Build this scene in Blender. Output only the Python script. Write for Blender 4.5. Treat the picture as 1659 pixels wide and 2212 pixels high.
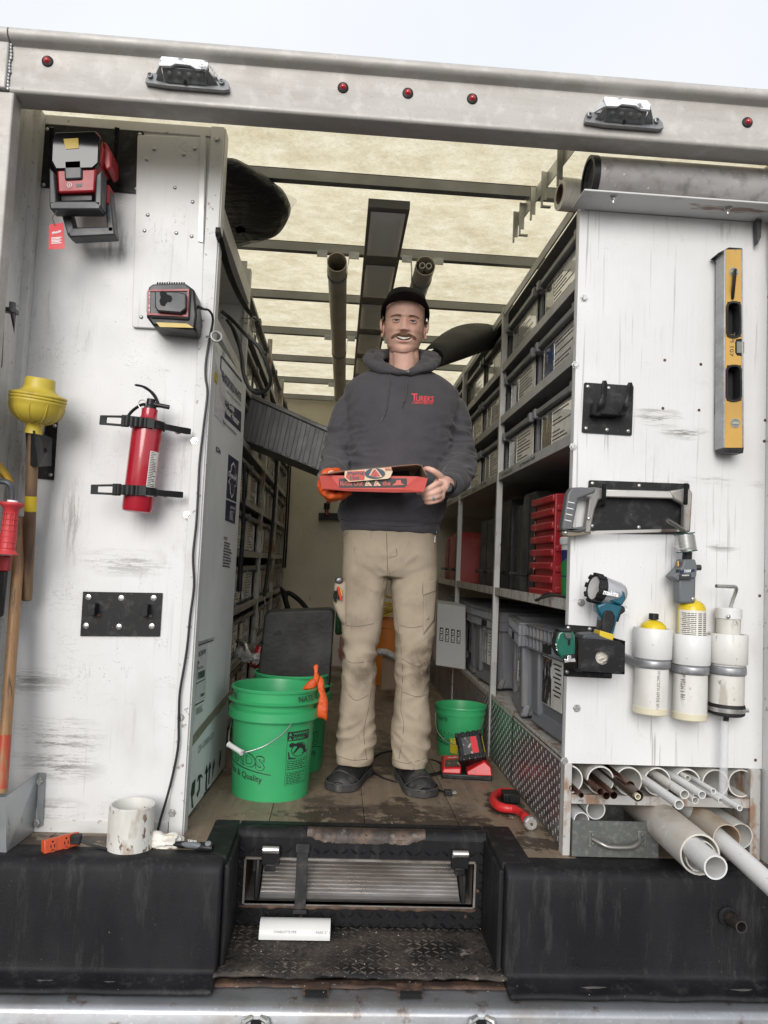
import bpy, bmesh, math, random
from mathutils import Vector, Matrix, noise as mn
V = Vector; sin = math.sin; cos = math.cos; pi = math.pi; R = math.radians
random.seed(7)
for o in list(bpy.data.objects): bpy.data.objects.remove(o)
SC = bpy.context.scene; COL = SC.collection
# ---------------------------------------------------------------- camera
FF, CX, CY, CH = 1662.0, 829.5, 1106.0, 0.82           # focal length and centre in pixels of a 1659 x 2212 survey sheet
cd = V((728-CX, 1212-CY, FF)).normalized()
_t = R(2.75); cu = V((sin(_t), -cos(_t), 0)); cu = (cu - cd*cu.dot(cd)).normalized()
cr = cd.cross(cu)
if cr[0] < 0: cr = -cr
def W(x, y, X=None, Y=None, Z=None):
    """survey: the point where the sight line (x, y) meets the plane X=, Y= or Z="""
    v = V((x-CX, y-CY, FF)); w = V((v.dot(cr), v.dot(cd), v.dot(cu)))
    t = X/w[0] if X is not None else Y/w[1] if Y is not None else (Z-CH)/w[2]
    return V((0, 0, CH)) + w*t
cam = bpy.data.cameras.new("camera"); co = bpy.data.objects.new("camera", cam); COL.objects.link(co)
mx = Matrix.Identity(4)
for i, ax in enumerate((V((cr[0], cd[0], cu[0])), -V((cr[1], cd[1], cu[1])), -V((cr[2], cd[2], cu[2])))):
    for j in range(3): mx[j][i] = ax[j]
mx[2][3] = CH; co.matrix_world = mx
cam.sensor_fit = 'VERTICAL'; cam.sensor_height = 24; cam.lens = 24*FF/2212; cam.clip_start = .02; cam.clip_end = 500
SC.camera = co
# ---------------------------------------------------------------- world, sun, exposure
SC.view_settings.view_transform = 'Standard'; SC.view_settings.look = 'None'; SC.view_settings.gamma = 1
SC.view_settings.exposure = 0.78; SC.render.resolution_x = 768; SC.render.resolution_y = 1024
SUN_EL, SUN_AZ = 21, 192
world = bpy.data.worlds.new("World"); SC.world = world; world.use_nodes = True
nt = world.node_tree; bgn = nt.nodes['Background']
sky = nt.nodes.new('ShaderNodeTexSky'); sky.sky_type = 'NISHITA'; sky.sun_disc = False
sky.sun_elevation = R(SUN_EL); sky.sun_rotation = R(SUN_AZ)
bg2 = nt.nodes.new('ShaderNodeBackground'); add = nt.nodes.new('ShaderNodeAddShader')
tc = nt.nodes.new('ShaderNodeTexCoord'); nz = nt.nodes.new('ShaderNodeTexNoise'); nz.inputs['Scale'].default_value = 2.2; nz.inputs['Detail'].default_value = 5
rp = nt.nodes.new('ShaderNodeValToRGB'); rp.color_ramp.elements[0].position = .36; rp.color_ramp.elements[1].position = .7
rp.color_ramp.elements[0].color = (.61, .63, .675, 1); rp.color_ramp.elements[1].color = (.68, .69, .715, 1)
nt.links.new(tc.outputs['Generated'], nz.inputs['Vector']); nt.links.new(nz.outputs['Fac'], rp.inputs['Fac'])
nt.links.new(rp.outputs['Color'], bg2.inputs['Color']); bg2.inputs['Strength'].default_value = 0.80
nt.links.new(sky.outputs['Color'], bgn.inputs['Color']); bgn.inputs['Strength'].default_value = 0.012   # thick overcast: the blue sky barely shows through the cloud sheet
nt.links.new(bgn.outputs[0], add.inputs[0]); nt.links.new(bg2.outputs[0], add.inputs[1])
nt.links.new(add.outputs[0], nt.nodes['World Output'].inputs['Surface'])
sl = bpy.data.lights.new("sun", 'SUN'); sl.energy = 1.5; sl.angle = R(34); sl.color = (1, .97, .93)
so = bpy.data.objects.new("sun", sl); COL.objects.link(so)
so.rotation_euler = (R(90-SUN_EL), 0, R(-12)); so.location = (0, -4, 6)
# ---------------------------------------------------------------- materials
class NB:
    def __init__(s, name):
        s.m = bpy.data.materials.new(name); s.m.use_nodes = True; s.t = s.m.node_tree
        s.b = s.t.nodes['Principled BSDF']; s.out = s.t.nodes['Material Output']
        tc = s.n('ShaderNodeTexCoord'); oi = s.n('ShaderNodeObjectInfo')
        k = s.n('ShaderNodeVectorMath'); k.operation = 'MULTIPLY_ADD'
        s.l(oi.outputs['Random'], k.inputs[0]); k.inputs[1].default_value = (7, 13, 5); s.l(tc.outputs['Object'], k.inputs[2])
        s.co = k.outputs[0]; s.raw = tc.outputs['Object']; s.tc = tc; s.rnd = oi.outputs['Random']
    def n(s, t): return s.t.nodes.new(t)
    def l(s, a, b): s.t.links.new(a, b)
    def noise(s, scale, st=(1, 1, 1), detail=4, rough=.6, co=None):
        mp = s.n('ShaderNodeMapping'); mp.inputs['Scale'].default_value = st; s.l(co or s.co, mp.inputs['Vector'])
        z = s.n('ShaderNodeTexNoise'); z.inputs['Scale'].default_value = scale; z.inputs['Detail'].default_value = detail; z.inputs['Roughness'].default_value = rough
        s.l(mp.outputs[0], z.inputs['Vector']); return z.outputs['Fac']
    def vor(s, scale, st=(1, 1, 1), feat='F1'):
        mp = s.n('ShaderNodeMapping'); mp.inputs['Scale'].default_value = st; s.l(s.co, mp.inputs['Vector'])
        z = s.n('ShaderNodeTexVoronoi'); z.inputs['Scale'].default_value = scale; z.feature = feat
        s.l(mp.outputs[0], z.inputs['Vector']); return z.outputs['Distance']
    def rng(s, x, lo, hi, a=0., b=1.):
        r = s.n('ShaderNodeMapRange'); s.l(x, r.inputs['Value'])
        for k, v in zip(('From Min', 'From Max', 'To Min', 'To Max'), (lo, hi, a, b)): r.inputs[k].default_value = v
        return r.outputs[0]
    def mul(s, a, b):
        r = s.n('ShaderNodeMath'); r.operation = 'MULTIPLY'
        for i, q in enumerate((a, b)):
            if isinstance(q, (int, float)): r.inputs[i].default_value = q
            else: s.l(q, r.inputs[i])
        return r.outputs[0]
    def mix(s, f, a, b):
        r = s.n('ShaderNodeMix'); r.data_type = 'RGBA'
        for k, q in ((0, f), (6, a), (7, b)):
            if isinstance(q, (int, float)): r.inputs[k].default_value = q
            elif isinstance(q, tuple): r.inputs[k].default_value = (*q, 1)
            else: s.l(q, r.inputs[k])
        return r.outputs[2]
    def bump(s, h, st, dist=.002):
        b = s.n('ShaderNodeBump'); b.inputs['Strength'].default_value = st; b.inputs['Distance'].default_value = dist
        s.l(h, b.inputs['Height']); l = s.b.inputs['Normal'].links
        if l: s.l(l[0].from_socket, b.inputs['Normal'])
        s.l(b.outputs[0], s.b.inputs['Normal'])
MC = {}
def mat(name, c=(.5, .5, .5), r=.5, m=0., L=(), B=(), rv=.12, spec=None, tr=0, alpha=1, sss=0, coat=0, emit=None, es=1):
    """L: layers (colour, scale, stretch, lo, hi, amount[, mask scale, mask lo, mask hi]); B: bumps (scale, stretch, strength, distance)"""
    if name in MC: return MC[name]
    n = NB(name); col = n.mix(0, c, c)
    for q in L:
        f = n.rng(n.noise(q[1], q[2]), q[3], q[4], 0, q[5])
        if len(q) > 6: f = n.mul(f, n.rng(n.noise(q[6]), q[7], q[8]))
        col = n.mix(f, col, q[0])
    n.l(col, n.b.inputs['Base Color'])
    if rv: n.l(n.rng(n.noise(9), .25, .75, max(r-rv, .03), min(r+rv, 1)), n.b.inputs['Roughness'])
    else: n.b.inputs['Roughness'].default_value = r
    n.b.inputs['Metallic'].default_value = m
    if spec is not None: n.b.inputs['Specular IOR Level'].default_value = spec
    if tr: n.b.inputs['Transmission Weight'].default_value = tr
    if alpha < 1: n.b.inputs['Alpha'].default_value = alpha
    if coat: n.b.inputs['Coat Weight'].default_value = coat
    if sss:
        n.b.inputs['Subsurface Weight'].default_value = sss; n.b.inputs['Subsurface Radius'].default_value = (.012, .004, .002)
    for q in B: n.bump(n.noise(q[0], q[1]), q[2], q[3] if len(q) > 3 else .002)
    MC[name] = n.m; return n.m
# ---------------------------------------------------------------- geometry
ORG = {}
class M:
    def __init__(s): s.v = []; s.f = []; s.mi = []; s.k = 0
    def add(s, vs, fs):
        b = len(s.v); s.v += [tuple(v) for v in vs]
        for f in fs: s.f.append(tuple(b+i for i in f)); s.mi.append(s.k)
        return s
    def box(s, a, b, T=None):
        x0, y0, z0 = [min(a[i], b[i]) for i in range(3)]; x1, y1, z1 = [max(a[i], b[i]) for i in range(3)]
        vs = [V(p) for p in ((x0,y0,z0),(x1,y0,z0),(x1,y1,z0),(x0,y1,z0),(x0,y0,z1),(x1,y0,z1),(x1,y1,z1),(x0,y1,z1))]
        if T: vs = [T @ v for v in vs]
        return s.add(vs, ((3,2,1,0),(4,5,6,7),(0,1,5,4),(1,2,6,5),(2,3,7,6),(3,0,4,7)))
    def prism(s, pts, d):
        """polygon pts pushed along vector d (pts counter-clockwise seen from the side d points away from)"""
        n = len(pts); d = V(d); q = [V(p) for p in pts]
        nrm = V((0, 0, 0))
        for i in range(n): nrm += q[i].cross(q[(i+1) % n])
        if nrm.dot(d) > 0: q.reverse()
        return s.add(q + [p+d for p in q], [tuple(range(n)), tuple(range(2*n-1, n-1, -1))] + [(i, i+n, (i+1) % n+n, (i+1) % n) for i in range(n)])
    def frame(s, outer, inner, d):
        n = len(outer); d = V(d); o = [V(p) for p in outer]; i_ = [V(p) for p in inner]
        nrm = V((0, 0, 0))
        for i in range(n): nrm += o[i].cross(o[(i+1) % n])
        if nrm.dot(d) > 0: o.reverse(); i_.reverse()
        vs = o + i_ + [p+d for p in o] + [p+d for p in i_]; fs = []
        for i in range(n):
            j = (i+1) % n
            fs += [(i, j, n+j, n+i), (2*n+i, 3*n+i, 3*n+j, 2*n+j), (i, 2*n+i, 2*n+j, j), (n+i, n+j, 3*n+j, 3*n+i)]
        return s.add(vs, fs)
    def tube(s, pts, r, n=12, cap=True, closed=False, flat=1., up=None):
        P_ = [V(p) for p in pts]; m = len(P_); rr = r if hasattr(r, '__len__') else [r]*m
        vs = []; fs = []; pn = None
        for i in range(m):
            a = P_[(i-1) % m] if (i or closed) else P_[0]; b = P_[(i+1) % m] if (i < m-1 or closed) else P_[-1]
            t = (b-a).normalized()
            if pn is None:
                q = V(up) if up else (V((0, 0, 1)) if abs(t.z) < .9 else V((1, 0, 0))); pn = (q - t*q.dot(t)).normalized()
            else: pn = (pn - t*pn.dot(t)).normalized()
            bn = t.cross(pn)
            for k in range(n):
                g = 2*pi*k/n; vs.append(P_[i] + pn*cos(g)*rr[i]*flat + bn*sin(g)*rr[i])
        for i in range(m if closed else m-1):
            j = (i+1) % m
            for k in range(n): fs.append((i*n+k, i*n+(k+1) % n, j*n+(k+1) % n, j*n+k))
        if cap and not closed: fs += [tuple(range(n-1, -1, -1)), tuple((m-1)*n+k for k in range(n))]
        return s.add(vs, fs)
    def cyl(s, a, b, r, n=20, r2=None): return s.tube([a, b], [r, r if r2 is None else r2], n)
    def pipe(s, a, b, ro, ri, n=28):
        a = V(a); b = V(b); t = (b-a).normalized(); q = V((0, 0, 1)) if abs(t.z) < .9 else V((1, 0, 0)); u = (q-t*q.dot(t)).normalized(); w = t.cross(u)
        vs = [c + (u*cos(2*pi*k/n) + w*sin(2*pi*k/n))*rr for c, rr in ((a, ro), (b, ro), (b, ri), (a, ri)) for k in range(n)]
        fs = [(L_*n+k, L_*n+(k+1) % n, ((L_+1) % 4)*n+(k+1) % n, ((L_+1) % 4)*n+k) for L_ in range(4) for k in range(n)]
        return s.add(vs, fs)
    def lathe(s, prof, c, ax=(0, 0, 1), n=32, u=None, closed=False):
        c = V(c); t = V(ax).normalized(); q = V(u) if u else (V((1, 0, 0)) if abs(t.x) < .9 else V((0, 1, 0))); u = (q-t*q.dot(t)).normalized(); w = t.cross(u)
        m = len(prof); vs = [c + t*z + (u*cos(2*pi*k/n) + w*sin(2*pi*k/n))*max(r, 1e-5) for r, z in prof for k in range(n)]
        fs = [(i*n+k, i*n+(k+1) % n, ((i+1) % m)*n+(k+1) % n, ((i+1) % m)*n+k) for i in range(m if closed else m-1) for k in range(n)]
        return s.add(vs, fs)
    def ell(s, c, r, n=16, m=10, T=None):
        vs = []; fs = []
        for i in range(m+1):
            a = pi*i/m
            for k in range(n):
                p = V((r[0]*sin(a)*cos(2*pi*k/n), r[1]*sin(a)*sin(2*pi*k/n), -r[2]*cos(a))) if hasattr(r, '__len__') else V((r*sin(a)*cos(2*pi*k/n), r*sin(a)*sin(2*pi*k/n), -r*cos(a)))
                vs.append(V(c) + (T @ p if T else p))
        for i in range(m):
            for k in range(n): fs.append((i*n+k, i*n+(k+1) % n, (i+1)*n+(k+1) % n, (i+1)*n+k))
        return s.add(vs, fs)
    def grid(s, nx, ny, fn):
        vs = [fn(i/nx, j/ny) for j in range(ny+1) for i in range(nx+1)]
        return s.add(vs, [(j*(nx+1)+i, j*(nx+1)+i+1, (j+1)*(nx+1)+i+1, (j+1)*(nx+1)+i) for j in range(ny) for i in range(nx)])
    def xf(s, T):
        s.v = [tuple(T @ V(v)) for v in s.v]; return s
    def build(s, name, mats, parent=None, bevel=0, smooth=35, seg=2, solid=0, kind=None, label=None, sub=0, top=None, org=None):
        if parent is not None: g = ORG[parent.name]
        else:
            g = V(org) if org is not None else sum((V(v) for v in s.v), V((0, 0, 0)))/max(len(s.v), 1)
        me = bpy.data.meshes.new(name); me.from_pydata([tuple(V(v)-g) for v in s.v], [], s.f)
        mats = mats if isinstance(mats, (list, tuple)) else [mats]
        for m_ in mats: me.materials.append(m_)
        if len(mats) > 1: me.polygons.foreach_set('material_index', s.mi)
        bm = bmesh.new(); bm.from_mesh(me); bmesh.ops.remove_doubles(bm, verts=bm.verts, dist=1e-6); bm.to_mesh(me); bm.free()
        if smooth:
            me.shade_smooth() if hasattr(me, 'shade_smooth') else None
            if smooth < 180: me.set_sharp_from_angle(angle=R(smooth))
        o = bpy.data.objects.new(name, me); COL.objects.link(o)
        if parent is not None: o.parent = parent; ORG[o.name] = g
        else: o.location = g; ORG[o.name] = g
        if solid:
            k = o.modifiers.new('solid', 'SOLIDIFY'); k.thickness = solid; k.offset = 0
        if sub:
            k = o.modifiers.new('sub', 'SUBSURF'); k.levels = sub; k.render_levels = sub
        if bevel:
            k = o.modifiers.new('bevel', 'BEVEL'); k.width = bevel; k.segments = seg; k.limit_method = 'ANGLE'; k.angle_limit = R(40)
        if kind: o['kind'] = kind
        if label and not top: o['label'] = label
        if top:
            o['label'] = top[0]; o['category'] = top[1]
            if len(top) > 2: o['group'] = top[2]
        return o
def T3(name, label, cat, loc, group=None):
    o = bpy.data.objects.new(name, None); COL.objects.link(o); o.location = V(loc); o.empty_display_size = .05
    o['label'] = label; o['category'] = cat
    if group: o['group'] = group
    ORG[o.name] = V(loc); return o
def inst(name, me, parent, loc, rot=None, scale=None):
    o = bpy.data.objects.new(name, me); COL.objects.link(o)
    o.parent = parent; o.location = V(loc) - ORG[parent.name]; ORG[o.name] = ORG[parent.name]
    if rot: o.rotation_euler = rot
    if scale: o.scale = scale
    return o
def copy_tree(o, loc=None, rz=None, label=None, parent=None, group=None):
    c = o.copy(); COL.objects.link(c); ORG[c.name] = V(loc) if loc is not None else ORG[o.name]
    if parent is not None: c.parent = parent; ORG[c.name] = ORG[parent.name]
    if loc is not None: c.location = V(loc)
    if rz is not None: c.rotation_euler = (0, 0, rz)
    if label: c['label'] = label
    if group: c['group'] = group
    for ch in list(o.children): copy_tree(ch, parent=c)
    return c
def text(txt, f, w=None, h=None, bold=0., shear=0., m=None, spacing=1.):
    """letter outlines as flat mesh, mapped by f(u, v) with u 0..w and v 0..h"""
    cu_ = bpy.data.curves.new('t', 'FONT'); cu_.body = txt; cu_.size = 1; cu_.offset = bold; cu_.shear = shear; cu_.space_character = spacing; cu_.resolution_u = 3
    ob = bpy.data.objects.new('t', cu_); COL.objects.link(ob)
    me = ob.to_mesh(); vs = [v.co.copy() for v in me.vertices]; fs = [tuple(p.vertices) for p in me.polygons]; ob.to_mesh_clear()
    bpy.data.objects.remove(ob); bpy.data.curves.remove(cu_)
    x0 = min(v.x for v in vs); x1 = max(v.x for v in vs); y0 = min(v.y for v in vs); y1 = max(v.y for v in vs)
    if w is None: w = h*(x1-x0)/(y1-y0)
    if h is None: h = w*(y1-y0)/(x1-x0)
    m = m or M(); m.add([f((v.x-x0)/(x1-x0)*w, (v.y-y0)/(y1-y0)*h) for v in vs], fs); return m
def flat(o, u, v): 
    o = V(o); u = V(u); v = V(v)
    return lambda a, b: o + u*a + v*b
def arc(c, r, a0, a1, n, ax='xz'):
    out = []
    for i in range(n+1):
        a = R(a0 + (a1-a0)*i/n); p = r*cos(a), r*sin(a)
        out.append(V(c) + (V((p[0], 0, p[1])) if ax == 'xz' else V((0, p[0], p[1])) if ax == 'yz' else V((p[0], p[1], 0))))
    return out
def spline(pts, k=6):
    P_ = [V(p) for p in pts]; o = []
    for i in range(len(P_)-1):
        a = P_[max(i-1, 0)]; b = P_[i]; c = P_[i+1]; d = P_[min(i+2, len(P_)-1)]
        for j in range(k):
            t = j/k; o.append(.5*((2*b) + (c-a)*t + (2*a-5*b+4*c-d)*t*t + (3*b-a-3*c+d)*t**3))
    return o + [P_[-1]]
def PX(lst, Y, z=0): return [W(x, y, Y=Y) for x, y in lst]
def rectY(x0, x1, z0, z1, Y, r=0., n=3):
    if not r: return [V((x0, Y, z0)), V((x1, Y, z0)), V((x1, Y, z1)), V((x0, Y, z1))]
    o = []
    for cx, cz, a in ((x0+r, z0+r, 180), (x1-r, z0+r, 270), (x1-r, z1-r, 0), (x0+r, z1-r, 90)): o += arc((cx, Y, cz), r, a, a+90, n)
    return o
def Wn(x, y, p, nr):
    v = V((x-CX, y-CY, FF)); w = V((v.dot(cr), v.dot(cd), v.dot(cu))); o = V((0, 0, CH)); nr = V(nr)
    return o + w*((V(p)-o).dot(nr)/w.dot(nr))
def quad(bl, br, tr, tl):
    return lambda u, v: (bl*(1-u)+br*u)*(1-v) + (tl*(1-u)+tr*u)*v
# ================================================================ materials of the truck
alu = mat('raw_aluminium', (.46, .44, .41), .58, .2, L=[((.30, .27, .24), 3, (1, 1, 6), .45, .75, .5), ((.68, .66, .64), 22, (1, 1, 1), .5, .8, .5), ((.16, .13, .11), 160, (1, 1, 1), .62, .72, .55)], B=[(60, (1, 1, 1), .15), (7, (1, 1, 2), .25, .004)])
galv = mat('galvanised_steel', (.36, .37, .38), .42, .6, L=[((.20, .20, .21), 6, (1, 1, 3), .42, .7, .7), ((.55, .56, .57), 90, (1, 1, 1), .5, .7, .4)], B=[(90, (1, 1, 1), .1)])
steel = mat('bright_steel', (.6, .6, .58), .28, .9, L=[((.3, .27, .24), 30, (1, 1, 1), .5, .75, .6)])
darksteel = mat('dark_steel', (.07, .07, .075), .5, .5, L=[((.16, .15, .14), 40, (1, 1, 1), .5, .75, .5)])
rust = mat('rusted_steel', (.06, .036, .026), .75, .1, L=[((.16, .09, .055), 25, (1, 1, 1), .45, .65, .8), ((.04, .03, .028), 12, (1, 1, 1), .5, .7, .8), ((.4, .36, .32), 60, (1, 1, 1), .62, .72, .6)], B=[(60, (1, 1, 1), .5)])
screwm = mat('zinc_screw', (.55, .55, .54), .35, .8, L=[((.2, .18, .16), 200, (1, 1, 1), .45, .6, .6)])
blackmetal = mat('black_painted_steel', (.012, .012, .013), .42, .0, spec=.25, L=[((.09, .09, .09), 28, (1, 1, 1), .52, .8, .6), ((.22, .21, .2), 150, (1, 1, 1), .66, .74, .5)], B=[(260, (1, 1, 1), .2, .001)])
blackrub = mat('black_rubber', (.011, .011, .012), .55, 0, spec=.3, L=[((.05, .05, .052), 30, (1, 1, 1), .5, .8, .7)], B=[(200, (1, 1, 1), .2, .001)])
blackplas = mat('black_plastic', (.012, .012, .013), .4, 0, spec=.3, L=[((.05, .05, .05), 20, (1, 1, 1), .5, .8, .7)])
cable_m = mat('cable_black', (.015, .015, .016), .45)
redplas = mat('red_plastic', (.30, .012, .018), .38, 0, L=[((.22, .012, .014), 18, (1, 1, 1), .5, .75, .6)], B=[(150, (1, 1, 1), .12, .001)])
whitepaint = mat('white_paint', (.62, .62, .61), .5, 0, L=[((.45, .42, .38), 6, (1, 1, 1), .5, .8, .45), ((.2, .14, .1), 45, (1, 1, 1), .64, .7, .8)], B=[(40, (1, 1, 3), .2)])
def white_wall(name, grain, dirt, spots=()):
    n = NB(name); c = n.mix(n.rng(n.noise(1.6), .35, .7, 0, .7), (.70, .70, .70), (.60, .595, .585))
    c = n.mix(n.rng(n.noise(5, (1, 1, .6)), .50, .75, 0, .35*dirt), c, (.42, .40, .37))
    g = n.noise(90, (1, 1, .035), 3, .5); gr = n.mul(n.rng(g, .60, .67), n.rng(n.noise(5, (1, 1, .3)), .40, .62))
    c = n.mix(n.mul(gr, .55*grain), c, (.22, .20, .18))
    def ridge(sc, st, w_): 
        k = n.n('ShaderNodeMath'); k.operation = 'SUBTRACT'; n.l(n.noise(sc, st, 5, .6), k.inputs[0]); k.inputs[1].default_value = .5
        k2 = n.n('ShaderNodeMath'); k2.operation = 'ABSOLUTE'; n.l(k.outputs[0], k2.inputs[0]); return n.rng(k2.outputs[0], w_, 0)
    for sc, st, w_, ms, lo, hi, am in ((4, (1, 1, 2.6), .0040, 3.1, .56, .66, .5), (9, (1, 1, .4), .0050, 4.3, .58, .68, .45), (22, (1, 1, 3), .010, 5.7, .60, .70, .6)):
        c = n.mix(n.mul(n.mul(ridge(sc, st, w_), n.rng(n.noise(ms, (1, 1, 1), 3), lo, hi)), am*dirt), c, (.12, .11, .10))
    for px, py, Y_, sx, sz, am in spots:
        q_ = W(px, py, Y=Y_) - V((.15, 2.1, -.3)); k = n.n('ShaderNodeVectorMath'); k.operation = 'SUBTRACT'; n.l(n.raw, k.inputs[0]); k.inputs[1].default_value = q_
        d_ = n.n('ShaderNodeVectorMath'); d_.operation = 'DIVIDE'; n.l(k.outputs[0], d_.inputs[0]); d_.inputs[1].default_value = (sx, 9, sz); l_ = n.n('ShaderNodeVectorMath'); l_.operation = 'LENGTH'; n.l(d_.outputs[0], l_.inputs[0])
        mk = n.rng(l_.outputs['Value'], 1., .1); c = n.mix(n.mul(n.mul(n.rng(n.noise(46, (.14, 1, 1.5) if sx > sz else (1.4, 1, .14), 8, .8), .49, .56), mk), am), c, (.13, .12, .105))
        c = n.mix(n.mul(mk, .13*am), c, (.40, .37, .33))
    c = n.mix(n.mul(n.mul(n.rng(n.noise(45, (1, 1, .3), 7, .8), .46, .66), n.rng(n.noise(2.9, (1, 1, 1), 3), .54, .68)), .38*dirt), c, (.30, .28, .25))
    c = n.mix(n.mul(n.mul(n.rng(n.noise(210, (1, 1, 1), 2, .5), .68, .72), n.rng(n.noise(4), .5, .6)), .8*dirt), c, (.10, .09, .09))
    n.l(c, n.b.inputs['Base Color']); n.l(n.rng(n.noise(6), .3, .7, .42, .62), n.b.inputs['Roughness'])
    n.bump(g, .35*grain, .002); n.bump(n.noise(6, (1, 1, .5)), .12, .01); return n.m
wallL = white_wall('scuffed_white_plywood', .45, 1.0, ((120, 1600, 2.34, .16, .09, .9), (60, 1470, 2.34, .14, .05, .8), (130, 1660, 2.34, .14, .05, .8), (270, 1215, 2.34, .16, .05, .7), (60, 1010, 2.34, .05, .09, .8), (250, 530, 2.34, .06, .07, .8), (180, 700, 2.34, .05, .12, .35), (110, 1750, 2.34, .12, .05, .6), (160, 1120, 2.34, .05, .16, .6), (390, 1000, 2.34, .03, .20, .4)))
wallR = white_wall('cracked_white_plywood', 1.0, .5, ((1420, 900, 2.25, .09, .035, 1.), (1480, 935, 2.25, .09, .025, 1.), (1530, 1040, 2.25, .10, .02, .8), (1560, 1180, 2.25, .06, .02, .9), (1290, 1310, 2.25, .05, .05, .6), (1570, 500, 2.25, .04, .05, .5), (1640, 1045, 2.25, .05, .015, .8)))
# roof: thin glass-fibre sheet that lets daylight through
n = NB('fibreglass_roof')
cc = n.mix(n.rng(n.noise(5.5, (1, 1.4, 1), 9, .8), .31, .73), (.94, .87, .66), (.54, .45, .26))
cc = n.mix(n.mul(n.rng(n.noise(95, (1, 1, 1), 6, .9), .50, .66), .5), cc, (.42, .36, .22))
cc = n.mix(n.rng(n.noise(14, (1, 1, 1), 5, .7), .52, .72, 0, .55), cc, (.95, .90, .73))
tl = n.n('ShaderNodeBsdfTranslucent'); df = n.n('ShaderNodeBsdfDiffuse'); ms = n.n('ShaderNodeMixShader'); ms.inputs[0].default_value = .12
n.l(cc, tl.inputs['Color']); n.l(cc, df.inputs['Color']); n.l(tl.outputs[0], ms.inputs[1]); n.l(df.outputs[0], ms.inputs[2]); n.l(ms.outputs[0], n.out.inputs['Surface'])
roofm = n.m
# floor planks
n = NB('worn_wood_floor')
c = n.mix(n.rng(n.noise(7, (1, .12, 1), 6, .7), .3, .7), (.25, .19, .13), (.15, .115, .085))
c = n.mix(n.rng(n.noise(40, (1, .08, 1), 4), .5, .7, 0, .5), c, (.30, .24, .18))
c = n.mix(n.rng(n.noise(3, (1, 1, 1), 6, .75, n.raw), .55, .62, 0, .75), c, (.055, .036, .027))
c = n.mix(n.rng(n.noise(24, (1, .6, 1), 5, .75, n.raw), .60, .64, 0, .6), c, (.06, .042, .033))
def near(cx, cy, sx, sy):
    k = n.n('ShaderNodeVectorMath'); k.operation = 'SUBTRACT'; n.l(n.raw, k.inputs[0]); k.inputs[1].default_value = (cx-.15, cy-2.1, .3)
    d_ = n.n('ShaderNodeVectorMath'); d_.operation = 'DIVIDE'; n.l(k.outputs[0], d_.inputs[0]); d_.inputs[1].default_value = (sx, sy, 9)
    l = n.n('ShaderNodeVectorMath'); l.operation = 'LENGTH'; n.l(d_.outputs[0], l.inputs[0]); return n.rng(l.outputs['Value'], 1.0, .2)
wet = None
ns_ = n.rng(n.noise(9, (1, 1.3, 1), 7, .75, n.raw), .36, .60)
for cx, cy, sx, sy in ((.03, 2.54, .26, .16), (.38, 2.50, .26, .17), (.78, 2.35, .35, .20), (.25, 2.62, .10, .20), (-.75, 2.27, .3, .08), (.2, 3.3, .22, .5), (.62, 2.7, .1, .25)):
    f_ = n.rng(n.mul(near(cx, cy, sx, sy), ns_), .26, .34)
    c = n.mix(n.mul(f_, .85), c, (.034, .023, .018)); wet = f_ if wet is None else wet
n.l(c, n.b.inputs['Base Color']); n.l(n.rng(n.noise(5), .35, .6, .35, .7), n.b.inputs['Roughness']); n.bump(n.noise(60, (1, .1, 1)), .25)
floorm = n.m
# black sprayed-on bed liner
n = NB('black_bed_liner')
c = n.mix(n.rng(n.noise(4, (1, 1, .3), 6), .45, .75, 0, .7), (.009, .009, .0105), (.028, .028, .030))
c = n.mix(n.rng(n.noise(26, (1, 1, .12), 6, .75), .53, .74, 0, .5), c, (.085, .08, .076))
c = n.mix(n.mul(n.mul(n.rng(n.noise(170, (1, 1, 1), 3), .70, .75), .5), n.rng(n.noise(5, (1, 1, 1), 3), .45, .6)), c, (.30, .28, .25))
n.b.inputs['Specular IOR Level'].default_value = .22
n.l(c, n.b.inputs['Base Color']); n.l(n.rng(n.noise(8), .3, .7, .42, .7), n.b.inputs['Roughness'])
n.bump(n.noise(420, (1, 1, 1), 3), .55, .002); n.bump(n.noise(5), .15, .01)
liner = n.m
n = NB('dusty_bed_liner')
n.b.inputs['Specular IOR Level'].default_value = .25
c = n.mix(n.rng(n.noise(5, (1, 1, 1), 7, .7), .42, .66, 0, .9), (.014, .013, .013), (.11, .09, .072))
c = n.mix(n.rng(n.noise(13, (1, 1, 1), 7, .75), .60, .66, 0, .7), c, (.32, .28, .24))
c = n.mix(n.rng(n.noise(190, (1, 1, 1), 2), .70, .74), c, (.6, .58, .55))
n.l(c, n.b.inputs['Base Color']); n.b.inputs['Roughness'].default_value = .62; n.bump(n.noise(300, (1, 1, 1), 3), .4, .002)
liner_dusty = n.m
asph = mat('asphalt', (.055, .055, .056), .85, 0, L=[((.10, .10, .10), 60, (1, 1, 1), .5, .7, .8)], B=[(80, (1, 1, 1), .4)])
g = M(); g.box((-250, -250, -1.0), (250, 250, -.84)); gr = g.build('ground', asph); gr['kind'] = 'structure'
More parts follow.
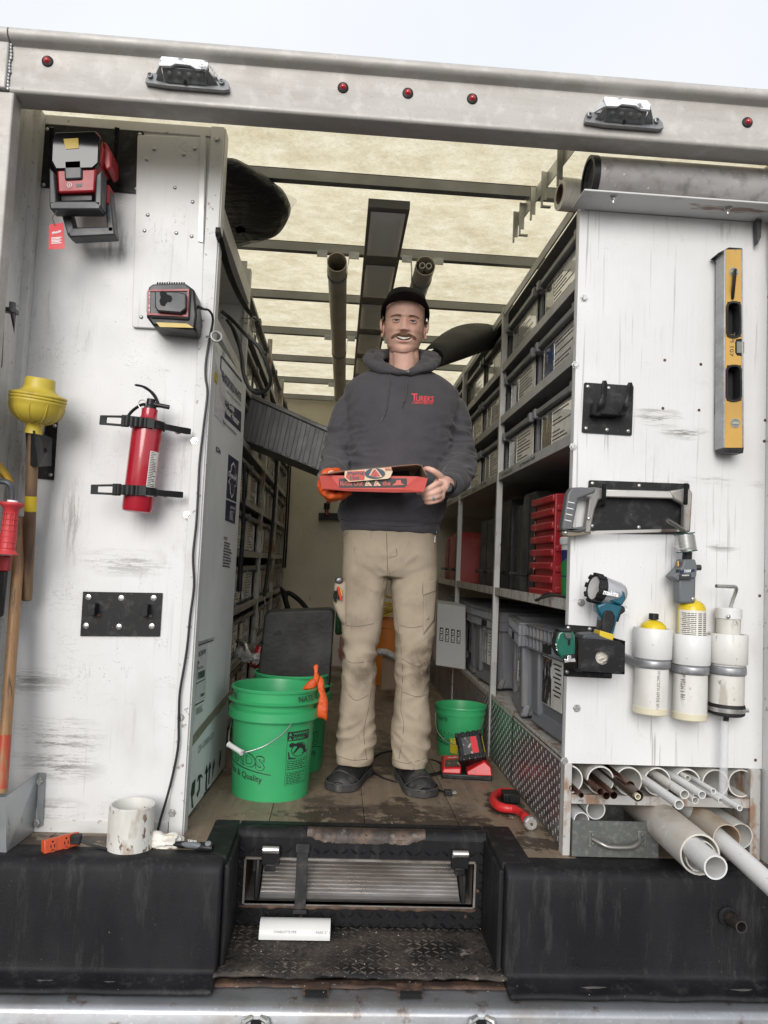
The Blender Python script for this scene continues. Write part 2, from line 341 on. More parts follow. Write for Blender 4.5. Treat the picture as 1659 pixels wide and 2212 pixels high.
# ================================================================ truck shell
TRK = T3('service_truck', 'white plumber\'s box truck seen through its open back, with translucent roof', 'truck', (0.15, 2.1, -.3))
XL, XR_, YB = -1.04, 1.34, 6.3; ZC = 2.168
rf = M()
rf.grid(48, 80, lambda u, v: V((XL + (XR_-XL)*u, 2.10 + (YB-2.10)*v, ZC + .004*sin(v*43))))
rf.build('roof_panel', roofm, TRK)
for y in (2.6, 3.21, 3.82, 4.43, 5.04, 5.65, 6.24):
    m = M(); m.box((XL, y-.014, 2.124), (XR_, y-.010, ZC-.006)); m.box((XL, y-.010, 2.124), (XR_, y+.014, 2.128)); m.box((XL, y+.014, 2.124), (XR_, y+.018, 2.138)); m.box((XL, y-.014, ZC-.008), (XR_, y+.008, ZC-.005))
    m.build('rafter', mat('galvanised_rafter', (.20, .205, .20), .42, .5, L=[((.30, .30, .29), 5, (1, 1, 1), .4, .7, .6)]), TRK)
cream = mat('cream_wall', (.66, .62, .51), .5, 0, L=[((.48, .44, .35), 4, (1, 1, 1), .45, .75, .5), ((.2, .17, .13), 35, (1, 1, .4), .66, .70, .7)])
m = M(); m.box((XL, YB, -.02), (XR_, YB+.03, ZC)); m.build('front_wall', cream, TRK)
m = M(); m.box((XL-.03, 2.1, -.3), (XL, YB+.03, ZC+.01)); m.build('side_wall', cream, TRK)
m = M(); m.box((XR_, 2.1, -.3), (XR_+.03, YB+.03, ZC+.01)); m.build('side_wall', cream, TRK)
# floor with its planks
fl = M(); fl.box((XL, 2.43, -.05), (XR_, YB, -.025)); fl.build('floor', floorm, TRK)
FLR = bpy.data.objects['floor']
for i in range(8):
    x0 = .1285 + .3005*(i-4); x1 = x0 + .298; x0 = max(x0, XL+.001); x1 = min(x1, XR_-.001)
    y0 = 2.44 if 3 <= i <= 4 or (x0 > -.3 and x1 < .52) else 2.19
    if x1 > x0:
        b = M(); y0 = 2.425 if (x0 > -.29 and x1 < .53) else 2.20
        if x0 < -.26 < x1: b.prism([V((x0, 2.2, -.024)), V((-.262, 2.2, -.024)), V((-.262, 2.425, -.024)), V((x1, 2.425, -.024)), V((x1, YB, -.024)), V((x0, YB, -.024))], (0, 0, .024+.0006*(i % 3)))
        elif x0 < .5 < x1: b.prism([V((x1, 2.2, -.024)), V((x1, YB, -.024)), V((x0, YB, -.024)), V((x0, 2.425, -.024)), V((.502, 2.425, -.024)), V((.502, 2.2, -.024))], (0, 0, .024+.0006*(i % 3)))
        else: b.box((x0, y0, -.024), (x1, YB, .0006*(i % 3)))
        b.build('plank', floorm, FLR, bevel=.0015, seg=1)
# liner boxes either side of the step
def liner_block(x0, x1):
    z = -.285; prof = [(2.30, -.03), (2.30, -.004), (2.20, .003)] + [(2.165 - .035*sin(R(a)), -.032 + .035*cos(R(a))) for a in (0, 20, 40, 60, 80)] + [(2.128, -.08), (2.124, -.17), (2.128, -.25), (2.125, -.275), (2.10, z), (2.06, z-.004), (2.06, z-.02), (2.30, z-.02)]
    m = M(); n_ = len(prof); K = 40
    for i in range(K+1):
        x = x0 + (x1-x0)*i/K
        for (y, zz) in prof:
            w = .004*mn.noise(V((x*3, zz*4, 1.7))) if zz > -.27 else 0
            m.v.append((x, y + w, zz + (.004*mn.noise(V((x*9, 3, 2))) if zz < -.28 else 0)))
    for i in range(K):
        for j in range(n_): m.f.append((i*n_+j, i*n_+(j+1) % n_, (i+1)*n_+(j+1) % n_, (i+1)*n_+j)); m.mi.append(0)
    m.f.append(tuple(range(n_))[::-1]); m.mi.append(0); m.f.append(tuple(K*n_+j for j in range(n_))); m.mi.append(0)
    return m
STEPX0, STEPX1 = -.262, .500
liner_block(XL, STEPX0-.004).build('liner_box', liner, TRK, bevel=.018, seg=4, smooth=60)
liner_block(STEPX1+.004, 1.245).build('liner_box', liner, TRK, bevel=.018, seg=4, smooth=60)
for a_, b_ in (((STEPX0-.075, 2.175, -.03), (STEPX0+.002, 2.475, .0045)), ((STEPX1-.002, 2.175, -.03), (STEPX1+.085, 2.475, .0045)), ((STEPX0+.003, 2.43, -.03), (STEPX1-.003, 2.475, .004))):
    M().box(a_, b_).build('liner_edge', liner, TRK, bevel=.006, seg=3)
# recess: back face with a hole for the folding step, side returns, tread
YF = 2.395; ST = T3('entry_step', '', '', (.12, 2.3, -.28)); del ST['label']; del ST['category']; ST.parent = TRK; ST.location = V((.12, 2.3, -.28)) - ORG[TRK.name]
hx0, hx1, hz0, hz1 = -.228, .462, -.213, -.083
m = M(); m.frame(rectY(STEPX0, STEPX1, -.285, -.02, YF), rectY(hx0, hx1, hz0, hz1, YF), (0, .02, 0))
for i in range(24): pass
prof = [(YF+.02, -.03)] + [(YF, -.03)] + [(YF + .025 - .025*cos(R(a)), -.03 + .034*sin(R(a))) for a in (15, 30, 45, 60, 75, 90)] + [(2.44, .004), (2.44, -.02)]
m.add([V((x, y, z)) for x in (STEPX0, STEPX1) for y, z in prof], [(i, i+1, len(prof)+i+1, len(prof)+i) for i in range(len(prof)-1)])
m.build('riser', liner, ST, smooth=50)
for x, s_ in ((STEPX0, 1), (STEPX1, -1)):
    m = M(); m.box((x-.0035 if s_ > 0 else x-.012, 2.16, -.284), (x+.012 if s_ > 0 else x+.0035, YF-.002, -.012))
    m.build('step_side', liner, ST, bevel=.005)
def tread(u, v):
    x = STEPX0-.01 + (STEPX1-STEPX0+.02)*u; y0 = 2.115 + .014*mn.noise(V((x*9, 0, 0))) + .010*mn.noise(V((x*30, 5, 0)))
    y = y0 + (YF+.004-y0)*v; return V((x, y, -.279 + .002*mn.noise(V((x*8, y*8, 0)))))
m = M(); m.grid(90, 8, tread); m.build('tread', liner_dusty, ST, solid=.006)
def lug(m, c, ax, nrm, L=.012, w=.0042, h=.0022):
    c = V(c); a = V(ax).normalized(); n_ = V(nrm); b = a.cross(n_)
    m.add([c-a*L, c+b*w*.6-a*L*.45, c+b*w*.6+a*L*.45, c+a*L, c-b*w*.6+a*L*.45, c-b*w*.6-a*L*.45, c-a*L*.5+n_*h, c+a*L*.5+n_*h],
          [(0, 1, 6), (1, 2, 7, 6), (2, 3, 7), (3, 4, 7), (4, 5, 6, 7), (5, 0, 6)])
m = M()
for i in range(33):
    for j in range(12):
        x = STEPX0 + .012 + i*.0233; y = 2.135 + j*.0225
        if 2.12 < y < YF-.01: lug(m, (x + random.uniform(-.001, .001), y, -.276), (1, .75 if (i+j) % 2 else -.75, 0), (0, 0, 1), .0115, .0045, .0028)
m.build('tread_lug', liner_dusty, ST, kind='stuff', smooth=0)
m = M()
for i in range(27):
    for j in range(10):
        x = STEPX0 + .02 + i*.028; z = -.268 + j*.0265
        if (hx0-.012 < x < hx1+.012 and hz0-.012 < z < hz1+.012) or z > -.03: continue
        lug(m, (x, YF-.0005, z), (1, 0, .8 if (i+j) % 2 else -.8), (0, -1, 0), .0135, .006, .0045)
m.build('riser_lug', liner, ST, kind='stuff', smooth=60)
# worn edge where the coating has peeled
def we(u, v):
    e = .010*abs(mn.noise(V((u*14, 1, 0))))+.008*abs(mn.noise(V((u*37, 7, 0))))+.022*max(0, abs(2*u-1)-.72)/.28
    a = R(8+92*v); g_ = max(0, e*(1-v)*1.0); return V((-.05+.36*u, YF - .0025 + (.028-.028*cos(a)) + .0*g_, -.040 + .0455*sin(a) + g_*.9))
m = M(); m.grid(70, 8, we); m.build('worn_edge', mat('worn_dark_plate', (.035, .026, .022), .5, .3, L=[((.10, .065, .045), 16, (1, 1, 1), .48, .62, .8), ((.2, .19, .18), 34, (1, 1, 1), .58, .68, .5)], B=[(60, (1, 1, 1), .4)]), ST)
m = M()
for i in range(13): x = -.035+.028*i; lug(m, (x, YF+.006, -.012), (1, .3, .9 if i % 2 else -.9), (0, -.8, .6), .010, .004, .003)
m.build('worn_lug', MC['worn_dark_plate'], ST, kind='stuff', smooth=0)
# hole liner
m = M()
for a, b in (((hx0, YF+.004, hz1), (hx1, YF+.24, hz1+.004)), ((hx0, YF-.004, hz0-.004), (hx1, YF+.24, hz0)), ((hx0-.004, YF+.004, hz0), (hx0, YF+.24, hz1)), ((hx1, YF+.004, hz0), (hx1+.004, YF+.24, hz1)), ((hx0, YF+.24, hz0), (hx1, YF+.244, hz1))): m.box(a, b)
m.box((hx0-.003, YF-.006, hz1), (hx1+.003, YF+.002, hz1+.006)); m.box((hx1, YF-.006, hz0), (hx1+.006, YF+.002, hz1)); m.box((hx0-.006, YF-.006, hz0), (hx0, YF+.002, hz1))
m.build('opening_lining', mat('dusty_alu', (.26, .24, .22), .6, .4, L=[((.12, .09, .07), 14, (1, 1, 1), .45, .65, .8)]), ST)
m = M(); m.grid(60, 3, lambda u, v: V((hx0-.02 + (hx1-hx0+.03)*u, YF-.006-.001*sin(u*50), hz0 - .003 - v*(.006 + .012*abs(mn.noise(V((u*18, 2, 0)))))))); m.build('rusty_lip', rust, ST, solid=.003)
# ribbed folding step inside
FS = M(); tx0, tx1 = hx0+.045, hx1-.04
yy0, yy1, zz0, zz1 = YF+.01, YF+.16, hz0+.022, hz1-.004
N_ = 14; pts = []
for i in range(N_):
    a = i/N_; b = (i+.55)/N_; c = (i+.65)/N_; d = (i+.9)/N_
    for t, o in ((a, 0), (b, 0), (c, .0035), (d, .0035)): pts.append((yy0 + (yy1-yy0)*t + o*.7, zz0 + (zz1-zz0)*t - o*.9))
pts = [(YF+.005, zz0-.010), (YF-.001, zz0-.004)] + pts
FS.add([V((x, y, z)) for x in (tx0, tx1) for y, z in pts], [(len(pts)+i, len(pts)+i+1, i+1, i) for i in range(len(pts)-1)])
FS.build('ribbed_step', mat('ribbed_aluminium', (.62, .60, .58), .32, .8, L=[((.25, .2, .17), 12, (.3, 1, 1), .45, .7, .6)]), ST, smooth=0, solid=.002)
for x in (tx0-.018, tx1+.004):
    m = M(); m.prism([V((x, YF+.16, zz1+.006)), V((x, YF+.01, zz1-.0)), V((x, YF-.003, zz0+.05)), V((x, YF-.003, zz0-.012)), V((x, YF+.16, zz0-.012))], (.014, 0, 0))
    m.build('end_cap', blackplas, ST, bevel=.004)
m = M(); p0 = W(655, 1815, Y=YF-.012); x = p0.x
m.box((x-.021, YF-.012, -.060), (x+.021, YF-.004, -.034)); m.box((x-.017, YF-.009, hz0-.012), (x+.017, YF-.005, -.05)); m.box((x-.021, YF-.016, hz0-.024), (x+.021, YF-.006, hz0-.012))
m.build('hold_down_strap', mat('black_webbing', (.02, .02, .021), .8, 0, L=[((.08, .07, .06), 30, (1, 1, 1), .5, .7, .6)]), ST, bevel=.002)
for px in (585, 995):
    p = W(px, 1838, Y=YF-.02); m = M()
    m.k = 0; m.cyl((p.x-.026, YF-.022, -.048), (p.x+.026, YF-.022, -.048), .011, 14); m.k = 1; m.box((p.x-.027, YF-.018, -.095), (p.x+.027, YF-.002, -.040)); m.box((p.x-.016, YF-.024, -.112), (p.x+.016, YF-.002, -.09))
    m.build('hinge_bracket', [steel, blackmetal], ST, bevel=.003)
for px, py in ((655, 1866), (1012, 1864), (1032, 1925), (650, 1982), (1005, 1980), (500, 1985), (516, 1860)):
    p = W(px, py, Y=YF); M().lathe([(0, -.004), (.0045, -.003), (.006, 0)], p, (0, 1, 0), 8).build('bolt', rust, ST)
# bumper
bm_ = M(); prof = [(2.16, -.305), (2.06, -.307), (2.04, -.309), (2.028, -.315), (2.022, -.326), (2.022, -.52), (2.03, -.53)]
bm_.add([V((x, y, z)) for x in (-1.6, 1.9) for y, z in prof], [(i, i+1, len(prof)+i+1, len(prof)+i) for i in range(len(prof)-1)])
BP = bm_.build('bumper', mat('worn_galvanised_bumper', (.33, .34, .36), .36, .7, L=[((.20, .17, .14), 5, (1, 1, 1), .5, .7, .6), ((.13, .07, .04), 16, (1, 1, 1), .6, .68, .7), ((.6, .6, .6), 120, (1, 1, 1), .6, .7, .4)], B=[(6, (1, 1, 1), .1, .01)]), TRK)
m = M(); m.grid(120, 3, lambda u, v: V((-1.05+2.35*u, 2.150 - .045*v + .006*mn.noise(V((u*40, 0, v)))*v, -.300 + .003*mn.noise(V((u*30, v*2, 4)))))); m.build('rusty_seam', rust, TRK, solid=.003)
def strip(x0, x1, amp, ph):
    q = [V((x0 + (x1-x0)*i/50, 2.098 - .008*mn.noise(V((i*.13, ph, 0))), -.288 - amp*abs(mn.noise(V((i*.12+ph, 1, 0)))))) for i in range(51)]
    return M().tube(q, .0065, 6, flat=.45)
strip(-1.04, -.32, .018, 2.).build('loose_edge_trim', mat('dusty_rubber', (.10, .095, .09), .8, 0, L=[((.22, .2, .18), 20, (1, 1, 1), .5, .7, .5)]), TRK)
strip(.53, 1.24, .014, 9.).build('loose_edge_trim', MC['dusty_rubber'], TRK)
for px in (683, 885):
    p = W(px, 2137, Z=-.298); m = M(); m.k = 1; m.box((p.x-.034, 2.068, -.30), (p.x+.034, 2.118, -.2925)); m.k = 0; m.box((p.x-.028, 2.063, -.302), (p.x+.028, 2.078, -.2905))
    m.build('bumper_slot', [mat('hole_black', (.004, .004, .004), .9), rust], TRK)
for px in (553, 1040):
    p = W(px, 2205, Y=2.02); m = M()
    for s_ in (-1, 1): m.tube([p+V((s_*.012, 0, .008)), p+V((s_*.028, -.012, .006)), p+V((s_*.034, -.016, -.012)), p+V((s_*.032, -.01, -.04))], .0075, 8)
    m.build('step_hook', steel, TRK)
    M().box(p+V((-.013, -.002, -.03)), p+V((.013, .004, .002))).build('hook_slot', MC['hole_black'], TRK)
# header beam
HP = [(2.130, 2.04), (2.053, 2.038), (2.048, 2.042), (2.046, 2.05), (2.05, 2.056), (2.05, 2.166), (2.044, 2.170), (2.034, 2.172), (2.022, 2.178), (2.018, 2.190), (2.022, 2.201), (2.036, 2.208), (2.16, 2.214), (2.16, 2.204), (2.13, 2.20), (2.13, 2.046)]
def extr(prof, x0, x1, nx=1):
    m = M(); n_ = len(prof); m.v = [(x0+(x1-x0)*i/nx, y, z) for i in range(nx+1) for y, z in prof]
    for i in range(nx):
        for j in range(n_): m.f.append(((i+1)*n_+j, (i+1)*n_+(j+1) % n_, i*n_+(j+1) % n_, i*n_+j)); m.mi.append(0)
    m.f.append(tuple(range(n_))); m.mi.append(0); m.f.append(tuple(nx*n_+j for j in range(n_))[::-1]); m.mi.append(0)
    return m
HB = extr(HP, -.94, 1.6, 1).build('header_beam', alu, TRK, smooth=50)
# left post, jamb, right post
m = M(); m.box((-1.20, 2.045, -.29), (-.925, 2.10, 2.036)); m.box((-1.2, 2.035, 2.04), (-.944, 2.12, 2.17)); m.build('corner_post', alu, TRK, bevel=.004)
extr(HP[5:13] + [(2.16, 2.18)], -1.3, -.944).build('header_beam', alu, TRK, smooth=50)
m = M()
for i in range(14): m.ell((-.942 + random.uniform(-.002, .002), 2.046, 2.045 + i*.0095), (.005, .004, .006), 8, 5)
m.build('weld_bead', galv, TRK)
m = M(); m.box((-.99, 2.10, -.005), (-.975, 2.335, 2.15)); m.box((-.975, 2.30, .0), (-.955, 2.338, 2.14)); m.build('jamb', mat('dirty_jamb', (.62, .62, .60), .55, .2, L=[((.30, .29, .26), 9, (1, 1, .3), .45, .7, .8), ((.15, .13, .11), 70, (1, 1, 1), .62, .7, .6)], B=[(120, (1, 1, 1), .3)]), TRK)
m = M(); m.box((1.285, 2.10, -.285), (1.34, 2.26, 2.06)); m.build('jamb', whitepaint, TRK, bevel=.003)
m = M(); m.box((1.236, 2.085, -.285), (1.32, 2.10, -.04)); m.build('liner_edge', liner, TRK, bevel=.004)
m = M(); m.box((1.262, 2.095, -.02), (1.30, 2.11, 2.04)); m.box((1.250, 2.035, -.29), (1.52, 2.094, 2.036)) if False else m.box((1.29, 2.035, -.29), (1.52, 2.094, 2.036)); m.build('corner_post', alu, TRK, bevel=.004)
# markers
redlens = mat('red_lens', (.40, .006, .012), .12, 0, rv=.04, coat=1)
def marker(px, py):
    p = W(px, py, Y=2.05); b = M().lathe([(.0, -.006), (.0095, -.006), (.0145, -.004), (.0155, 0)], p, (0, 1, 0), 20).build('marker_light', blackrub, TRK)
    m = M().lathe([(0, -.013), (.004, -.0125), (.0075, -.010), (.009, -.006), (.0095, -.004)], p, (0, 1, 0), 16); m.build('lens', redlens, b)
for q in ((103, 133), (741, 190), (881, 202), (1020, 214), (1614, 265)): marker(*q)
# work lights: local x right, y depth (0 wall, minus towards viewer), z up
cast = mat('chipped_white_casting', (.78, .79, .80), .45, 0, L=[((.10, .10, .11), 30, (1, 1, 1), .60, .64, .9), ((.5, .5, .52), 12, (1, 1, 1), .45, .7, .6)])
castd = mat('grey_casting', (.24, .245, .25), .45, .6, L=[((.35, .35, .35), 40, (1, 1, 1), .5, .7, .5)])
lensm = mat('clear_dark_lens', (.16, .17, .17), .15, .3, L=[((.35, .37, .36), 60, (1, 1, .2), .48, .6, .5)], coat=.6)
def worklight():
    c = W(404, 166, Y=2.05)
    def q(x, y, d):                       # sheet pixel of the left lamp at depth d in front of the beam face
        return W(291.6+x*.1367, 97.2+y*.1367, Y=2.05-d)
    b0 = M(); b0.k = 1
    b0.prism([q(160, 590, .018), q(175, 520, .016), q(215, 445, .012), q(330, 440, .012), q(1310, 540, .012), q(1430, 545, .012), q(1485, 610, .014), q(1490, 700, .018), q(1400, 716, .018), q(500, 640, .020)], (0, .016, 0))
    b0.k = 0
    F = [q(420, 176, .042), q(1140, 240, .042), q(1158, 300, .052), q(1120, 388, .060), q(960, 372, .062), q(870, 318, .062), q(640, 292, .062), q(560, 330, .062), q(380, 322, .060), q(385, 230, .050)]
    b0.prism(F, (0, .010, 0))
    K = [q(420, 176, .042), q(1140, 240, .042)]; b0.add(K+[K[1]+V((0, .04, -.004)), K[0]+V((0, .04, -.004))], [(0, 1, 2, 3)])
    b0.prism([q(1145, 246, .040), q(1165, 300, .050), q(1330, 530, .014), q(1300, 470, .012)], (0, .012, 0)); b0.prism([q(380, 240, .040), q(385, 320, .055), q(330, 440, .014), q(345, 380, .012)], (0, .012, 0))
    b0.k = 1
    b0.prism([q(1120, 390, .056), q(1160, 400, .052), q(1320, 640, .016), q(1160, 650, .016)], (0, .006, 0)); b0.prism([q(380, 330, .056), q(410, 340, .056), q(450, 580, .018), q(330, 560, .016)], (0, .006, 0))
    body = b0.build('work_light', [cast, castd], TRK, bevel=.0018)
    for k in range(5): M().prism([q(1158+34*k, 285+52*k, .050-.007*k), q(1180+34*k, 290+52*k, .048-.007*k), q(1196+34*k, 350+52*k, .044-.007*k), q(1174+34*k, 345+52*k, .046-.007*k)], (0, .003, 0)).build('cooling_fin', cast, body, bevel=.0008)
    lf = quad(q(470, 600, .018), q(1140, 650, .018), q(1108, 395, .052), q(420, 340, .052))
    M().prism([lf(u, v) for u, v in ((0, 0), (1, 0), (1, 1), (0, 1))], (0, .010, .004)).build('lamp_frame', castd, body, bevel=.0015)
    L_ = M(); L_.add([lf(u, v)+V((0, -.0012, -.001)) for u, v in ((.05, .07), (.95, .07), (.95, .93), (.05, .93))], [(0, 1, 2, 3)]); L_.build('lens', lensm, body)
    m = M()
    for k in range(34): u = .07+.86*k/33; a_ = lf(u, .34)+V((0, -.0022, -.0012)); b_ = lf(u, .88)+V((0, -.0022, -.0012)); m.tube([a_, b_], .0008, 4)
    m.build('lens_ribs', mat('lens_rib', (.22, .23, .225), .15, .3, coat=.6), body, kind='stuff')
    for k in range(4): p_ = lf(.16+.225*k, .64)+V((0, -.0035, -.002)); M().lathe([(0, -.001), (.004, 0), (.0068, .001)], p_, V((0, 1, .8)), 12).build('led', mat('led_reflector', (.30, .31, .30), .25, .7), body)
    p_ = lf(.5, .13)+V((0, -.003, -.001)); M().lathe([(0, -.002), (.0048, -.001), (.005, .001)], p_, V((0, 1, .8)), 14).build('plug', MC['hole_black'], body)
    for x, y in ((245, 500), (1372, 598)): M().lathe([(.004, -.010), (.007, -.009), (.0075, 0)], q(x, y, .014), (0, 1, 0), 12).build('fixing_screw', castd, body)
    return body, c
wl, wc = worklight(); w2 = copy_tree(wl, parent=TRK); w2.location = wl.location + (W(1340, 250, Y=2.05)-wc)
# ceiling light strip
fix = mat('bronze_fixture', (.15, .145, .135), .4, .0); diff = mat('smoked_diffuser', (.90, .89, .86), .22, 0, rv=.05)
y = 2.67; i = 0
while y < 5.9:
    m = M(); m.box((.050, y, 2.085), (.200, y+.50, 2.118)); b = m.build('ceiling_light', fix, TRK, bevel=.002)
    m = M(); m.grid(10, 12, lambda u, v: V((.062+.126*u, y+.03+.40*v, 2.083 - .012*(1-(2*u-1)**6)*(1-(2*v-1)**10)))); m.build('diffuser', diff, b)
    y += .502
# folding-step item handled; white panel under nothing else here
# left wall panel with its angle trim
PL = 2.34
LP = M(); LP.box((-.972, PL, .035), (-.440, PL+.02, 2.115)).build('partition_panel', wallL, TRK)
m = M(); m.box((-.452, PL-.012, .0), (-.412, PL-.004, 2.145)); m.box((-.416, PL-.004, .0), (-.408, PL+.05, 2.145)); m.build('corner_angle', whitepaint, TRK, bevel=.0015)
for a_, b_ in (((-.975, PL-.006, 2.115), (-.452, PL+.03, 2.145)), ((-.972, PL-.003, .0), (-.455, PL+.01, .037))): M().box(a_, b_).build('edge_trim', whitepaint, TRK, bevel=.0015)
hexh = M().lathe([(0, -.006), (.0075, -.006), (.0085, -.004), (.0085, -.001), (.012, -.001), (.012, 0)], (0, 0, 0), (0, 1, 0), 6); hexh = hexh.build('bolt_tmp', screwm, None, smooth=20, org=(0, 0, 0))
class HX: data = hexh.data
bpy.data.objects.remove(hexh); hexh = HX
inst('bolt', hexh.data, TRK, W(469, 300, Y=PL-.012))
for px, py in ((425, 690), (420, 952), (404, 1112), (390, 1550), (372, 1756), (49, 245)): inst('bolt', hexh.data, TRK, W(px, py, Y=PL-.013))
# shelf framing behind the left panel, seen at the edge of the aisle
m = M(); LX = -.43
m.box((LX-.02, 3.27, 0), (LX, 3.31, 2.06)); m.box((-1.0, 3.29, .02), (-.45, 3.30, 2.1)); m.build('rack_divider', whitepaint, TRK, bevel=.001)
m = M(); m.box((LX-.012, 2.40, 1.905), (LX, 3.27, 1.975)); m.box((LX-.55, 2.4, 1.905), (LX-.012, 3.29, 1.912)); m.build('top_shelf', whitepaint, TRK, bevel=.001)
m = M(); m.box((LX-.012, 2.40, 1.56), (LX, 3.27, 1.60)); m.box((LX-.55, 2.4, 1.56), (LX-.012, 3.29, 1.566)); m.build('middle_shelf', whitepaint, TRK, bevel=.001)
# ================================================================ racks, bins, crates
greybin = mat('grey_bin_plastic', (.17, .172, .18), .42, 0, L=[((.20, .19, .18), 8, (1, 1, 1), .5, .8, .5)])
greycrate = mat('grey_crate_plastic', (.155, .16, .175), .45, 0, L=[((.25, .23, .20), 6, (1, 1, 1), .55, .8, .5), ((.08, .08, .085), 16, (1, 1, 1), .5, .8, .3)])
rackpaint = mat('grey_white_rack_paint', (.42, .42, .41), .45, .2, L=[((.22, .21, .2), 8, (1, 1, 1), .5, .75, .5), ((.05, .045, .04), 22, (1, .4, 1), .66, .70, .8)])
rackrust = mat('rusty_white_rack_paint', (.46, .45, .43), .5, .1, L=[((.25, .12, .05), 22, (1, 1, .5), .50, .62, .8), ((.07, .04, .03), 50, (1, 1, 1), .64, .7, .7)])
paper = mat('label_paper', (.85, .84, .80), .22, 0, L=[((.45, .42, .36), 10, (1, 1, 1), .45, .7, .5)], rv=.08, coat=1, B=[(9, (1, 1, 1), .35, .006)])
ink = mat('black_ink', (.02, .02, .022), .5); inkblue = mat('navy_ink', (.012, .018, .06), .45)
photo_a = mat('label_photo_blue', (.02, .06, .18), .25, 0, L=[((.5, .5, .5), 25, (1, 1, 1), .55, .6, .8), ((.05, .03, .02), 18, (1, 1, 1), .5, .6, .8)], coat=1)
photo_b = mat('label_photo_dark', (.035, .04, .035), .25, 0, L=[((.25, .22, .18), 30, (1, 1, 1), .58, .64, .8), ((.3, .04, .03), 40, (1, 3, 1), .66, .7, .8)], coat=1)
photo_c = mat('label_photo_tools', (.06, .055, .05), .25, 0, L=[((.5, .36, .05), 14, (1, 1, .1), .66, .7, .9), ((.35, .03, .03), 17, (1, 1, .1), .64, .68, .9), ((.4, .4, .4), 30, (1, 1, .2), .62, .68, .8)], coat=1)
BW, BH = .49, .192
def make_bin(kind, label, group):
    t = T3('storage_bin', label, 'bin', (0, 0, 0), group)
    m = M(); h = BH
    m.box((.040, -.225, .0), (.44, .225, h-.03)); m.box((.030, -.235, .012), (.042, -.205, h-.02)); m.box((.030, .205, .012), (.042, .235, h-.02))
    for k in range(13): m.box((.026, -.19+.0305*k, .004), (.040, -.180+.0305*k, .030))
    m.build('body', greybin, t, bevel=.002, seg=1)
    m = M(); m.frame([V((0, -.242, h-.024)), V((0, .242, h-.024)), V((.45, .242, h-.024)), V((.45, -.242, h-.024))], [V((.03, -.22, h-.024)), V((.03, .22, h-.024)), V((.43, .22, h-.024)), V((.43, -.22, h-.024))], (0, 0, .022))
    m.box((-.006, -.246, h-.034), (.014, -.216, h+.002)); m.box((-.006, .216, h-.034), (.014, .246, h+.002))
    m.build('rim', greybin, t, bevel=.003, seg=1)
    x = .022; y0, y1, z0, z1 = -.200, .200, .022, h-.034
    m = M(); m.box((x, y0, z0), (x+.003, y1, z1)); b = m.build('label_sheet', paper, t)
    m = M(); m.frame([V((x-.002, y0-.004, z0-.004)), V((x-.002, y1+.004, z0-.004)), V((x-.002, y1+.004, z1+.004)), V((x-.002, y0-.004, z1+.004))], [V((x-.002, y0+.002, z0+.003)), V((x-.002, y1-.002, z0+.003)), V((x-.002, y1-.002, z1-.003)), V((x-.002, y0+.002, z1-.003))], (.003, 0, 0))
    m.build('sleeve_edge', mat('clear_sleeve_edge', (.45, .45, .43), .2, .2), b)
    w = .32 if kind != 1 else .24
    m = M(); m.box((x-.0012, y1-.004-w*.4, z0+.004), (x, y1-.004, z1-.004)); m.build('picture', (photo_a, photo_b, photo_c, photo_b)[kind], b)
    rs = random.Random(kind*5+2); m = M(); yl = y1-.012-w*.4
    for k in range(9):
        z = z1-.012-k*.0135
        if rs.random() < .2: continue
        ln = rs.uniform(.3, .95)*(yl-y0-.02); q = yl
        while q > yl-ln:
            wd = rs.uniform(.006, .024); m.box((x-.0010, q-wd, z-.004), (x-.0004, q, z)); q -= wd+.004
    m.box((x-.0010, y0+.01, z0+.012), (x-.0004, yl, z0+.0135))
    m.build('print', ink, b)
    return t
BINS = {}
pos = ['nearest', 'second', 'third', 'fourth', 'fifth', 'sixth', 'farthest']
rown = ['top', 'second', 'third', 'fourth', 'fifth', 'sixth', 'seventh', 'lowest']
pic = {0: 'blue-pictured label', 1: 'narrow dark picture', 2: 'hand tools pictured', 3: 'dark label picture'}
def put_bin(kind, x, y, z, rz, side, row, k, label=None):
    lab = label or 'grey bin, %s, %s along the %s row of the %s rack' % (pic[kind], pos[k], row, side)
    g = 'labelled bins on the %s rack' % side
    if kind not in BINS:
        BINS[kind] = make_bin(kind, lab, g); BINS[kind].location = V((x, y, z)); BINS[kind].rotation_euler = (0, 0, rz); return
    copy_tree(BINS[kind], (x, y, z), rz, lab, group=g)
# right rack
RX = .70
RK = T3('shelving_rack', 'tall grey steel rack right of the aisle, labelled bins on its upper shelves', 'rack', (1.0, 4.2, 0))
for y in (3.39, 4.48, 5.57): M().box((RX-.004, y-.012, 0), (RX+.022, y+.012, 2.0)).build('post', rackpaint, RK, bevel=.002)
M().box((RX-.002, 2.285, 0), (RX+.02, 2.31, 1.99)).build('post', whitepaint, RK, bevel=.002)
for k, (z, nm) in enumerate(((1.96, 0), (1.70, 0), (1.463, 0), (1.21, 0), (.702, 1), (.248, 1))):
    ys = (2.31, 3.378, 3.402, 4.468, 4.492, 5.558, 5.582, 6.29)
    m = M(); m.box((RX+.004, 2.30, z+.012), (1.335, 6.29, z+.015))
    if k == 0: m = M(); m.box((RX+.03, 2.29, z+.03), (1.335, 6.29, z+.034))
    for i in range(0, 8, 2): m.box((RX, ys[i], z), (RX+.006, ys[i+1], z + (.034 if k < 5 else .022)))
    m.build('shelf', rackrust if nm else rackpaint, RK)
def hand(txt, y, z, w):
    text(txt, flat((RX-.0012, y, z), (0, -1, 0), (0, 0, 1)), w=w, h=.017, shear=.2, bold=.01).build('handwriting', ink, RK, smooth=0)
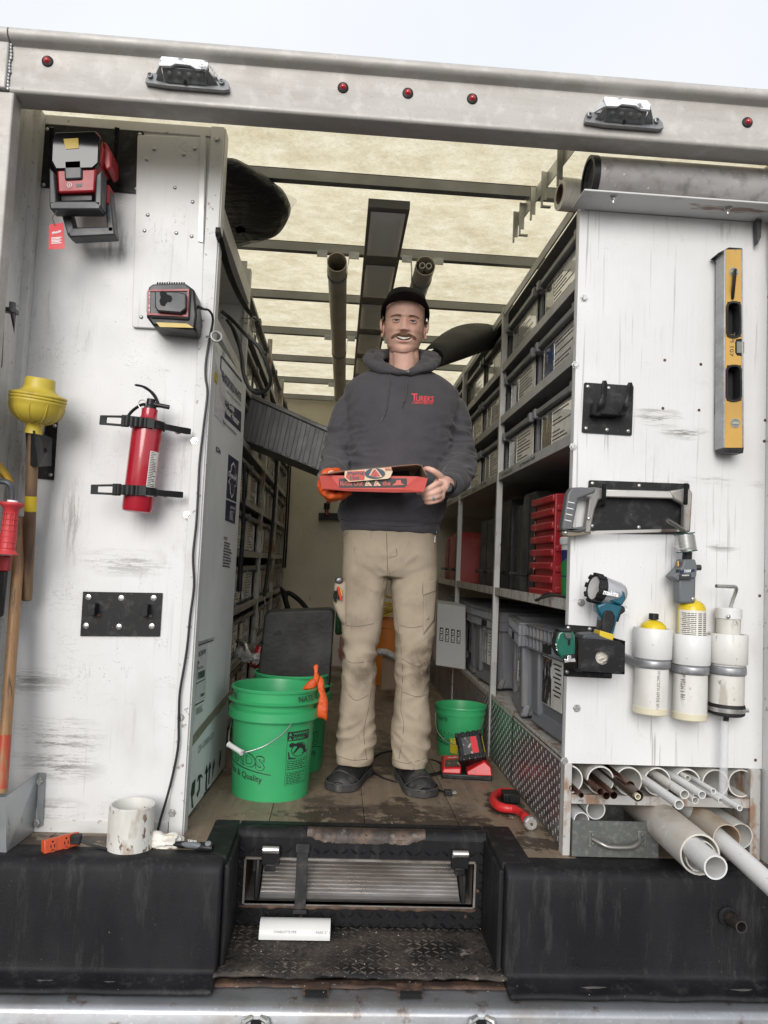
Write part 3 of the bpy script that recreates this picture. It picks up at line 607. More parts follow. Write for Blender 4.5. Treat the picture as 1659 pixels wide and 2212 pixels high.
hand('Lg Hammer Drill', 2.98, 1.218, .24); hand('Sm Hammer Drill', 3.30, 1.218, .20); hand('Hole Hawg', 3.80, 1.218, .14)
hand('Caulk Iron', 4.05, 1.218, .14); hand('Pistol Grip Saw', 4.40, 1.218, .22); hand('Band Saw Parts', 4.95, 1.218, .2)
kinds = [[1, 1, 3, 1, 1, 3, 1], [0, 3, 1, 3, 1, 3, 1], [2, 3, 1, 1, 3, 1, 3]]
for r_, z in enumerate((1.715, 1.478, 1.225)):
    for k in range(7):
        b = k // 2; y = (2.315, 3.405, 4.495, 5.585)[b] + .265 + (k % 2)*.535
        put_bin(kinds[r_][k], RX+.012, y, z, 0, 'right', rown[r_], k)
# left rack
LK = T3('shelving_rack', 'chipped steel rack full of bins left of the aisle, behind the tall carton', 'rack', (-.7, 4.8, 0))
for y in (4.335, 5.30, 6.24): M().box((LX-.022, y-.011, 0), (LX+.004, y+.011, 2.06)).build('post', rackrust, LK, bevel=.002)
LZ = (1.800, 1.555, 1.310, 1.065, .825, .573, .330, .10)
for z in LZ:
    m = M(); m.box((-1.03, 3.32, z+.006), (LX-.004, 6.28, z+.009))
    for a, b in ((3.32, 4.322), (4.348, 5.288), (5.312, 6.228)): m.box((LX-.006, a, z-.006), (LX, b, z+.024))
    m.build('shelf', rackpaint, LK)
for r_, z in enumerate(LZ):
    for k in range(6):
        b = k // 2; y = (3.33, 4.36, 5.32)[b] + .235 + (k % 2)*.485
        put_bin((3, 1, 1, 3, 1, 1)[(k+r_) % 6], LX-.010, y, z+.012, pi, 'left', rown[r_], k)
# checker-plate kick panel
chk = mat('checker_plate', (.27, .26, .26), .36, .75, L=[((.11, .06, .06), 4, (1, 1, 1), .45, .7, .7), ((.10, .12, .10), 7, (1, 1, 1), .5, .7, .6)], B=[(120, (1, 1, 1), .1)])
KP = M().box((RX+.001, 2.312, .002), (RX+.004, 6.28, .247)).build('kick_panel', chk, RK)
m = M(); i = 0; y = 2.33
while y < 5.2:
    for j in range(8):
        z = .018 + j*.031 + (.0155 if i % 2 else 0)
        if z < .238: lug(m, (RX+.001, y, z), (0, .22, 1), (-1, 0, 0), .0085, .0013, .0015)
    y += .026; i += 1
m.build('checker_lug', mat('polished_lug', (.27, .265, .26), .34, .8), KP, kind='stuff', smooth=0)
# grey crates on the bottom shelf
CW, CHT = .45, .345
def make_crate(label):
    t = T3('stacking_crate', label, 'crate', (0, 0, 0), 'grey stacking crates on the bottom shelf')
    m = M(); w = CW; h = CHT; a = w/2-.012; b = w/2
    # body: recessed front panel between two rounded corner columns
    m.add([V((.02, -a+.012, .0)), V((.02, a-.012, 0)), V((.38, a-.012, 0)), V((.38, -a+.012, 0)), V((.008, -a, h-.08)), V((.008, a, h-.08)), V((.39, a, h-.08)), V((.39, -a, h-.08))],
          [(3, 2, 1, 0), (0, 1, 5, 4), (1, 2, 6, 5), (2, 3, 7, 6), (3, 0, 4, 7)])
    m.build('body', greycrate, t, bevel=.012, seg=3)
    m = M()
    for s_ in (-1, 1): m.prism([V((.000, s_*(a-.085), .03)), V((.000, s_*(a-.010), .03)), V((-.006, s_*(a-.004), h-.075)), V((-.006, s_*(a-.085), h-.075))], (.03, 0, 0))
    m.prism([V((-.004, -a+.006, -.002)), V((-.004, a-.006, -.002)), V((.012, a-.006, .045)), V((.012, -a+.006, .045))], (.03, 0, 0))
    m.build('corner_column', greycrate, t, bevel=.008, seg=2)
    m = M(); z0, z1 = h-.085, h
    m.frame([V((-.012, -b, z0)), V((-.012, b, z0)), V((.40, b, z0)), V((.40, -b, z0))], [V((.008, -b+.02, z0)), V((.008, b-.02, z0)), V((.38, b-.02, z0)), V((.38, -b+.02, z0))], (0, 0, z1-z0))
    for z in (z0, z0+.04, z1-.006): m.frame([V((-.022, -b-.008, z)), V((-.022, b+.008, z)), V((.41, b+.008, z)), V((.41, -b-.008, z))], [V((-.010, -b+.02, z)), V((-.010, b-.02, z)), V((.38, b-.02, z)), V((.38, -b+.02, z))], (0, 0, .005))
    for k in range(12):
        y = -b + (2*b)*k/11
        m.box((-.021, y-.0015, z0+.001), (-.011, y+.0015, z1-.001))
    for k in range(7):
        x = -.01+.4*k/6; m.box((x-.0015, -b-.008, z0+.001), (x+.0015, -b, z1-.001)); m.box((x-.0015, b, z0+.001), (x+.0015, b+.008, z1-.001))
    m.build('rim', greycrate, t, bevel=.001, seg=1)
    M().box((-.0225, -.03, z0+.004), (-.012, .03, z0+.034)).build('grip_hole', MC['hole_black'], t)
    m = M(); m.box((.004, -.10, .085), (.0065, .10, z0-.012)); l = m.build('label_sheet', paper, t)
    m = M(); m.box((.0030, .005, .088), (.004, .097, z0-.015)); m.build('picture', mat('label_photo_bottles', (.03, .03, .032), .25, 0, L=[((.55, .55, .56), 16, (1, 1.5, .6), .52, .58, .9), ((.04, .10, .45), 15, (1, 1.5, .6), .60, .66, .9), ((.3, .04, .04), 23, (1, 1.5, .6), .66, .7, .8)], coat=1), l)
    m = M()
    for k in range(8): m.box((.0034, -.09+.01*(k % 2), z0-.030-k*.0145), (.004, -.012-.01*(k % 3), z0-.025-k*.0145))
    m.build('print', ink, l); return t
CR = make_crate('grey crate on the bottom shelf nearest the open back, bottle pictures on its label')
CR.location = V((.735, 2.575, .277)); CR.rotation_euler = (0, 0, R(3))
copy_tree(CR, (.735, 3.055, .277), R(-8), 'grey crate turned slightly askew on the bottom shelf, second from the open back')
copy_tree(CR, (.735, 3.68, .277), R(4), 'grey crate in dim light just beyond the second rack post, third from the open back')
copy_tree(CR, (.735, 4.18, .277), R(-3), 'grey crate on the bottom shelf half behind the white carton')
copy_tree(CR, (.74, 4.72, .277), R(2), 'dark grey crate farthest along the bottom shelf, above the white carton')
# things on the middle shelf: red cases, black cases, tub, jerrycan
t = T3('tool_case', 'red ribbed plastic tool case standing upright on the middle shelf', 'tool case', (.9, 2.7, .718))
m = M(); m.box((.745, 2.60, .718), (1.15, 2.88, 1.09))
m.build('body', redplas, t, bevel=.02, seg=2)
m = M()
for k in range(8): z = .728+.047*k; m.box((.728, 2.595, z), (.9, 2.885, z+.026))
m.build('rib', redplas, t, bevel=.005, kind='stuff')
m = M(); m.box((.735, 2.585, .722), (1.15, 2.597, 1.085)); m.k = 0
for k in range(5): z = .745+.07*k; m.box((.74, 2.575, z), (1.1, 2.586, z+.022))
m.build('lid', redplas, t, bevel=.004)
text('TE 70', flat((.7268, 2.80, .80), (0, 0, 1), (0, 1, 0)), w=.2, h=.022).build('lettering', mat('pale_red_print', (.55, .16, .15), .5), t, smooth=0)
def case(nm, y0, y1, z1, label, mt, x0=.76):
    t = T3(nm, label, 'tool case', (x0+.2, (y0+y1)/2, .718)); c = .05
    m = M(); m.prism([V((x0, y0, .718)), V((x0, y0, z1-c)), V((x0, y0+c*.5, z1)), V((x0, y1-c*.5, z1)), V((x0, y1, z1-c)), V((x0, y1, .718))], (.4, 0, 0)); m.build('body', mt, t, bevel=.01)
    m = M(); m.tube([V((x0-.012, y0+.06, .80)), V((x0-.03, y0+.07, .80)), V((x0-.03, y1-.07, .80)), V((x0-.012, y1-.06, .80))], .008, 8); m.build('handle', blackplas, t)
    m = M(); m.box((x0-.003, (y0+y1)/2-.004, .73), (x0+.003, (y0+y1)/2+.004, z1-.01)); m.build('seam', blackplas, t)
case('tool_case', 2.93, 3.16, 1.13, 'tall black tool case next to the red case on the middle shelf', blackplas)
case('tool_case', 3.20, 3.36, 1.10, 'slim black tool case beside the second rack post', blackplas, .78)
case('tool_case', 3.46, 3.86, 1.14, 'wide black tool case in the bay beyond the second rack post', blackplas, .78)
case('tool_case', 3.92, 4.30, 1.08, 'black tool case farther along the middle shelf near the red can', blackplas, .80)
case('tool_case', 4.62, 4.96, 1.03, 'faded red tool case seen just right of the man\'s hip', mat('faded_red_plastic', (.30, .035, .03), .45, 0, L=[((.4, .14, .05), 9, (1, 1, 1), .55, .7, .6)]), .74)
case('fuel_can', 5.05, 5.4, 1.02, 'dark red can at the far end of the middle shelf', redplas, .76)
foam = mat('dark_foam', (.045, .05, .05), .9, 0, L=[((.10, .11, .11), 160, (1, 1, 1), .5, .7, .8)], B=[(200, (1, 1, 1), .5)])
for y, z1, x, d_ in ((2.52, 1.19, .80, 'nearest to the white partition'), (2.66, 1.18, .86, 'between two others, behind the red case'), (2.80, 1.16, .90, 'farthest in, behind the red case')):
    m = M(); m.box((x, y-.055, .72), (x+.35, y+.05, z1)); m.build('foam_block', foam, None, bevel=.004, top=('dark foam block on the middle shelf, ' + d_, 'foam block', 'foam blocks on the middle shelf'))
t = T3('chemical_tub', 'white plastic tub with green and navy label beside the red case', 'tub', (.79, 2.46, .718))
m = M(); c = (.80, 2.452, .718)
m.lathe([(.0, 0), (.066, 0), (.070, .006), (.075, .19), (.075, .195)], c, n=40); m.build('tub_wall', mat('white_tub_plastic', (.72, .72, .72), .35), t)
m = M(); m.lathe([(.075, .188), (.080, .188), (.081, .194), (.081, .208), (.078, .212), (.0, .212)], c, n=40); m.build('lid', MC['white_tub_plastic'], t)
def bandm(c, r0, r1, z0, z1, a0, a1, n=20, top=None):
    m = M(); vs = []; c = V(c)
    for i in range(n+1):
        a = R(a0 + (a1-a0)*i/n)
        for z, r in ((z0, r0), ((top(i/n) if top else z1), r1)): vs.append(c + V((r*cos(a), r*sin(a), z)))
    m.add(vs, [(2*i, 2*i+2, 2*i+3, 2*i+1) for i in range(n)]); return m
bandm(c, .0718, .0755, .02, .17, 170, 300).build('label_navy', mat('navy_print', (.01, .015, .12), .4), t)
bandm(c, .0722, .0757, .022, .15, 172, 300, top=lambda u: .125+.03*sin(u*2.5)).build('label_green', mat('green_print', (.015, .20, .05), .4), t)
bandm(c, .0742, .0746, .083, .088, 171, 300).build('label_stripe', MC['navy_print'], t)
wt = mat('white_print', (.8, .8, .8), .5)
text('CHUTE', lambda u, v: V(c) + V((.0765*cos(R(228)+u/.0765), .0765*sin(R(228)+u/.0765), .108+v)), w=.05, h=.015, bold=.02).build('lettering', wt, t, smooth=0)
t = T3('rotary_tool', 'teal power tool with coiled black cord at the near end of the middle shelf', 'power tool', (.78, 2.38, .72))
teal = mat('teal_plastic', (.012, .12, .14), .35, 0, L=[((.03, .06, .07), 15, (1, 1, 1), .5, .8, .6)])
M().ell((.775, 2.385, .765), (.035, .04, .045)).build('housing', teal, t)
q = [V((.765 + .042*cos(a), 2.37 + .05*sin(a*1.02), .735 + .004*a + .045*max(0, sin(a)))) for a in [i*.3 for i in range(60)]]
m = M(); m.tube([V((.735 + .02*cos(a*.5), 2.35 + .012*sin(a), .765+.045*sin(a*.9))) for a in [i*.35 for i in range(40)]], .004, 6); m.tube(spline([(.76, 2.36, .728), (.70, 2.43, .742), (.665, 2.52, .722), (.68, 2.56, .72), (.70, 2.50, .745), (.74, 2.36, .73)]), .0045, 6); m.build('cord', cable_m, t)
# white carton sticking out
t = T3('flat_carton', 'white flat carton with four black name marks, standing on the bottom shelf edge', 'carton', (.68, 4.4, .25))
cart = mat('white_carton', (.42, .42, .41), .55, 0, L=[((.3, .29, .28), 5, (1, 1, 1), .5, .8, .5)])
p = [W(941, 1437, Y=4.15), W(1006, 1447, Y=4.15), W(1006, 1310, Y=4.15), W(945, 1302, Y=4.15)]
m = M(); m.prism(p, (.02, .30, 0)); m.build('carton_body', cart, t, bevel=.004)
M().prism([p[3]+V((-.001, .001, .002)), p[2]+V((.001, .001, .002)), p[2]+V((.001, .30, .002)), p[3]+V((-.001, .30, .002))], (0, 0, .003)).build('flap', cart, t)
uu = (p[1]-p[0]).normalized(); vv = (p[3]-p[0]).normalized(); L_ = (p[1]-p[0]).length; H_ = (p[3]-p[0]).length
for k in range(4):
    o = p[0] + uu*(L_*(.10+.19*k)) + vv*(H_*.40) + V((0, -.002, 0))
    M().prism([o, o+uu*.020, o+uu*.020+vv*.072, o+vv*.072], (0, .0015, 0)).build('name_mark', ink, t)
    text('\u25B2DELTA'[1:], flat(o+uu*.016+vv*.006+V((0, -.001, 0)), vv, -uu), w=.06, h=.011, bold=.02).build('lettering', wt, t, smooth=0)
# rolled mat and items on top of right rack
t = T3('rolled_mat', 'black rubber mat rolled into a cone, lying across the top of the right rack', 'rolled mat', W(990, 760, Y=3.7))
a = W(934, 774, Y=3.35); b = W(1066, 728, Y=3.9); m = M(); d_ = (b-a).normalized(); n_ = 24
vs = []
for i in range(13):
    f = i/12; c_ = a.lerp(b, f) + V((0, 0, .03*sin(f*pi)))
    r1 = .055 + .06*sin(f*pi*.75); r2 = .044+.030*sin(f*pi)
    up = V((0, 0, 1)); sd = d_.cross(up).normalized(); up = sd.cross(d_)
    for k in range(n_+1): g = R(-60) + R(330)*k/n_; vs.append(c_ + up*cos(g)*r2*1.0 + sd*sin(g)*r1)
m.add(vs, [(i*(n_+1)+k, i*(n_+1)+k+1, (i+1)*(n_+1)+k+1, (i+1)*(n_+1)+k) for i in range(12) for k in range(n_)])
m.build('mat_sheet', mat('textured_rubber', (.03, .029, .028), .7, 0, B=[(160, (1, 1, 1), .7)]), t, solid=.006)
t = T3('flat_board', 'grey board leaning on the top of the right rack below the rolled mat', 'board', (.9, 4.5, 2))
M().box((.74, 3.5, 2.0), (1.2, 5.4, 2.03)).build('board', greybin, t)
t = T3('tape_roll', 'roll of clear tape standing on the near end of the right rack', 'tape roll', (.66, 2.3, 2.0))
c0 = W(1209, 419, Y=2.31); m = M(); m.k = 0; m.pipe(c0, c0+V((.055, .004, 0)), .050, .030); m.build('tape', mat('clear_tape', (.55, .53, .46), .3, 0, L=[((.7, .68, .62), 40, (6, 1, 1), .4, .6, .6)]), t)
M().pipe(c0+V((-.001, 0, 0)), c0+V((.056, .004, 0)), .0305, .027).build('core', mat('brown_card', (.10, .06, .045), .7), t)
t = T3('hook_rail', 'galvanised hook rail hanging under the roof at upper right', 'hook rail', (.6, 2.4, 2.1))
a = W(1216, 325, Z=2.12); b = W(1117, 462, Z=2.12); a = a + (a-b)*.2
gv2 = mat('galv_bright', (.50, .50, .47), .35, .7, L=[((.3, .3, .28), 30, (1, 1, 1), .5, .7, .6)])
m = M(); dd = (b-a).normalized(); m.prism([a, b, b+V((0, 0, -.05)), a+V((0, 0, -.05))], (.003, 0, 0)); m.build('rail', gv2, t)
for k, f in enumerate((.16, .42, .62, .84, .97)):
    p = a.lerp(b, f); m = M(); m.box(p+V((-.018, -.002, -.095)), p+V((.0, .002, .0))) ; m.box(p+V((-.018, -.004, -.115)), p+V((-.012, .004, -.0))); m.box(p+V((-.018, -.006, -.12)), p+V((.014, .006, -.115))) if k % 2 else None
    m.build('hook', gv2, t)
# ledge and the long pipe on it, upper right
M().box((.665, 2.132, 1.925), (1.285, 2.25, 1.931)).build('ledge_board', mat('rust_edged_white', (.62, .62, .61), .5, 0, L=[((.2, .09, .05), 20, (.2, 1, 1), .58, .64, .8), ((.4, .38, .35), 7, (1, 1, 1), .5, .8, .5)]), TRK, bevel=.002)
m = M(); m.box((.69, 2.2475, 1.86), (1.28, 2.2495, 1.925))
for px, py in ((1325, 425), (1572, 449)):
    p = W(px, py, Z=1.925); m = M(); m.cyl(p, p-V((0, 0, .003)), .011, 14); m.cyl(p-V((0, 0, .003)), p-V((0, 0, .011)), .007, 6); m.cyl(p-V((0, 0, .011)), p-V((0, 0, .019)), .0035, 8); m.build('ledge_bolt', screwm, TRK, smooth=30)
t = T3('storage_tube', 'thick grimy white plastic tube lying across the ledge at upper right', 'tube', (.95, 2.19, 2.0))
grime = mat('grimy_pvc', (.38, .37, .36), .42, 0, L=[((.15, .125, .11), 3.2, (.5, 1, 1), .42, .62, .8), ((.11, .10, .09), 22, (1, 1, 1), .5, .7, .6), ((.62, .61, .6), 90, (1, 1, 1), .66, .7, .8)])
c0 = V((.70, 2.198, 1.996)); M().pipe(c0, c0+V((.565, 0, 0)), .064, .055, 48).build('tube_wall', grime, t)
M().pipe(c0-V((.006, 0, 0)), c0+V((.014, 0, 0)), .066, .055, 48).build('end_ring', blackplas, t)
M().pipe(c0+V((.53, 0, 0)), c0+V((.60, 0, 0)), .067, .060, 40).build('end_ring', mat('white_pvc_old', (.52, .51, .49), .4), t)
# ceiling tubes
tub = mat('beige_pvc_tube', (.55, .50, .42), .4, 0, L=[((.2, .18, .15), 5, (1, 1, 1), .5, .8, .5)])
for (x0, y0, x1, y1, lab, inner) in ((728, 566, 733, 790, 'empty beige plastic tube slung under the roof, left of the light strip', 0), (919, 574, 868, 745, 'beige plastic tube under the roof holding two thin white pipes, right of the light strip', 1)):
    a = W(x0, y0, Z=2.035); b = W(x1, y1, Z=2.035); b = a + (b-a).normalized()*2.9
    t = T3('ceiling_tube', lab, 'tube', a, 'tubes slung under the roof'); M().pipe(a, b, .0405, .0375, 40).build('tube_wall', tub, t)
    M().cyl(b-V((0, .02, 0)), b-V((0, .015, 0)), .037).build('end_plug', tub, t)
    for yy in (3.20, 4.42, 5.62):
        f = (yy-a.y)/(b.y-a.y)
        if f < 0 or f > 1: continue
        c_ = a.lerp(b, f); q = [c_+V((-.048, 0, .085)), c_+V((-.0425, 0, .03))] + [c_+V((.0425*cos(R(g)), 0, .0425*sin(R(g)))) for g in range(180, 361, 15)] + [c_+V((.0425, 0, .03)), c_+V((.048, 0, .085))]
        m = M(); m.prism([p_+V((0, -.02, 0)) for p_ in q] , (0, .0001, 0)) if False else m.add([p_+V((0, s_, 0)) for p_ in q for s_ in (-.02, .02)], [(2*i, 2*i+1, 2*i+3, 2*i+2) for i in range(len(q)-1)])
        m.box(c_+V((-.088, -.025, .060)), c_+V((-.046, -.022, .090))); m.box(c_+V((.046, -.025, .060)), c_+V((.088, -.022, .090)))
        m.build('hanger_strap', galv, t, solid=.0015)
    if inner:
        for dx in (-.014, .013):
            p = T3('thin_pipe', 'thin white pipe inside the right-hand ceiling tube, %s of the pair' % ('left' if dx < 0 else 'right'), 'pipe', a)
            M().pipe(a+V((dx, -.012, -.004)), a+(b-a)*.9+V((dx, 0, -.01)), .0125, .0095, 20).build('pipe_wall', mat('thin_white_pvc', (.62, .60, .54), .4), p)
# padded black bag in clear plastic, over the left top shelf
t = T3('plastic_wrapped_cushion', 'black puffy cushion in clear plastic hanging over the left top shelf edge', 'cushion', W(560, 440, Z=2.09))
out = [(484, 352), (520, 362), (560, 383), (595, 408), (619, 432), (628, 458), (619, 485), (598, 505), (560, 517), (538, 522)]
ring_ = [W(x, y, Z=2.09) for x, y in out]; ring_ += [V((-.60, 3.15, 2.09)), V((-.62, 2.6, 2.09))]
ring_ = spline(ring_+[ring_[0]], 4)[:-1]; cen = V((-.42, 2.85, 2.09)); m = M(); n_ = len(ring_)
for i in range(9):
    a = -pi/2 + pi*i/8
    for p in ring_:
        q = cen + (p-cen)*max(cos(a), .02)**.6; q.z = 2.10 + .055*sin(a) + .006*mn.noise(V((p.x*25, p.y*9, i*.7))); m.v.append(tuple(q))
for i in range(8):
    for k in range(n_): m.f.append((i*n_+k, i*n_+(k+1) % n_, (i+1)*n_+(k+1) % n_, (i+1)*n_+k)); m.mi.append(0)
m.build('cushion', mat('black_fabric_shiny', (.006, .006, .008), .38, 0, B=[(14, (.4, 2.4, 1), 1.0, .02), (50, (1, 1, 1), .3)]), t, smooth=180)
film = mat('clear_film', (.8, .78, .72), .2, 0, alpha=.22, B=[(40, (1, 1, 1), 1., .01)])
m = M(); fr = [W(x, y, Z=2.10) for x, y in ((560, 383), (585, 396), (612, 415), (641, 431), (634, 446), (629, 452))]; fi = [W(x, y, Z=2.09) for x, y in ((556, 386), (578, 402), (596, 418), (612, 434), (622, 450), (624, 460))]
fr = spline(fr, 4); fi = spline(fi, 4); m.add(fr+fi, [(i, i+1, len(fr)+i+1, len(fr)+i) for i in range(len(fr)-1)]); m.build('plastic_film', film, t)
t = T3('bungee_strap', 'black strap running from hook to eye bolt inside the left bay', 'strap', W(500, 600, X=-.41))
q = [W(471, 502, X=-.405), W(492, 580, X=-.405), W(517, 640, X=-.405), W(544, 685, X=-.405)]; qs = spline(q, 6)
M().tube(qs, [.009, .0095]+[.011]*(len(qs)-4)+[.007, .004], 8, flat=.4).build('strap_band', blackrub, t)
M().lathe([(.006, -.006), (.015, -.006), (.015, .006), (.006, .006)], q[0], (1, 0, 0), 14, closed=True).build('strap_eye', blackrub, t)
def torus(m, c, r, rr, ax, n=24, a0=0, a1=360):
    c = V(c); t_ = V(ax).normalized(); q = V((0, 0, 1)) if abs(t_.z) < .9 else V((1, 0, 0)); u = (q-t_*q.dot(t_)).normalized(); w = t_.cross(u)
    full = a1-a0 >= 360; k = n if full else n+1
    m.tube([c + u*r*cos(R(a0+(a1-a0)*i/n)) + w*r*sin(R(a0+(a1-a0)*i/n)) for i in range(k)], rr, 8, closed=full); return m
t = T3('eye_bolt', 'steel eye bolt at the end of the black strap', 'eye bolt', W(548, 688, X=-.4)); p = W(548, 688, X=-.405)
m = M(); torus(m, p, .014, .003, (.3, .3, 1)); m.cyl(p-V((.05, 0, 0)), p-V((.014, 0, 0)), .003, 8); m.build('eye', galv, t)
t = T3('eye_bolt', 'large steel eye bolt at the top front corner of the tall carton', 'eye bolt', W(466, 727, Y=2.3)); p = W(467, 727, Y=2.30)
m = M(); torus(m, p, .0155, .0038, (.35, -1, .2)); m.cyl(p+V((-.03, .01, 0)), p+V((-.014, 0, 0)), .004, 8); m.build('eye', screwm, t)
t = T3('coiled_hose', 'loop of thick black cable hanging beside the left rack', 'cable', W(540, 760, X=-.36))
q = spline([W(x, y, Y=yy) for x, y, yy in ((478, 672, 2.75), (500, 690, 2.75), (530, 722, 2.7), (560, 752, 2.7), (581, 800, 2.72), (583, 830, 2.75), (566, 848, 2.78), (545, 845, 2.8), (528, 815, 2.8), (522, 770, 2.8), (510, 722, 2.8), (490, 690, 2.8))], 7)
M().tube(q, .0068, 10).build('hose', cable_m, t)
m = M(); m.tube(spline([W(x, y, Y=2.9) for x, y in ((497, 696), (520, 760), (524, 800), (540, 838), (560, 842))], 6), .006, 8); m.build('hose', cable_m, t)
# ribbed panel across the aisle
t = T3('ribbed_panel', 'long dark grey ribbed plastic panel sloping across the aisle behind the man', 'panel', W(620, 930, Y=3.4))
pm = mat('dark_ribbed_plastic', (.12, .118, .12), .42, 0, L=[((.08, .078, .078), 5, (1, 1, 1), .45, .7, .5)])
YR = 3.55; A_ = W(528, 844, Y=YR); B_ = W(790, 960, Y=YR); C_ = W(790, 1056, Y=YR); D_ = W(528, 950, Y=YR)
A_ = A_ + (A_-B_)*.12; D_ = D_ + (D_-C_)*.12
ex = (B_-A_).normalized(); ln = (B_-A_).length; back = V((0, .13, -.02))
M().prism([A_, B_, C_, D_], back).build('slab', pm, t)
M().prism([A_+V((0, -.012, 0)), B_+V((0, -.012, 0)), B_+V((0, -.012, -.022)), A_+V((0, -.012, -.022))], (0, .14, 0)).build('top_edge', pm, t, bevel=.004)
for k in range(15):
    f = .04+.064*k; p0 = A_.lerp(B_, f+.045)+V((0, 0, -.024)); p1 = D_.lerp(C_, f-.02)+V((0, 0, .004)); w = ex*.026
    M().prism([p0, p0+w, p1+w, p1], (0, -.005, 0)).build('rib', pm, t, bevel=.002, seg=1)
# far end of the truck
t = T3('wall_bar', 'black steel bar with red bent handle on the cream end wall left of the man', 'wall bar', (-.1, 6.2, 1.2))
M().prism(PX([(688, 1108), (790, 1108), (790, 1124), (688, 1124)], 6.22), (0, .04, 0)).build('bar', blackmetal, t, bevel=.004)
q = spline(PX([(705, 1112), (707, 1090), (716, 1078), (735, 1066), (760, 1060)], 6.18), 5); M().tube(q, .016, 10).build('bent_handle', redplas, t)
p = W(706, 1094, Y=6.18); M().cyl(p-V((0, 0, .025)), p+V((0, 0, .025)), .024, 12).build('clamp', blackrub, t)
t = T3('orange_bucket', 'orange bucket standing far back between the man\'s legs, cable coiled in it', 'bucket', (.42, 5.2, 0))
org_ = mat('orange_plastic', (.50, .16, .02), .4, 0, L=[((.3, .09, .015), 7, (1, 1, 1), .5, .8, .6)])
c_ = (.385, 5.35, 0); M().lathe([(0, .0), (.14, 0), (.142, .01), (.155, .38), (.162, .385), (.162, .40), (.166, .44), (.152, .44), (.138, .01), (0, .01)], c_, n=36).build('bucket_wall', org_, t)
m = M()
for k in range(5): m.tube([V(c_) + V(((.10+.012*k)*cos(a), (.09)*sin(a)-.02, .46+.03*sin(a*1.5+k)+.03*k)) for a in [i*.4 for i in range(17)]], .008, 6)
m.build('coiled_cable', mat('yellow_cable', (.45, .30, .03), .5), t)
t = T3('cardboard_box', 'small brown cardboard box on the floor behind the man\'s knees', 'box', (.42, 4.7, 0))
M().prism(PX([(822, 1490), (855, 1490), (855, 1420), (825, 1412)], 4.6), (.02, .2, 0)).build('box_body', mat('brown_cardboard', (.22, .15, .10), .75, 0, L=[((.15, .1, .07), 8, (1, 1, 1), .5, .8, .6)]), t, bevel=.003)
p = W(835, 1420, Y=4.55); m = M()
m.tube(spline([p+V((-.05, 0, .03)), p+V((0, -.02, .03)), p+V((.06, -.01, .0))], 6), [.02]*12+[.018], 10); m.build('crumpled_bag', mat('silver_wrap', (.45, .45, .44), .3, .3, B=[(60, (1, 1, 1), 1., .01)]), None, top=('crumpled clear plastic bag on top of the small cardboard box', 'plastic bag'))
M().prism(PX([(722, 1372), (738, 1372), (736, 1322), (724, 1318)], 4.9), (.05, .2, 0)).build('green_bag', mat('green_fabric', (.02, .08, .03), .8, 0, B=[(30, (1, 1, 1), 1., .02)]), None, bevel=.02, top=('dark green bag on the floor right of the kneeling pad', 'bag'))
M().prism(PX([(715, 1440), (745, 1440), (740, 1375), (722, 1372)], 4.7), (.1, .2, 0)).build('striped_box', mat('cream_box', (.35, .31, .27), .7, 0, L=[((.2, .05, .03), 8, (3, 1, .5), .58, .62, .9)]), None, bevel=.004, top=('cream and red box on the floor behind the buckets', 'box'))
# straps and black uprights near the far end of the left rack
t = T3('elastic_strap', 'long black bungee cord slanting down across the left bins to a wire hook', 'bungee cord', W(600, 1200, X=-.42))
q = [W(611, 1010, X=-.415), W(616, 1090, X=-.415), W(602, 1200, X=-.415), W(586, 1300, X=-.415), W(584, 1384, X=-.415)]
q = [V((-.41, 4.9, 1.45)), V((-.41, 4.85, 1.2)), V((-.41, 4.75, .9)), V((-.41, 4.5, .60))]
M().tube(spline(q, 6), .010, 8).build('cord', blackrub, t)
m = M(); m.tube([q[-1], q[-1]+V((.01, 0, -.05)), q[-1]+V((0, .01, -.07)), q[-1]+V((-.01, 0, -.05))], .0035, 6); m.build('wire_hook', galv, t)
t = T3('elastic_strap', 'black bungee cord hanging beside the carton with a steel wire hook', 'bungee cord', W(518, 1200, X=-.41))
p0 = W(528, 1000, Y=3.29); p1 = W(516, 1278, Y=3.29); M().tube([p0, p0.lerp(p1, .5)+V((.006, 0, 0)), p1], [.008, .008, .012], 8).build('cord', blackrub, t)
m = M(); m.tube(spline([p1, p1+V((.012, 0, -.004)), p1+V((.02, 0, -.03))], 5), .003, 6); m.tube(spline([p1, p1+V((-.02, 0, -.03)), p1+V((-.006, 0, -.075)), p1+V((-.02, 0, -.10)), p1+V((-.035, 0, -.08))], 5), .003, 6); m.build('wire_hook', galv, t)
for y, lab in ((5.86, 'nearer black bungee strap at the far end of the left rack'), (6.10, 'farther black bungee strap at the far end of the left rack')):
    M().tube(spline([V((-.405, y, 1.62)), V((-.40, y-.02, 1.2)), V((-.405, y+.01, .75))], 6), .014, 8, flat=.5).build('elastic_strap', blackrub, None, top=(lab, 'strap'))
t = T3('bent_rod', 'black bent rod handle leaning against the end wall above the kneeling pad', 'rod', (-.25, 6.1, .6))
M().tube(spline(PX([(665, 1318), (650, 1300), (632, 1285), (621, 1281), (617, 1290)], 5.8), 4), .018, 8).build('rod', blackrub, t)
M().tube(PX([(622, 1316), (612, 1278), (606, 1268)], 5.7), [.02, .02, .006], 8).build('grip', blackrub, t)
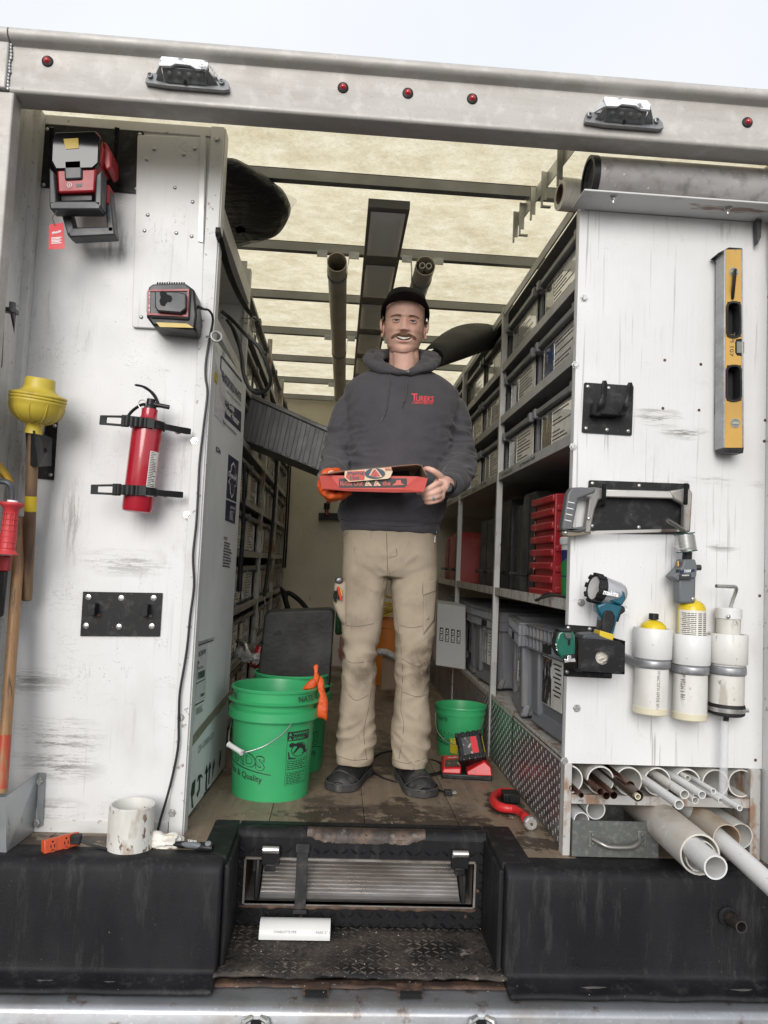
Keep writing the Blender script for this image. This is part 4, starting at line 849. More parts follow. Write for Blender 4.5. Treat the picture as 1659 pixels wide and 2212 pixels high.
# ================================================================ left partition and what hangs on it
def pxq(px4, Y): return quad(*[W(x, y, Y=Y) for x, y in px4])
def qtext(t, px4, Y, **k): return text(t, pxq(px4, Y), w=1, h=1, **k)
def slab(px, Y, d, **k):
    """outline surveyed on plane Y, pushed back into the scene by d"""
    return M().prism(PX(px, Y), (0, d, 0))
def oval(cx, cy, rx, ry, n=24, a0=0): return [(cx + rx*cos(2*pi*i/n+a0), cy + ry*sin(2*pi*i/n+a0)) for i in range(n)]
def rrect(px4, r, n=4):
    o = []
    for i in range(4):
        a = V((*px4[i-1], 0)); b = V((*px4[i], 0)); c = V((*px4[(i+1) % 4], 0)); p = b+(a-b).normalized()*r; q = b+(c-b).normalized()*r
        for k in range(n+1):
            t = k/n; z = p*(1-t)**2 + b*2*t*(1-t) + q*t*t; o.append((z.x, z.y))
    return o
scr = M().lathe([(0, -.003), (.0032, -.0028), (.0052, -.0015), (.006, 0)], (0, 0, 0), (0, 1, 0), 12); scr.k = 0
scrm = scr.build('screw_tmp', screwm, org=(0, 0, 0)).data; bpy.data.objects.remove(bpy.data.objects['screw_tmp'])
wash = M(); wash.cyl((0, 0, 0), (0, -.0015, 0), .0115, 20); wash.cyl((0, -.0015, 0), (0, -.007, 0), .0055, 6)
washm = wash.build('w_tmp', screwm, smooth=30, org=(0, 0, 0)).data; bpy.data.objects.remove(bpy.data.objects['w_tmp'])
def screws(par, pts, Y, me=None, nm='screw'):
    for x, y in pts: inst(nm, me or scrm, par, W(x, y, Y=Y), rot=(0, random.random()*3, 0))
# mounting board with the charger
t = T3('mounting_board', 'long thin white board screwed to the left partition behind the charger', 'board', W(370, 500, Y=PL))
b = slab(rrect([(297, 291), (446, 297), (435, 714), (285, 706)], 5), PL-.014, .012).build('board', wallL, t, bevel=.002)
slab([(433, 286), (444, 288), (438, 523), (428, 521)], PL-.019, .004).build('metal_strip', mat('pale_strip', (.6, .6, .58), .45, .2), t)
screws(t, [(305, 685), (436, 690), (333, 322), (421, 321), (397, 333), (317, 344), (378, 405), (416, 436), (319, 464), (312, 498), (381, 503), (414, 510), (364, 612)], PL-.015)
# flood light on its hook plate
hp = T3('hook_plate', 'black square steel plate with two upright prongs at top left', 'hook plate', W(200, 340, Y=PL))
slab(rrect([(93, 269), (311, 283), (304, 418), (87, 404)], 6), PL-.005, .004).build('plate', blackmetal, hp)
screws(hp, [(102, 279), (302, 290), (294, 408), (94, 399)], PL-.006)
for x in (111, 253): M().tube(spline([W(x-2, 395, Y=PL-.01), W(x-2, 330, Y=PL-.06), W(x, 275, Y=PL-.10)], 5), .007, 8, flat=.5).build('prong', blackmetal, hp)
fl_ = T3('flood_light', 'red and black cordless flood light hanging on the top left hook plate', 'flood light', W(170, 380, Y=2.2))
dg = mat('charcoal_plastic', (.030, .033, .038), .42, 0, L=[((.05, .052, .058), 40, (1, 1, 1), .5, .7, .6)])
slab([(114, 300), (122, 284), (204, 281), (214, 288), (222, 320), (219, 352), (205, 368), (118, 366), (112, 345)], 2.19, .09).build('head_shell', redplas, fl_, bevel=.008, seg=3)
slab([(112, 302), (120, 285), (205, 282), (216, 296), (213, 352), (200, 364), (120, 366), (110, 347)], 2.178, .02).build('lens_face', mat('black_gloss', (.004, .004, .005), .12, 0, rv=.03), fl_, bevel=.004)
slab([(137, 300), (169, 298), (170, 320), (142, 322)], 2.1765, .003).build('led_panel', mat('led_yellow', (.48, .33, .02), .4), fl_)
slab([(122, 366), (208, 361), (205, 414), (124, 417)], 2.185, .08).build('red_body', redplas, fl_, bevel=.006)
slab([(137, 346), (177, 344), (177, 386), (139, 388)], 2.178, .02).build('latch', dg, fl_, bevel=.005, seg=3)
p = W(150, 400, Y=2.184); m = M(); torus(m, p, .0065, .001, (0, 1, 0), 16); m.box(p+V((-.0008, -.001, -.003)), p+V((.0008, .001, .003))); m.build('power_button', wt, fl_)
slab([(164, 397), (177, 396), (177, 403), (164, 404)], 2.184, .004).build('small_badge', dg, fl_)
m = M(); o_ = [(106, 362), (118, 372), (124, 420), (201, 418), (206, 380), (219, 366), (218, 446), (212, 452), (112, 450), (105, 444)]
for a, b in (([(106, 362), (117, 372), (122, 436), (106, 446)], 0), ([(208, 378), (220, 366), (219, 448), (204, 440)], 0), ([(106, 434), (218, 434), (216, 452), (108, 452)], 0)): 
    slab(a, 2.168, .05).build('guard_bar', dg, fl_, bevel=.004, seg=3)
slab([(223, 304), (232, 312), (240, 330), (240, 362), (229, 368), (222, 352)], 2.215, .08).build('side_cover', redplas, fl_, bevel=.005)
for a in ([(130, 455), (150, 452), (160, 494), (146, 509)], [(222, 400), (236, 398), (247, 505), (232, 500)], [(144, 492), (246, 488), (248, 507), (150, 512)]): slab(a, 2.225, .05).build('stand_bar', dg, fl_, bevel=.004, seg=3)
slab([(220, 398), (236, 398), (236, 440), (222, 440)], 2.22, .05).build('side_cover', redplas, fl_, bevel=.004)
slab([(130, 418), (200, 416), (200, 434), (130, 436)], 2.20, .05).build('battery_block', blackplas, fl_, bevel=.003)
tg = T3('hang_tag', 'red paper tag hanging below the flood light', 'tag', W(122, 510, Y=2.17))
slab([(106, 485), (137, 481), (140, 537), (105, 539)], 2.168, .0008).build('tag_card', mat('red_card', (.55, .02, .03), .5), tg)
qtext('Milwaukee', [(112, 507), (132, 501), (132, 495), (112, 501)], 2.1672, shear=.3, bold=.02).build('lettering', wt, tg, smooth=0)
m = M()
for k in range(5): m.add([W(x, y, Y=2.1672) for x, y in ((111, 513+k*3), (133-(k % 2)*4, 511.5+k*3), (133-(k % 2)*4, 513+k*3), (111, 514.5+k*3))], [(0, 1, 2, 3)])
m.build('print', wt, tg); M().tube(PX([(118, 486), (113, 470), (124, 455)], 2.166), .0012, 6).build('tag_string', cable_m, tg)
# charger
ch = T3('wall_charger', 'black battery charger with red outline mounted on the white board', 'charger', W(370, 660, Y=2.25))
cg = mat('soft_grey_plastic', (.045, .047, .052), .45)
slab([(318, 628), (328, 614), (400, 611), (420, 626), (425, 680), (421, 710), (404, 711), (330, 703), (316, 684)], 2.225, .10).build('base', blackplas, ch, bevel=.006)
slab([(320, 620), (330, 613), (399, 611), (412, 622), (408, 690), (322, 685)], 2.215, .06).build('front_shell', cg, ch, bevel=.005)
o_ = PX([(319, 626), (408, 624), (406, 684), (318, 680)], 2.211); i_ = PX([(322, 629), (405, 628), (403, 680), (321, 676)], 2.211)
M().frame(o_, i_, (0, .01, 0)).build('red_outline', redplas, ch)
slab([(334, 628), (388, 630), (390, 632), (402, 634), (402, 666), (390, 676), (340, 672), (334, 662)], 2.195, .02).build('battery_dock', dg, ch, bevel=.004)
slab([(345, 632), (349, 628), (358, 629), (361, 636), (370, 639), (372, 646), (368, 652), (361, 652), (355, 661), (347, 659), (344, 650), (347, 643)], 2.1935, .003).build('dock_socket', MC['hole_black'], ch)
m = M()
for k in range(12): m.prism(PX([(339+k*5.2, 609.5), (342+k*5.2, 609.7), (341+k*5.2, 615), (338+k*5.2, 615)], 2.224), (0, .004, 0))
m.build('vent_slot', MC['hole_black'], ch, kind='stuff')
slab([(337, 696), (404, 699), (418, 708), (345, 706)], 2.222, .003).build('yellow_label', MC['led_yellow'], ch)
slab([(317, 630), (325, 629), (324, 676), (316, 674)], 2.2125, .004).build('side_label', MC['black_gloss'], ch)
m = M()
for yy in (632, 640, 658, 668): m.prism(PX([(319, yy), (323, yy), (323, yy+4), (319, yy+4)], 2.2118), (0, .001, 0))
m.build('print', wt, ch, kind='stuff')
# long cord
cd_ = T3('power_cord', 'long thin black power cord running from the charger down the partition edge to the floor', 'cord', W(420, 1200, Y=2.3))
q = [W(420, 658, Y=2.27), W(438, 667, Y=2.27), W(452, 671, Y=2.28), W(460, 690, Y=2.30)] + PX([(453, 730), (445, 780), (444, 815), (448, 850), (440, 920), (431, 1000), (428, 1060), (424, 1130), (417, 1200), (419, 1265), (411, 1330), (404, 1400), (396, 1450), (388, 1500), (386, 1560), (385, 1610), (374, 1670), (360, 1725), (348, 1765)], 2.315) + [W(340, 1795, Y=2.31), W(330, 1806, Z=.01), W(312, 1822, Z=.006), W(285, 1838, Z=.005), W(250, 1838, Z=.005), W(215, 1830, Z=.006), W(188, 1822, Z=.012), W(174, 1816, Z=.018)]
M().tube(spline(q, 5), .0036, 8).build('cable', cable_m, cd_); M().tube([q[0], q[1]], [.006, .0045], 8).build('strain_relief', cable_m, cd_)
p = W(168, 1812, Z=.022); M().box(p+V((-.018, -.012, -.012)), p+V((.010, .010, .012))).build('plug', blackrub, cd_, bevel=.003)
# red-orange outlet
ot = T3('outlet_strip', 'small orange three-way outlet lying on the floor edge at left', 'outlet', W(130, 1835, Z=0))
orr = mat('orange_red_plastic', (.52, .075, .022), .45, 0, L=[((.3, .05, .02), 30, (1, 1, 1), .5, .75, .6)])
A_ = W(97, 1846, Z=.001); B_ = W(174, 1826, Z=.001); ex = (B_-A_).normalized(); ln = (B_-A_).length; ey = V((-ex.y, ex.x, 0)); up = V((0, 0, 1)); upn = (up + ey*.25).normalized(); nf = ex.cross(upn)
M().prism([A_, B_, B_+upn*.036, A_+upn*.036], -nf*.022 if nf.y < 0 else nf*.022).build('outlet_body', orr, ot, bevel=.003)
nf = nf if nf.y < 0 else -nf
for k, f in enumerate((.14, .52)):
    m = M(); c = A_ + ex*ln*f + upn*.016 + nf*.0004; m.prism([c + ex*x + upn*z for x, z in ((-.004, -.012), (.018, -.012), (.018, .018), (-.004, .018))], nf*.0016); m.prism([c+ex*.007+ex*.006*cos(a)+upn*(-.013+.006*sin(a)) for a in [i*.7 for i in range(9)]], nf*.0016); m.build('receptacle', orr, ot)
    m = M(); c = c + nf*.002
    for x in (.001, .011): m.prism([c + ex*(x+dx) + upn*z for dx, z in ((0, -.004), (.002, -.004), (.002, .005), (0, .005))], nf*.0006)
    m.prism([c + ex*(.005+dx) + upn*z for dx, z in ((0, .010), (.005, .010), (.005, .014), (0, .014))], nf*.0006); m.build('slots', MC['hole_black'], ot)
# pvc coupling
c = W(268, 1848, Z=0) + V((0, .058, 0)); 
M().lathe([(.0590, 0), (.0620, .002), (.0620, .118), (.0600, .120), (.0545, .120), (.0535, .117), (.0535, .10), (.051, .095), (.051, .0)], c, n=48, closed=True).build('plastic_coupling', mat('stained_white_pvc', (.62, .61, .57), .42, 0, L=[((.30, .22, .14), 12, (1, 1, .4), .54, .62, .7), ((.12, .06, .03), 34, (1, 1, .6), .60, .63, .9), ((.45, .42, .36), 14, (1, 1, .3), .5, .7, .5)]), None, top=('stained white plastic pipe coupling standing on the floor edge at left', 'pipe coupling'))
# crumpled tissue and putty knife
tis = mat('tissue', (.72, .70, .64), .8, 0, L=[((.5, .42, .28), 22, (1, 1, 1), .55, .7, .7)])
c = W(353, 1815, Z=.018); m = M()
m.ell(c, (.052, .024, .024), 40, 26)
m.v = [tuple(V(v) + (V(v)-c).normalized()*(.020*mn.noise(V(v)*30) + .009*mn.noise(V(v)*85+V((3, 1, 2)))) + V((0, 0, .004*mn.noise(V(v)*60)))) for v in m.v]
m.build('crumpled_tissue', tis, None, smooth=28, top=('crumpled white tissue lying between the coupling and the putty knife', 'tissue'))
pk = T3('putty_knife', 'grey and black putty knife handle lying on the floor edge', 'putty knife', W(420, 1830, Z=0))
a = W(372, 1822, Z=.014); b = W(460, 1831, Z=.014); d_ = (b-a).normalized(); L_ = (b-a).length
rr = [.006, .009, .0115, .011, .0105, .0115, .0135, .0145, .0145, .012]; M().tube([a+d_*L_*i/9 for i in range(10)], rr, 14, flat=.8).build('handle', blackplas, pk)
m = M(); m.tube([a+d_*L_*f+V((0, -.006, .003)) for f in (.22, .35, .5, .65, .78)], [.003, .008, .009, .009, .004], 10); m.build('grip_inlay', mat('grey_rubber', (.12, .13, .145), .5), pk)
M().lathe([(0, -.003), (.008, -.002), (.009, 0)], b-d_*.014+V((0, -.004, .011)), (0, .5, -1), 14).build('end_cap', mat('grey_metal', (.3, .32, .34), .35, .6), pk)
qtext('HUSKY', [(424, 1820), (405, 1818), (405, 1813.5), (424, 1815)], a.y-.014, bold=.02).build('lettering', wt, pk, smooth=0)
M().box(a+V((-.05, -.01, -.003)), a+V((.004, .012, -.001))).build('blade', steel, pk)
# plunger and its bracket
pb = T3('plunger_bracket', 'black angled steel bracket holding the yellow plunger', 'bracket', W(100, 970, Y=PL))
slab(rrect([(98, 911), (124, 911), (116, 1038), (60, 1031), (62, 940)], 4) if False else [(99, 911), (124, 911), (116, 1037), (60, 1031), (66, 960), (95, 940)], PL-.005, .004).build('plate', blackmetal, pb)
m = M(); m.prism([W(54, 926, Y=2.21), W(72, 930, Y=2.175), W(80, 1008, Y=2.175), W(60, 1005, Y=2.21)], (.0, .004, 0)); m.prism([W(72, 930, Y=2.175), W(110, 946, Y=2.30), W(108, 1006, Y=2.30), W(80, 1008, Y=2.175)], (.003, .003, 0)); m.build('pocket', blackmetal, pb)
M().lathe([(0, -.001), (.0075, -.001), (.0075, 0)], W(96, 973, Y=2.235), V((-.55, .8, 0)), 16).build('pocket_hole', MC['hole_black'], pb)
screws(pb, [(118, 920), (60+4, 1024), (109, 1026)], PL-.006)
pl = T3('plunger', 'yellow rubber plunger with wooden handle, hung head up on the left partition', 'plunger', W(75, 950, Y=2.2))
yel = mat('yellow_rubber', (.52, .40, .045), .45, 0, L=[((.33, .24, .04), 5, (1, 1, 1), .5, .75, .7), ((.16, .11, .03), 26, (1, 1, .5), .62, .72, .7)])
a = W(88, 818, Y=2.185); b = W(72, 938, Y=2.20); ax = (b-a).normalized(); S_ = (b-a).length
prof = [(.036, .012), (.040, .0), (.042, .003), (.043, .03), (.047, .040), (.058, .049), (.077, .054), (.080, .057), (.080, .062), (.077, .064), (.080, .067), (.080, .072), (.077, .074), (.079, .078), (.0785, .082), (.076, .088), (.075, .100), (.070, .118), (.060, .133), (.046, .145), (.031, .152), (.0245, .156), (.023, .170), (.025, .186), (.020, .188)]
M().lathe([(r*.95, z*S_/.188) for r, z in prof], a, ax, 44).build('rubber_cup', yel, pl, smooth=60)
m = M()
for k in range(10):
    g = k*36+12; u = V((1, 0, 0)); u = (u-ax*u.dot(ax)).normalized(); w_ = ax.cross(u); dr = u*cos(R(g))+w_*sin(R(g))
    m.tube([a+ax*z*S_/.188+dr*(r*.95+.0005) for r, z in prof[15:21]], .0018, 6)
m.build('cup_rib', yel, pl)
h0 = W(70, 1000, Y=2.215); h1 = W(57, 1297, Y=2.265)
wood = mat('dark_handle_wood', (.13, .075, .04), .5, 0, L=[((.26, .17, .09), 6, (1, 1, .3), .45, .7, .8), ((.05, .03, .02), 14, (3, 3, .3), .5, .7, .7)], B=[(40, (3, 3, .2), .2)])
M().tube([a+ax*S_*.96, h0, h0.lerp(h1, .5), h1-(h1-h0).normalized()*.004, h1], [.0145, .0155, .0160, .0160, .012], 20).build('handle', wood, pl)
t0 = h0.lerp(h1, .24); t1 = h0.lerp(h1, .35); M().tube([t0, t1], .0166, 20).build('yellow_tape', mat('yellow_tape', (.58, .42, .02), .4), pl)
# extinguisher
fe = T3('fire_extinguisher', 'red fire extinguisher strapped at a tilt to the left partition', 'fire extinguisher', W(308, 1000, Y=2.25))
a = W(324, 884, Y=2.255); b = W(296, 1107, Y=2.255); ax = (b-a).normalized(); u_ = ax.cross(V((0, 1, 0))).normalized(); fw = V((0, -1, 0))
if u_.x < 0: u_ = -u_
L_ = (b-a).length; fp = lambda s, x, y=0: a + ax*s + u_*x + fw*y
redgl = mat('red_gloss_paint', (.36, .008, .022), .22, 0, L=[((.3, .01, .02), 8, (1, 1, 1), .55, .8, .4)], rv=.05, coat=.5)
M().lathe([(0, .0), (.0225, .0), (.023, .004), (.023, .022), (.028, .030), (.036, .038), (.0425, .050), (.0435, .06), (.0435, L_-.012), (.041, L_-.003), (.034, L_), (0, L_)], a, ax, 40).build('cylinder', redgl, fe, smooth=50)
m = M(); m.lathe([(0, -.032), (.012, -.030), (.013, -.012), (.018, -.008), (.018, .004), (.0, .004)], a, ax, 18); m.tube([fp(-.016, .0), fp(-.014, .03), fp(-.012, .054)], [.009, .0065, .0065], 12); m.build('valve', blackplas, fe)
M().cyl(fp(-.012, .050), fp(-.0115, .0545), .0045, 12).build('nozzle_hole', MC['hole_black'], fe)
M().tube(spline([fp(-.018, .022), fp(-.036, .012), fp(-.052, -.004), fp(-.064, -.028), fp(-.066, -.052)], 4), [.008]*4+[.0085]*4+[.0075]*4+[.006]*4+[.003], 8, flat=.6).build('top_lever', blackplas, fe)
M().tube(spline([fp(-.012, -.008), fp(-.010, -.026), fp(.014, -.052), fp(.045, -.066)], 4), .0065, 8, flat=.7).build('carry_handle', blackplas, fe)
m = M(); torus(m, fp(-.010, -.020, .014), .012, .0012, (.2, 1, .1), 20); m.build('pin_ring', steel, fe)
def cylband(a0, a1, s0, s1, r, n=10):
    m = M(); vs = []
    for i in range(n+1):
        g = R(a0+(a1-a0)*i/n)
        for s_ in (s0, s1): vs.append(a + ax*s_ + (u_*sin(g) + fw*cos(g))*r)
    m.add(vs, [(2*i, 2*i+1, 2*i+3, 2*i+2) for i in range(n)]); return m
cylband(35, 78, .125, .255, .0440).build('label_strip', mat('off_white_label', (.68, .66, .62), .35), fe)
m = M()
for k in range(26):
    m.k = 0; s0 = .128+k*.0048; gg = random.uniform(50, 74); vs = []
    for i in range(6):
        g = R(38+(gg-38)*i/5)
        for s_ in (s0, s0+.002): vs.append(a + ax*s_ + (u_*sin(g) + fw*cos(g))*.0443)
    m.add(vs, [(2*i, 2*i+1, 2*i+3, 2*i+2) for i in range(5)])
m.build('print', ink, fe, kind='stuff')
for (cx, cy, tilt, bx, lab, tag) in ((312, 918, 3, (217, 903, 276, 924), 'upper black rubber clamp round the fire extinguisher', (385, 930)), (299, 1062, 7, (190, 1040, 250, 1060), 'lower black rubber clamp round the fire extinguisher', (357, 1067))):
    s_ = ((W(cx, cy, Y=2.255)-a).dot(ax)); c = a+ax*s_
    k = T3('rubber_clamp', lab, 'clamp', c, 'clamps holding the extinguisher')
    ta = (ax + u_*sin(R(tilt))*.6).normalized(); uu = (u_-ta*u_.dot(ta)).normalized()
    m = M(); n_ = 36; prof = [(.0445, -.011), (.049, -.011), (.049, .011), (.0445, .011)]
    m.lathe(prof, c, ta, n_, closed=True); m.build('band', blackrub, k, smooth=40)
    p = lambda x, z, y: c + uu*x - ta*z + fw*y
    M().prism([p(.045, .008, .005), p(.10, .008, -.045), p(.115, .008, -.05), p(.115, -.010, -.05), p(.10, -.010, -.045), p(.045, -.010, .005)], fw*.007).build('wall_tab', blackrub, k, bevel=.002)
    inst('washer', washm, k, W(tag[0], tag[1], Y=2.296))
    x0, x1 = -.128, -.052
    m = M(); o_ = [p(x0, -.014, .035), p(x1, -.016, .047), p(x1, .016, .047), p(x0, .013, .035)]; i_ = [p(x0+.02, -.008, .0375), p(x1-.012, -.009, .045), p(x1-.012, .009, .045), p(x0+.02, .008, .0375)]
    m.frame(o_, i_, -fw*.006); m.build('pull_tab', blackrub, k, bevel=.001, seg=1)
    m = M()
    for q_ in range(6): m.cyl(p(-.046+.0125*q_, -.014, .051-.0004*q_*q_), p(-.046+.0125*q_, .014, .051-.0004*q_*q_), .0078, 10)
    m.box(V((0, 0, 0)), V((0, 0, 0))) if False else m.prism([p(-.055, -.014, .044), p(.03, -.014, .046), p(.03, .014, .046), p(-.055, .014, .044)], fw*.004); m.build('latch', blackrub, k)
    M().prism([p(x1-.012, -.017, .040), p(x1+.012, -.017, .044), p(x1+.012, .017, .044), p(x1-.012, .017, .040)], fw*.009).build('latch_root', blackrub, k, bevel=.002)
# black hook plate
t = T3('hook_plate', 'black rectangular plate with two short square hooks, low on the left partition', 'hook plate', W(260, 1326, Y=PL))
slab([(179, 1278), (351, 1281), (345, 1375), (173, 1374)], PL-.006, .005).build('plate', blackmetal, t, bevel=.0008)
for x, y in ((205, 1314), (317, 1316)): 
    p = W(x, y, Y=PL-.006); M().box(p+V((-.010, -.035, -.018)), p+V((.010, 0, .016))).build('square_hook', blackmetal, t, bevel=.001); M().ell(p+V((.012, -.002, -.020)), (.007, .004, .005), 8, 6).build('weld_spot', rust, t)
screws(t, [(191, 1290), (262, 1292), (332, 1292), (186, 1352), (257, 1354), (328, 1353)], PL-.007, M().lathe([(0, -.003), (.003, -.003), (.0085, -.0015), (.0085, 0)], (0, 0, 0), (0, 1, 0), 16).build('tmpx', screwm, org=(0, 0, 0)).data); bpy.data.objects.remove(bpy.data.objects['tmpx'])
# wooden handle, red grip tool, yellow tip, low bracket, edge hook
hw = mat('pale_handle_wood', (.34, .19, .085), .5, 0, L=[((.16, .09, .045), 5, (2, 2, .4), .48, .7, .8), ((.04, .03, .02), 30, (3, 3, .3), .55, .68, .85)], B=[(40, (3, 3, .2), .3)])
t = T3('wooden_handle_tool', 'long tool with worn pale wooden handle, reddish at its lower end, far left', 'tool', W(30, 1400, Y=2.22))
a = W(46, 1117, Y=2.25); b = W(3, 1712, Y=2.16)
M().tube([a, a+(b-a)*.006, a.lerp(b, .5), b], [.016, .0195, .0185, .018], 20, flat=.8).build('handle', hw, t)
M().tube([a.lerp(b, .80), a.lerp(b, .985)], .0188, 20, flat=.8).build('red_paint_end', mat('worn_red_paint', (.42, .06, .03), .5, 0, L=[((.3, .18, .08), 12, (2, 2, .4), .5, .62, .9)]), t)
t = T3('tubing_tool', 'hand tool with ribbed red rubber grip and bent grey rod at the left edge', 'tool', W(20, 1150, Y=2.12))
rg = mat('red_grip_rubber', (.52, .04, .045), .5); a = W(27, 1084, Y=2.13); b = W(14, 1197, Y=2.13); ax = (b-a).normalized(); L_ = (b-a).length
M().lathe([(0, 0), (.030, .002), (.032, .006), (.028, .012), (.020, .020), (.0175, .034), (.019, L_*.45), (.0215, L_*.7), (.020, L_*.88), (.024, L_*.95), (.031, L_), (.0, L_)], a, ax, 30).build('grip', rg, t, smooth=60)
m = M()
for k in range(7): torus(m, a+ax*(.032+k*.0155), .0192+.0004*k, .0013, ax, 24)
u = V((0, -1, 0))
for g in (-50, -18, 18, 50):
    d_ = (u*cos(R(g)) + V((1, 0, 0))*sin(R(g))); m.tube([a+ax*s_+d_*(.0185+.012*s_) for s_ in (.03, .08, L_*.9)], .0013, 6)
m.build('grip_ridge', rg, t)
M().tube(spline([W(-20, 1040, Y=2.12), W(6, 1040, Y=2.12), W(20, 1045, Y=2.12), W(26, 1060, Y=2.125), W(25, 1085, Y=2.13)], 5), .0078, 10).build('bent_rod', mat('grey_rod', (.09, .10, .11), .4, .5), t)
M().cyl(a-ax*.004, a+ax*.001, .0135, 16).build('white_collar', wt, t)
slab([(-12, 1200), (22, 1200), (17, 1234), (-14, 1234)], 2.16, .02).build('red_sleeve', redplas, t, bevel=.003)
slab([(-14, 1234), (14, 1234), (4, 1330), (-14, 1340)], 2.165, .015).build('black_arm', blackplas, t, bevel=.003)
M().tube(spline([W(x, y, Y=2.18) for x, y in ((-10, 1002), (6, 1020), (20, 1040), (29, 1066))], 4), [.022]*3+[.021]*3+[.017]*3+[.009]*3+[.004], 8, flat=.6).build('yellow_tip_tool', mat('chipped_yellow', (.55, .33, .02), .45, 0, L=[((.12, .08, .06), 18, (1, 1, 1), .54, .58, .95)]), None, top=('chipped yellow hooked tool tip above the red grip at the left edge', 'tool'))
t = T3('corner_pocket', 'galvanised sheet pocket bent at an angle on the floor at lower left', 'sheet metal pocket', W(60, 1780, Z=0))
sg = mat('pocket_steel', (.38, .40, .41), .38, .7, L=[((.28, .29, .30), 5, (1, 1, 1), .45, .7, .6), ((.1, .09, .09), 16, (1, 2, 1), .64, .72, .7)])
bt, bb = W(82, 1669, Y=2.33), W(92, 1788, Z=.0); ft = W(10, 1722, Y=2.17); fb = W(12, 1842, Z=.002)
M().prism([bt, ft, fb, W(80, 1790, Z=.002)], (.002, 0, 0)).build('side_sheet', sg, t)
M().prism([bt, W(97, 1670, Y=2.33), W(92, 1783, Y=2.33), W(80, 1790, Y=2.33)], (0, .002, 0)).build('flange', sg, t)
M().prism([ft, fb, fb+V((-.25, 0, 0)), ft+V((-.25, 0, 0))], (0, .002, 0)).build('front_sheet', sg, t)
for x, y in ((85, 1688), (79, 1778)): inst('bolt', hexh.data, t, W(x, y, Y=2.327))
t = T3('edge_hook', 'dark steel hook on the left door jamb', 'hook', W(15, 650, Y=2.2))
m = M(); m.prism([W(-8, 625, Y=2.15), W(8, 622, Y=2.15), W(10, 668, Y=2.15), W(-8, 670, Y=2.15)], (0, .01, 0)); m.prism([W(-5, 660, Y=2.12), W(32, 664, Y=2.12), W(32, 675, Y=2.12), W(-5, 668, Y=2.12)], (0, .03, 0)); m.prism([W(19, 650, Y=2.12), W(33, 652, Y=2.12), W(32, 675, Y=2.12), W(18, 672, Y=2.12)], (0, .008, 0)); m.build('hook_bar', darksteel, t, bevel=.003)
m = M(); m.prism([W(-8, 700, Y=2.15), W(6, 702, Y=2.15), W(2, 790, Y=2.15), W(-8, 800, Y=2.15)], (0, .01, 0)); m.build('hook_plate', darksteel, t)
# tall carton
CA = V((-.424, 2.425, .004)); CB = V((-.392, 3.055, .004)); cex = (CB-CA).normalized(); cn = V((cex.y, -cex.x, 0)); HC = 1.515
t = T3('tall_carton', 'tall white printed water heater carton standing in the left bay', 'carton', CA)
cw = mat('white_corrugated', (.80, .82, .83), .5, 0, L=[((.62, .66, .64), 2.2, (1, 1, 1), .45, .7, .7), ((.42, .40, .36), 9, (1, 1, .3), .6, .8, .5)], B=[(120, (8, 1, .05), .1), (4, (1, 1, 1), .2, .01)])
m = M(); o = CA; q = [CA + V((0, 0, 0)), CB, CB-cn*.55, CA-cn*.55]
m.prism(q, (0, 0, HC)); m.build('carton_body', cw, t, bevel=.012, seg=3)
def cp(x, y, e=.0012): return Wn(x, y, CA+cn*e, cn)
def cquad(px4, e=.0012): return quad(*[cp(x, y, e) for x, y in px4])
def cpoly(px, mt, nm, e=.001, lab=None): M().prism([cp(x, y, e) for x, y in px], -cn*.0008).build(nm, mt, t)
def ctext(s_, px4, mt=ink, nm='lettering', e=.0022, **k): text(s_, cquad(px4, e), w=1, h=1, **k).build(nm, mt, t, smooth=0)
navy = MC['navy_ink']
cpoly([(482, 860), (521.5, 890), (520, 934), (482, 898)], navy, 'navy_panel')
cpoly([(477, 776), (480, 768), (523, 822), (522, 826), (480, 774)], navy, 'title_line'); cpoly([(477, 769), (479, 768), (478, 800), (476, 799)], navy, 'title_line')
ctext('BRADFORD WHITE', [(482, 824), (521, 868), (521, 851), (478, 796)], navy, bold=.03)
ctext('WATER HEATERS', [(491, 848), (520, 880), (520, 874), (491, 842)], navy)
ctext('Gas', [(494, 880), (506, 891), (506, 876), (495, 866)], wt, bold=.03)
ctext('Water Heater', [(483, 888), (516, 921), (517, 906), (484, 872)], wt, bold=.03)
ctext('Built to be the Best', [(482, 914), (511, 942), (511, 934), (482, 906)], navy, bold=.01)
ctext('ICON', [(467, 975), (477, 983), (477, 971), (467, 963)], bold=.04, shear=.2)
cpoly([(494, 981), (516, 997), (510.5, 1085), (489, 1075)], navy, 'badge_panel'); cpoly([(488.5, 1079), (510.5, 1088), (507.5, 1132), (486.5, 1124)], navy, 'badge_panel')
f = cquad([(489, 1075), (510.5, 1085), (516, 997), (494, 981)], .0024)
for sc, mt, e in ((1., wt, 0), (.88, navy, .0006)):
    M().prism([f(.5+.40*sc*x, .48+.40*sc*y)+cn*e for x, y in ((-.6, 0), (-1, .1), (-1, .35), (-.55, .45), (-.45, .85), (0, 1.05), (.45, .85), (.55, .45), (1, .35), (1, -.25), (.6, -.35), (.4, -.85), (0, -1.1), (-.4, -.85), (-.6, -.35), (-1, -.25))], -cn*.0004).build('badge_shape', mt, t)
text('Hydrojet', lambda u, v: f(.18+.64*u, .46+.16*v)+cn*.0008, w=1, h=1, bold=.03, shear=.3).build('lettering', wt, t, smooth=0)
text('CAUTION', cquad([(497, 1098), (507.5, 1102), (508, 1096), (498, 1092)], .0024), w=1, h=1, bold=.03).build('lettering', wt, t, smooth=0)
text('NOTICE', cquad([(484, 1165), (492, 1167), (492, 1161), (484, 1158)], .0024), w=1, h=1, bold=.02).build('lettering', ink, t, smooth=0)
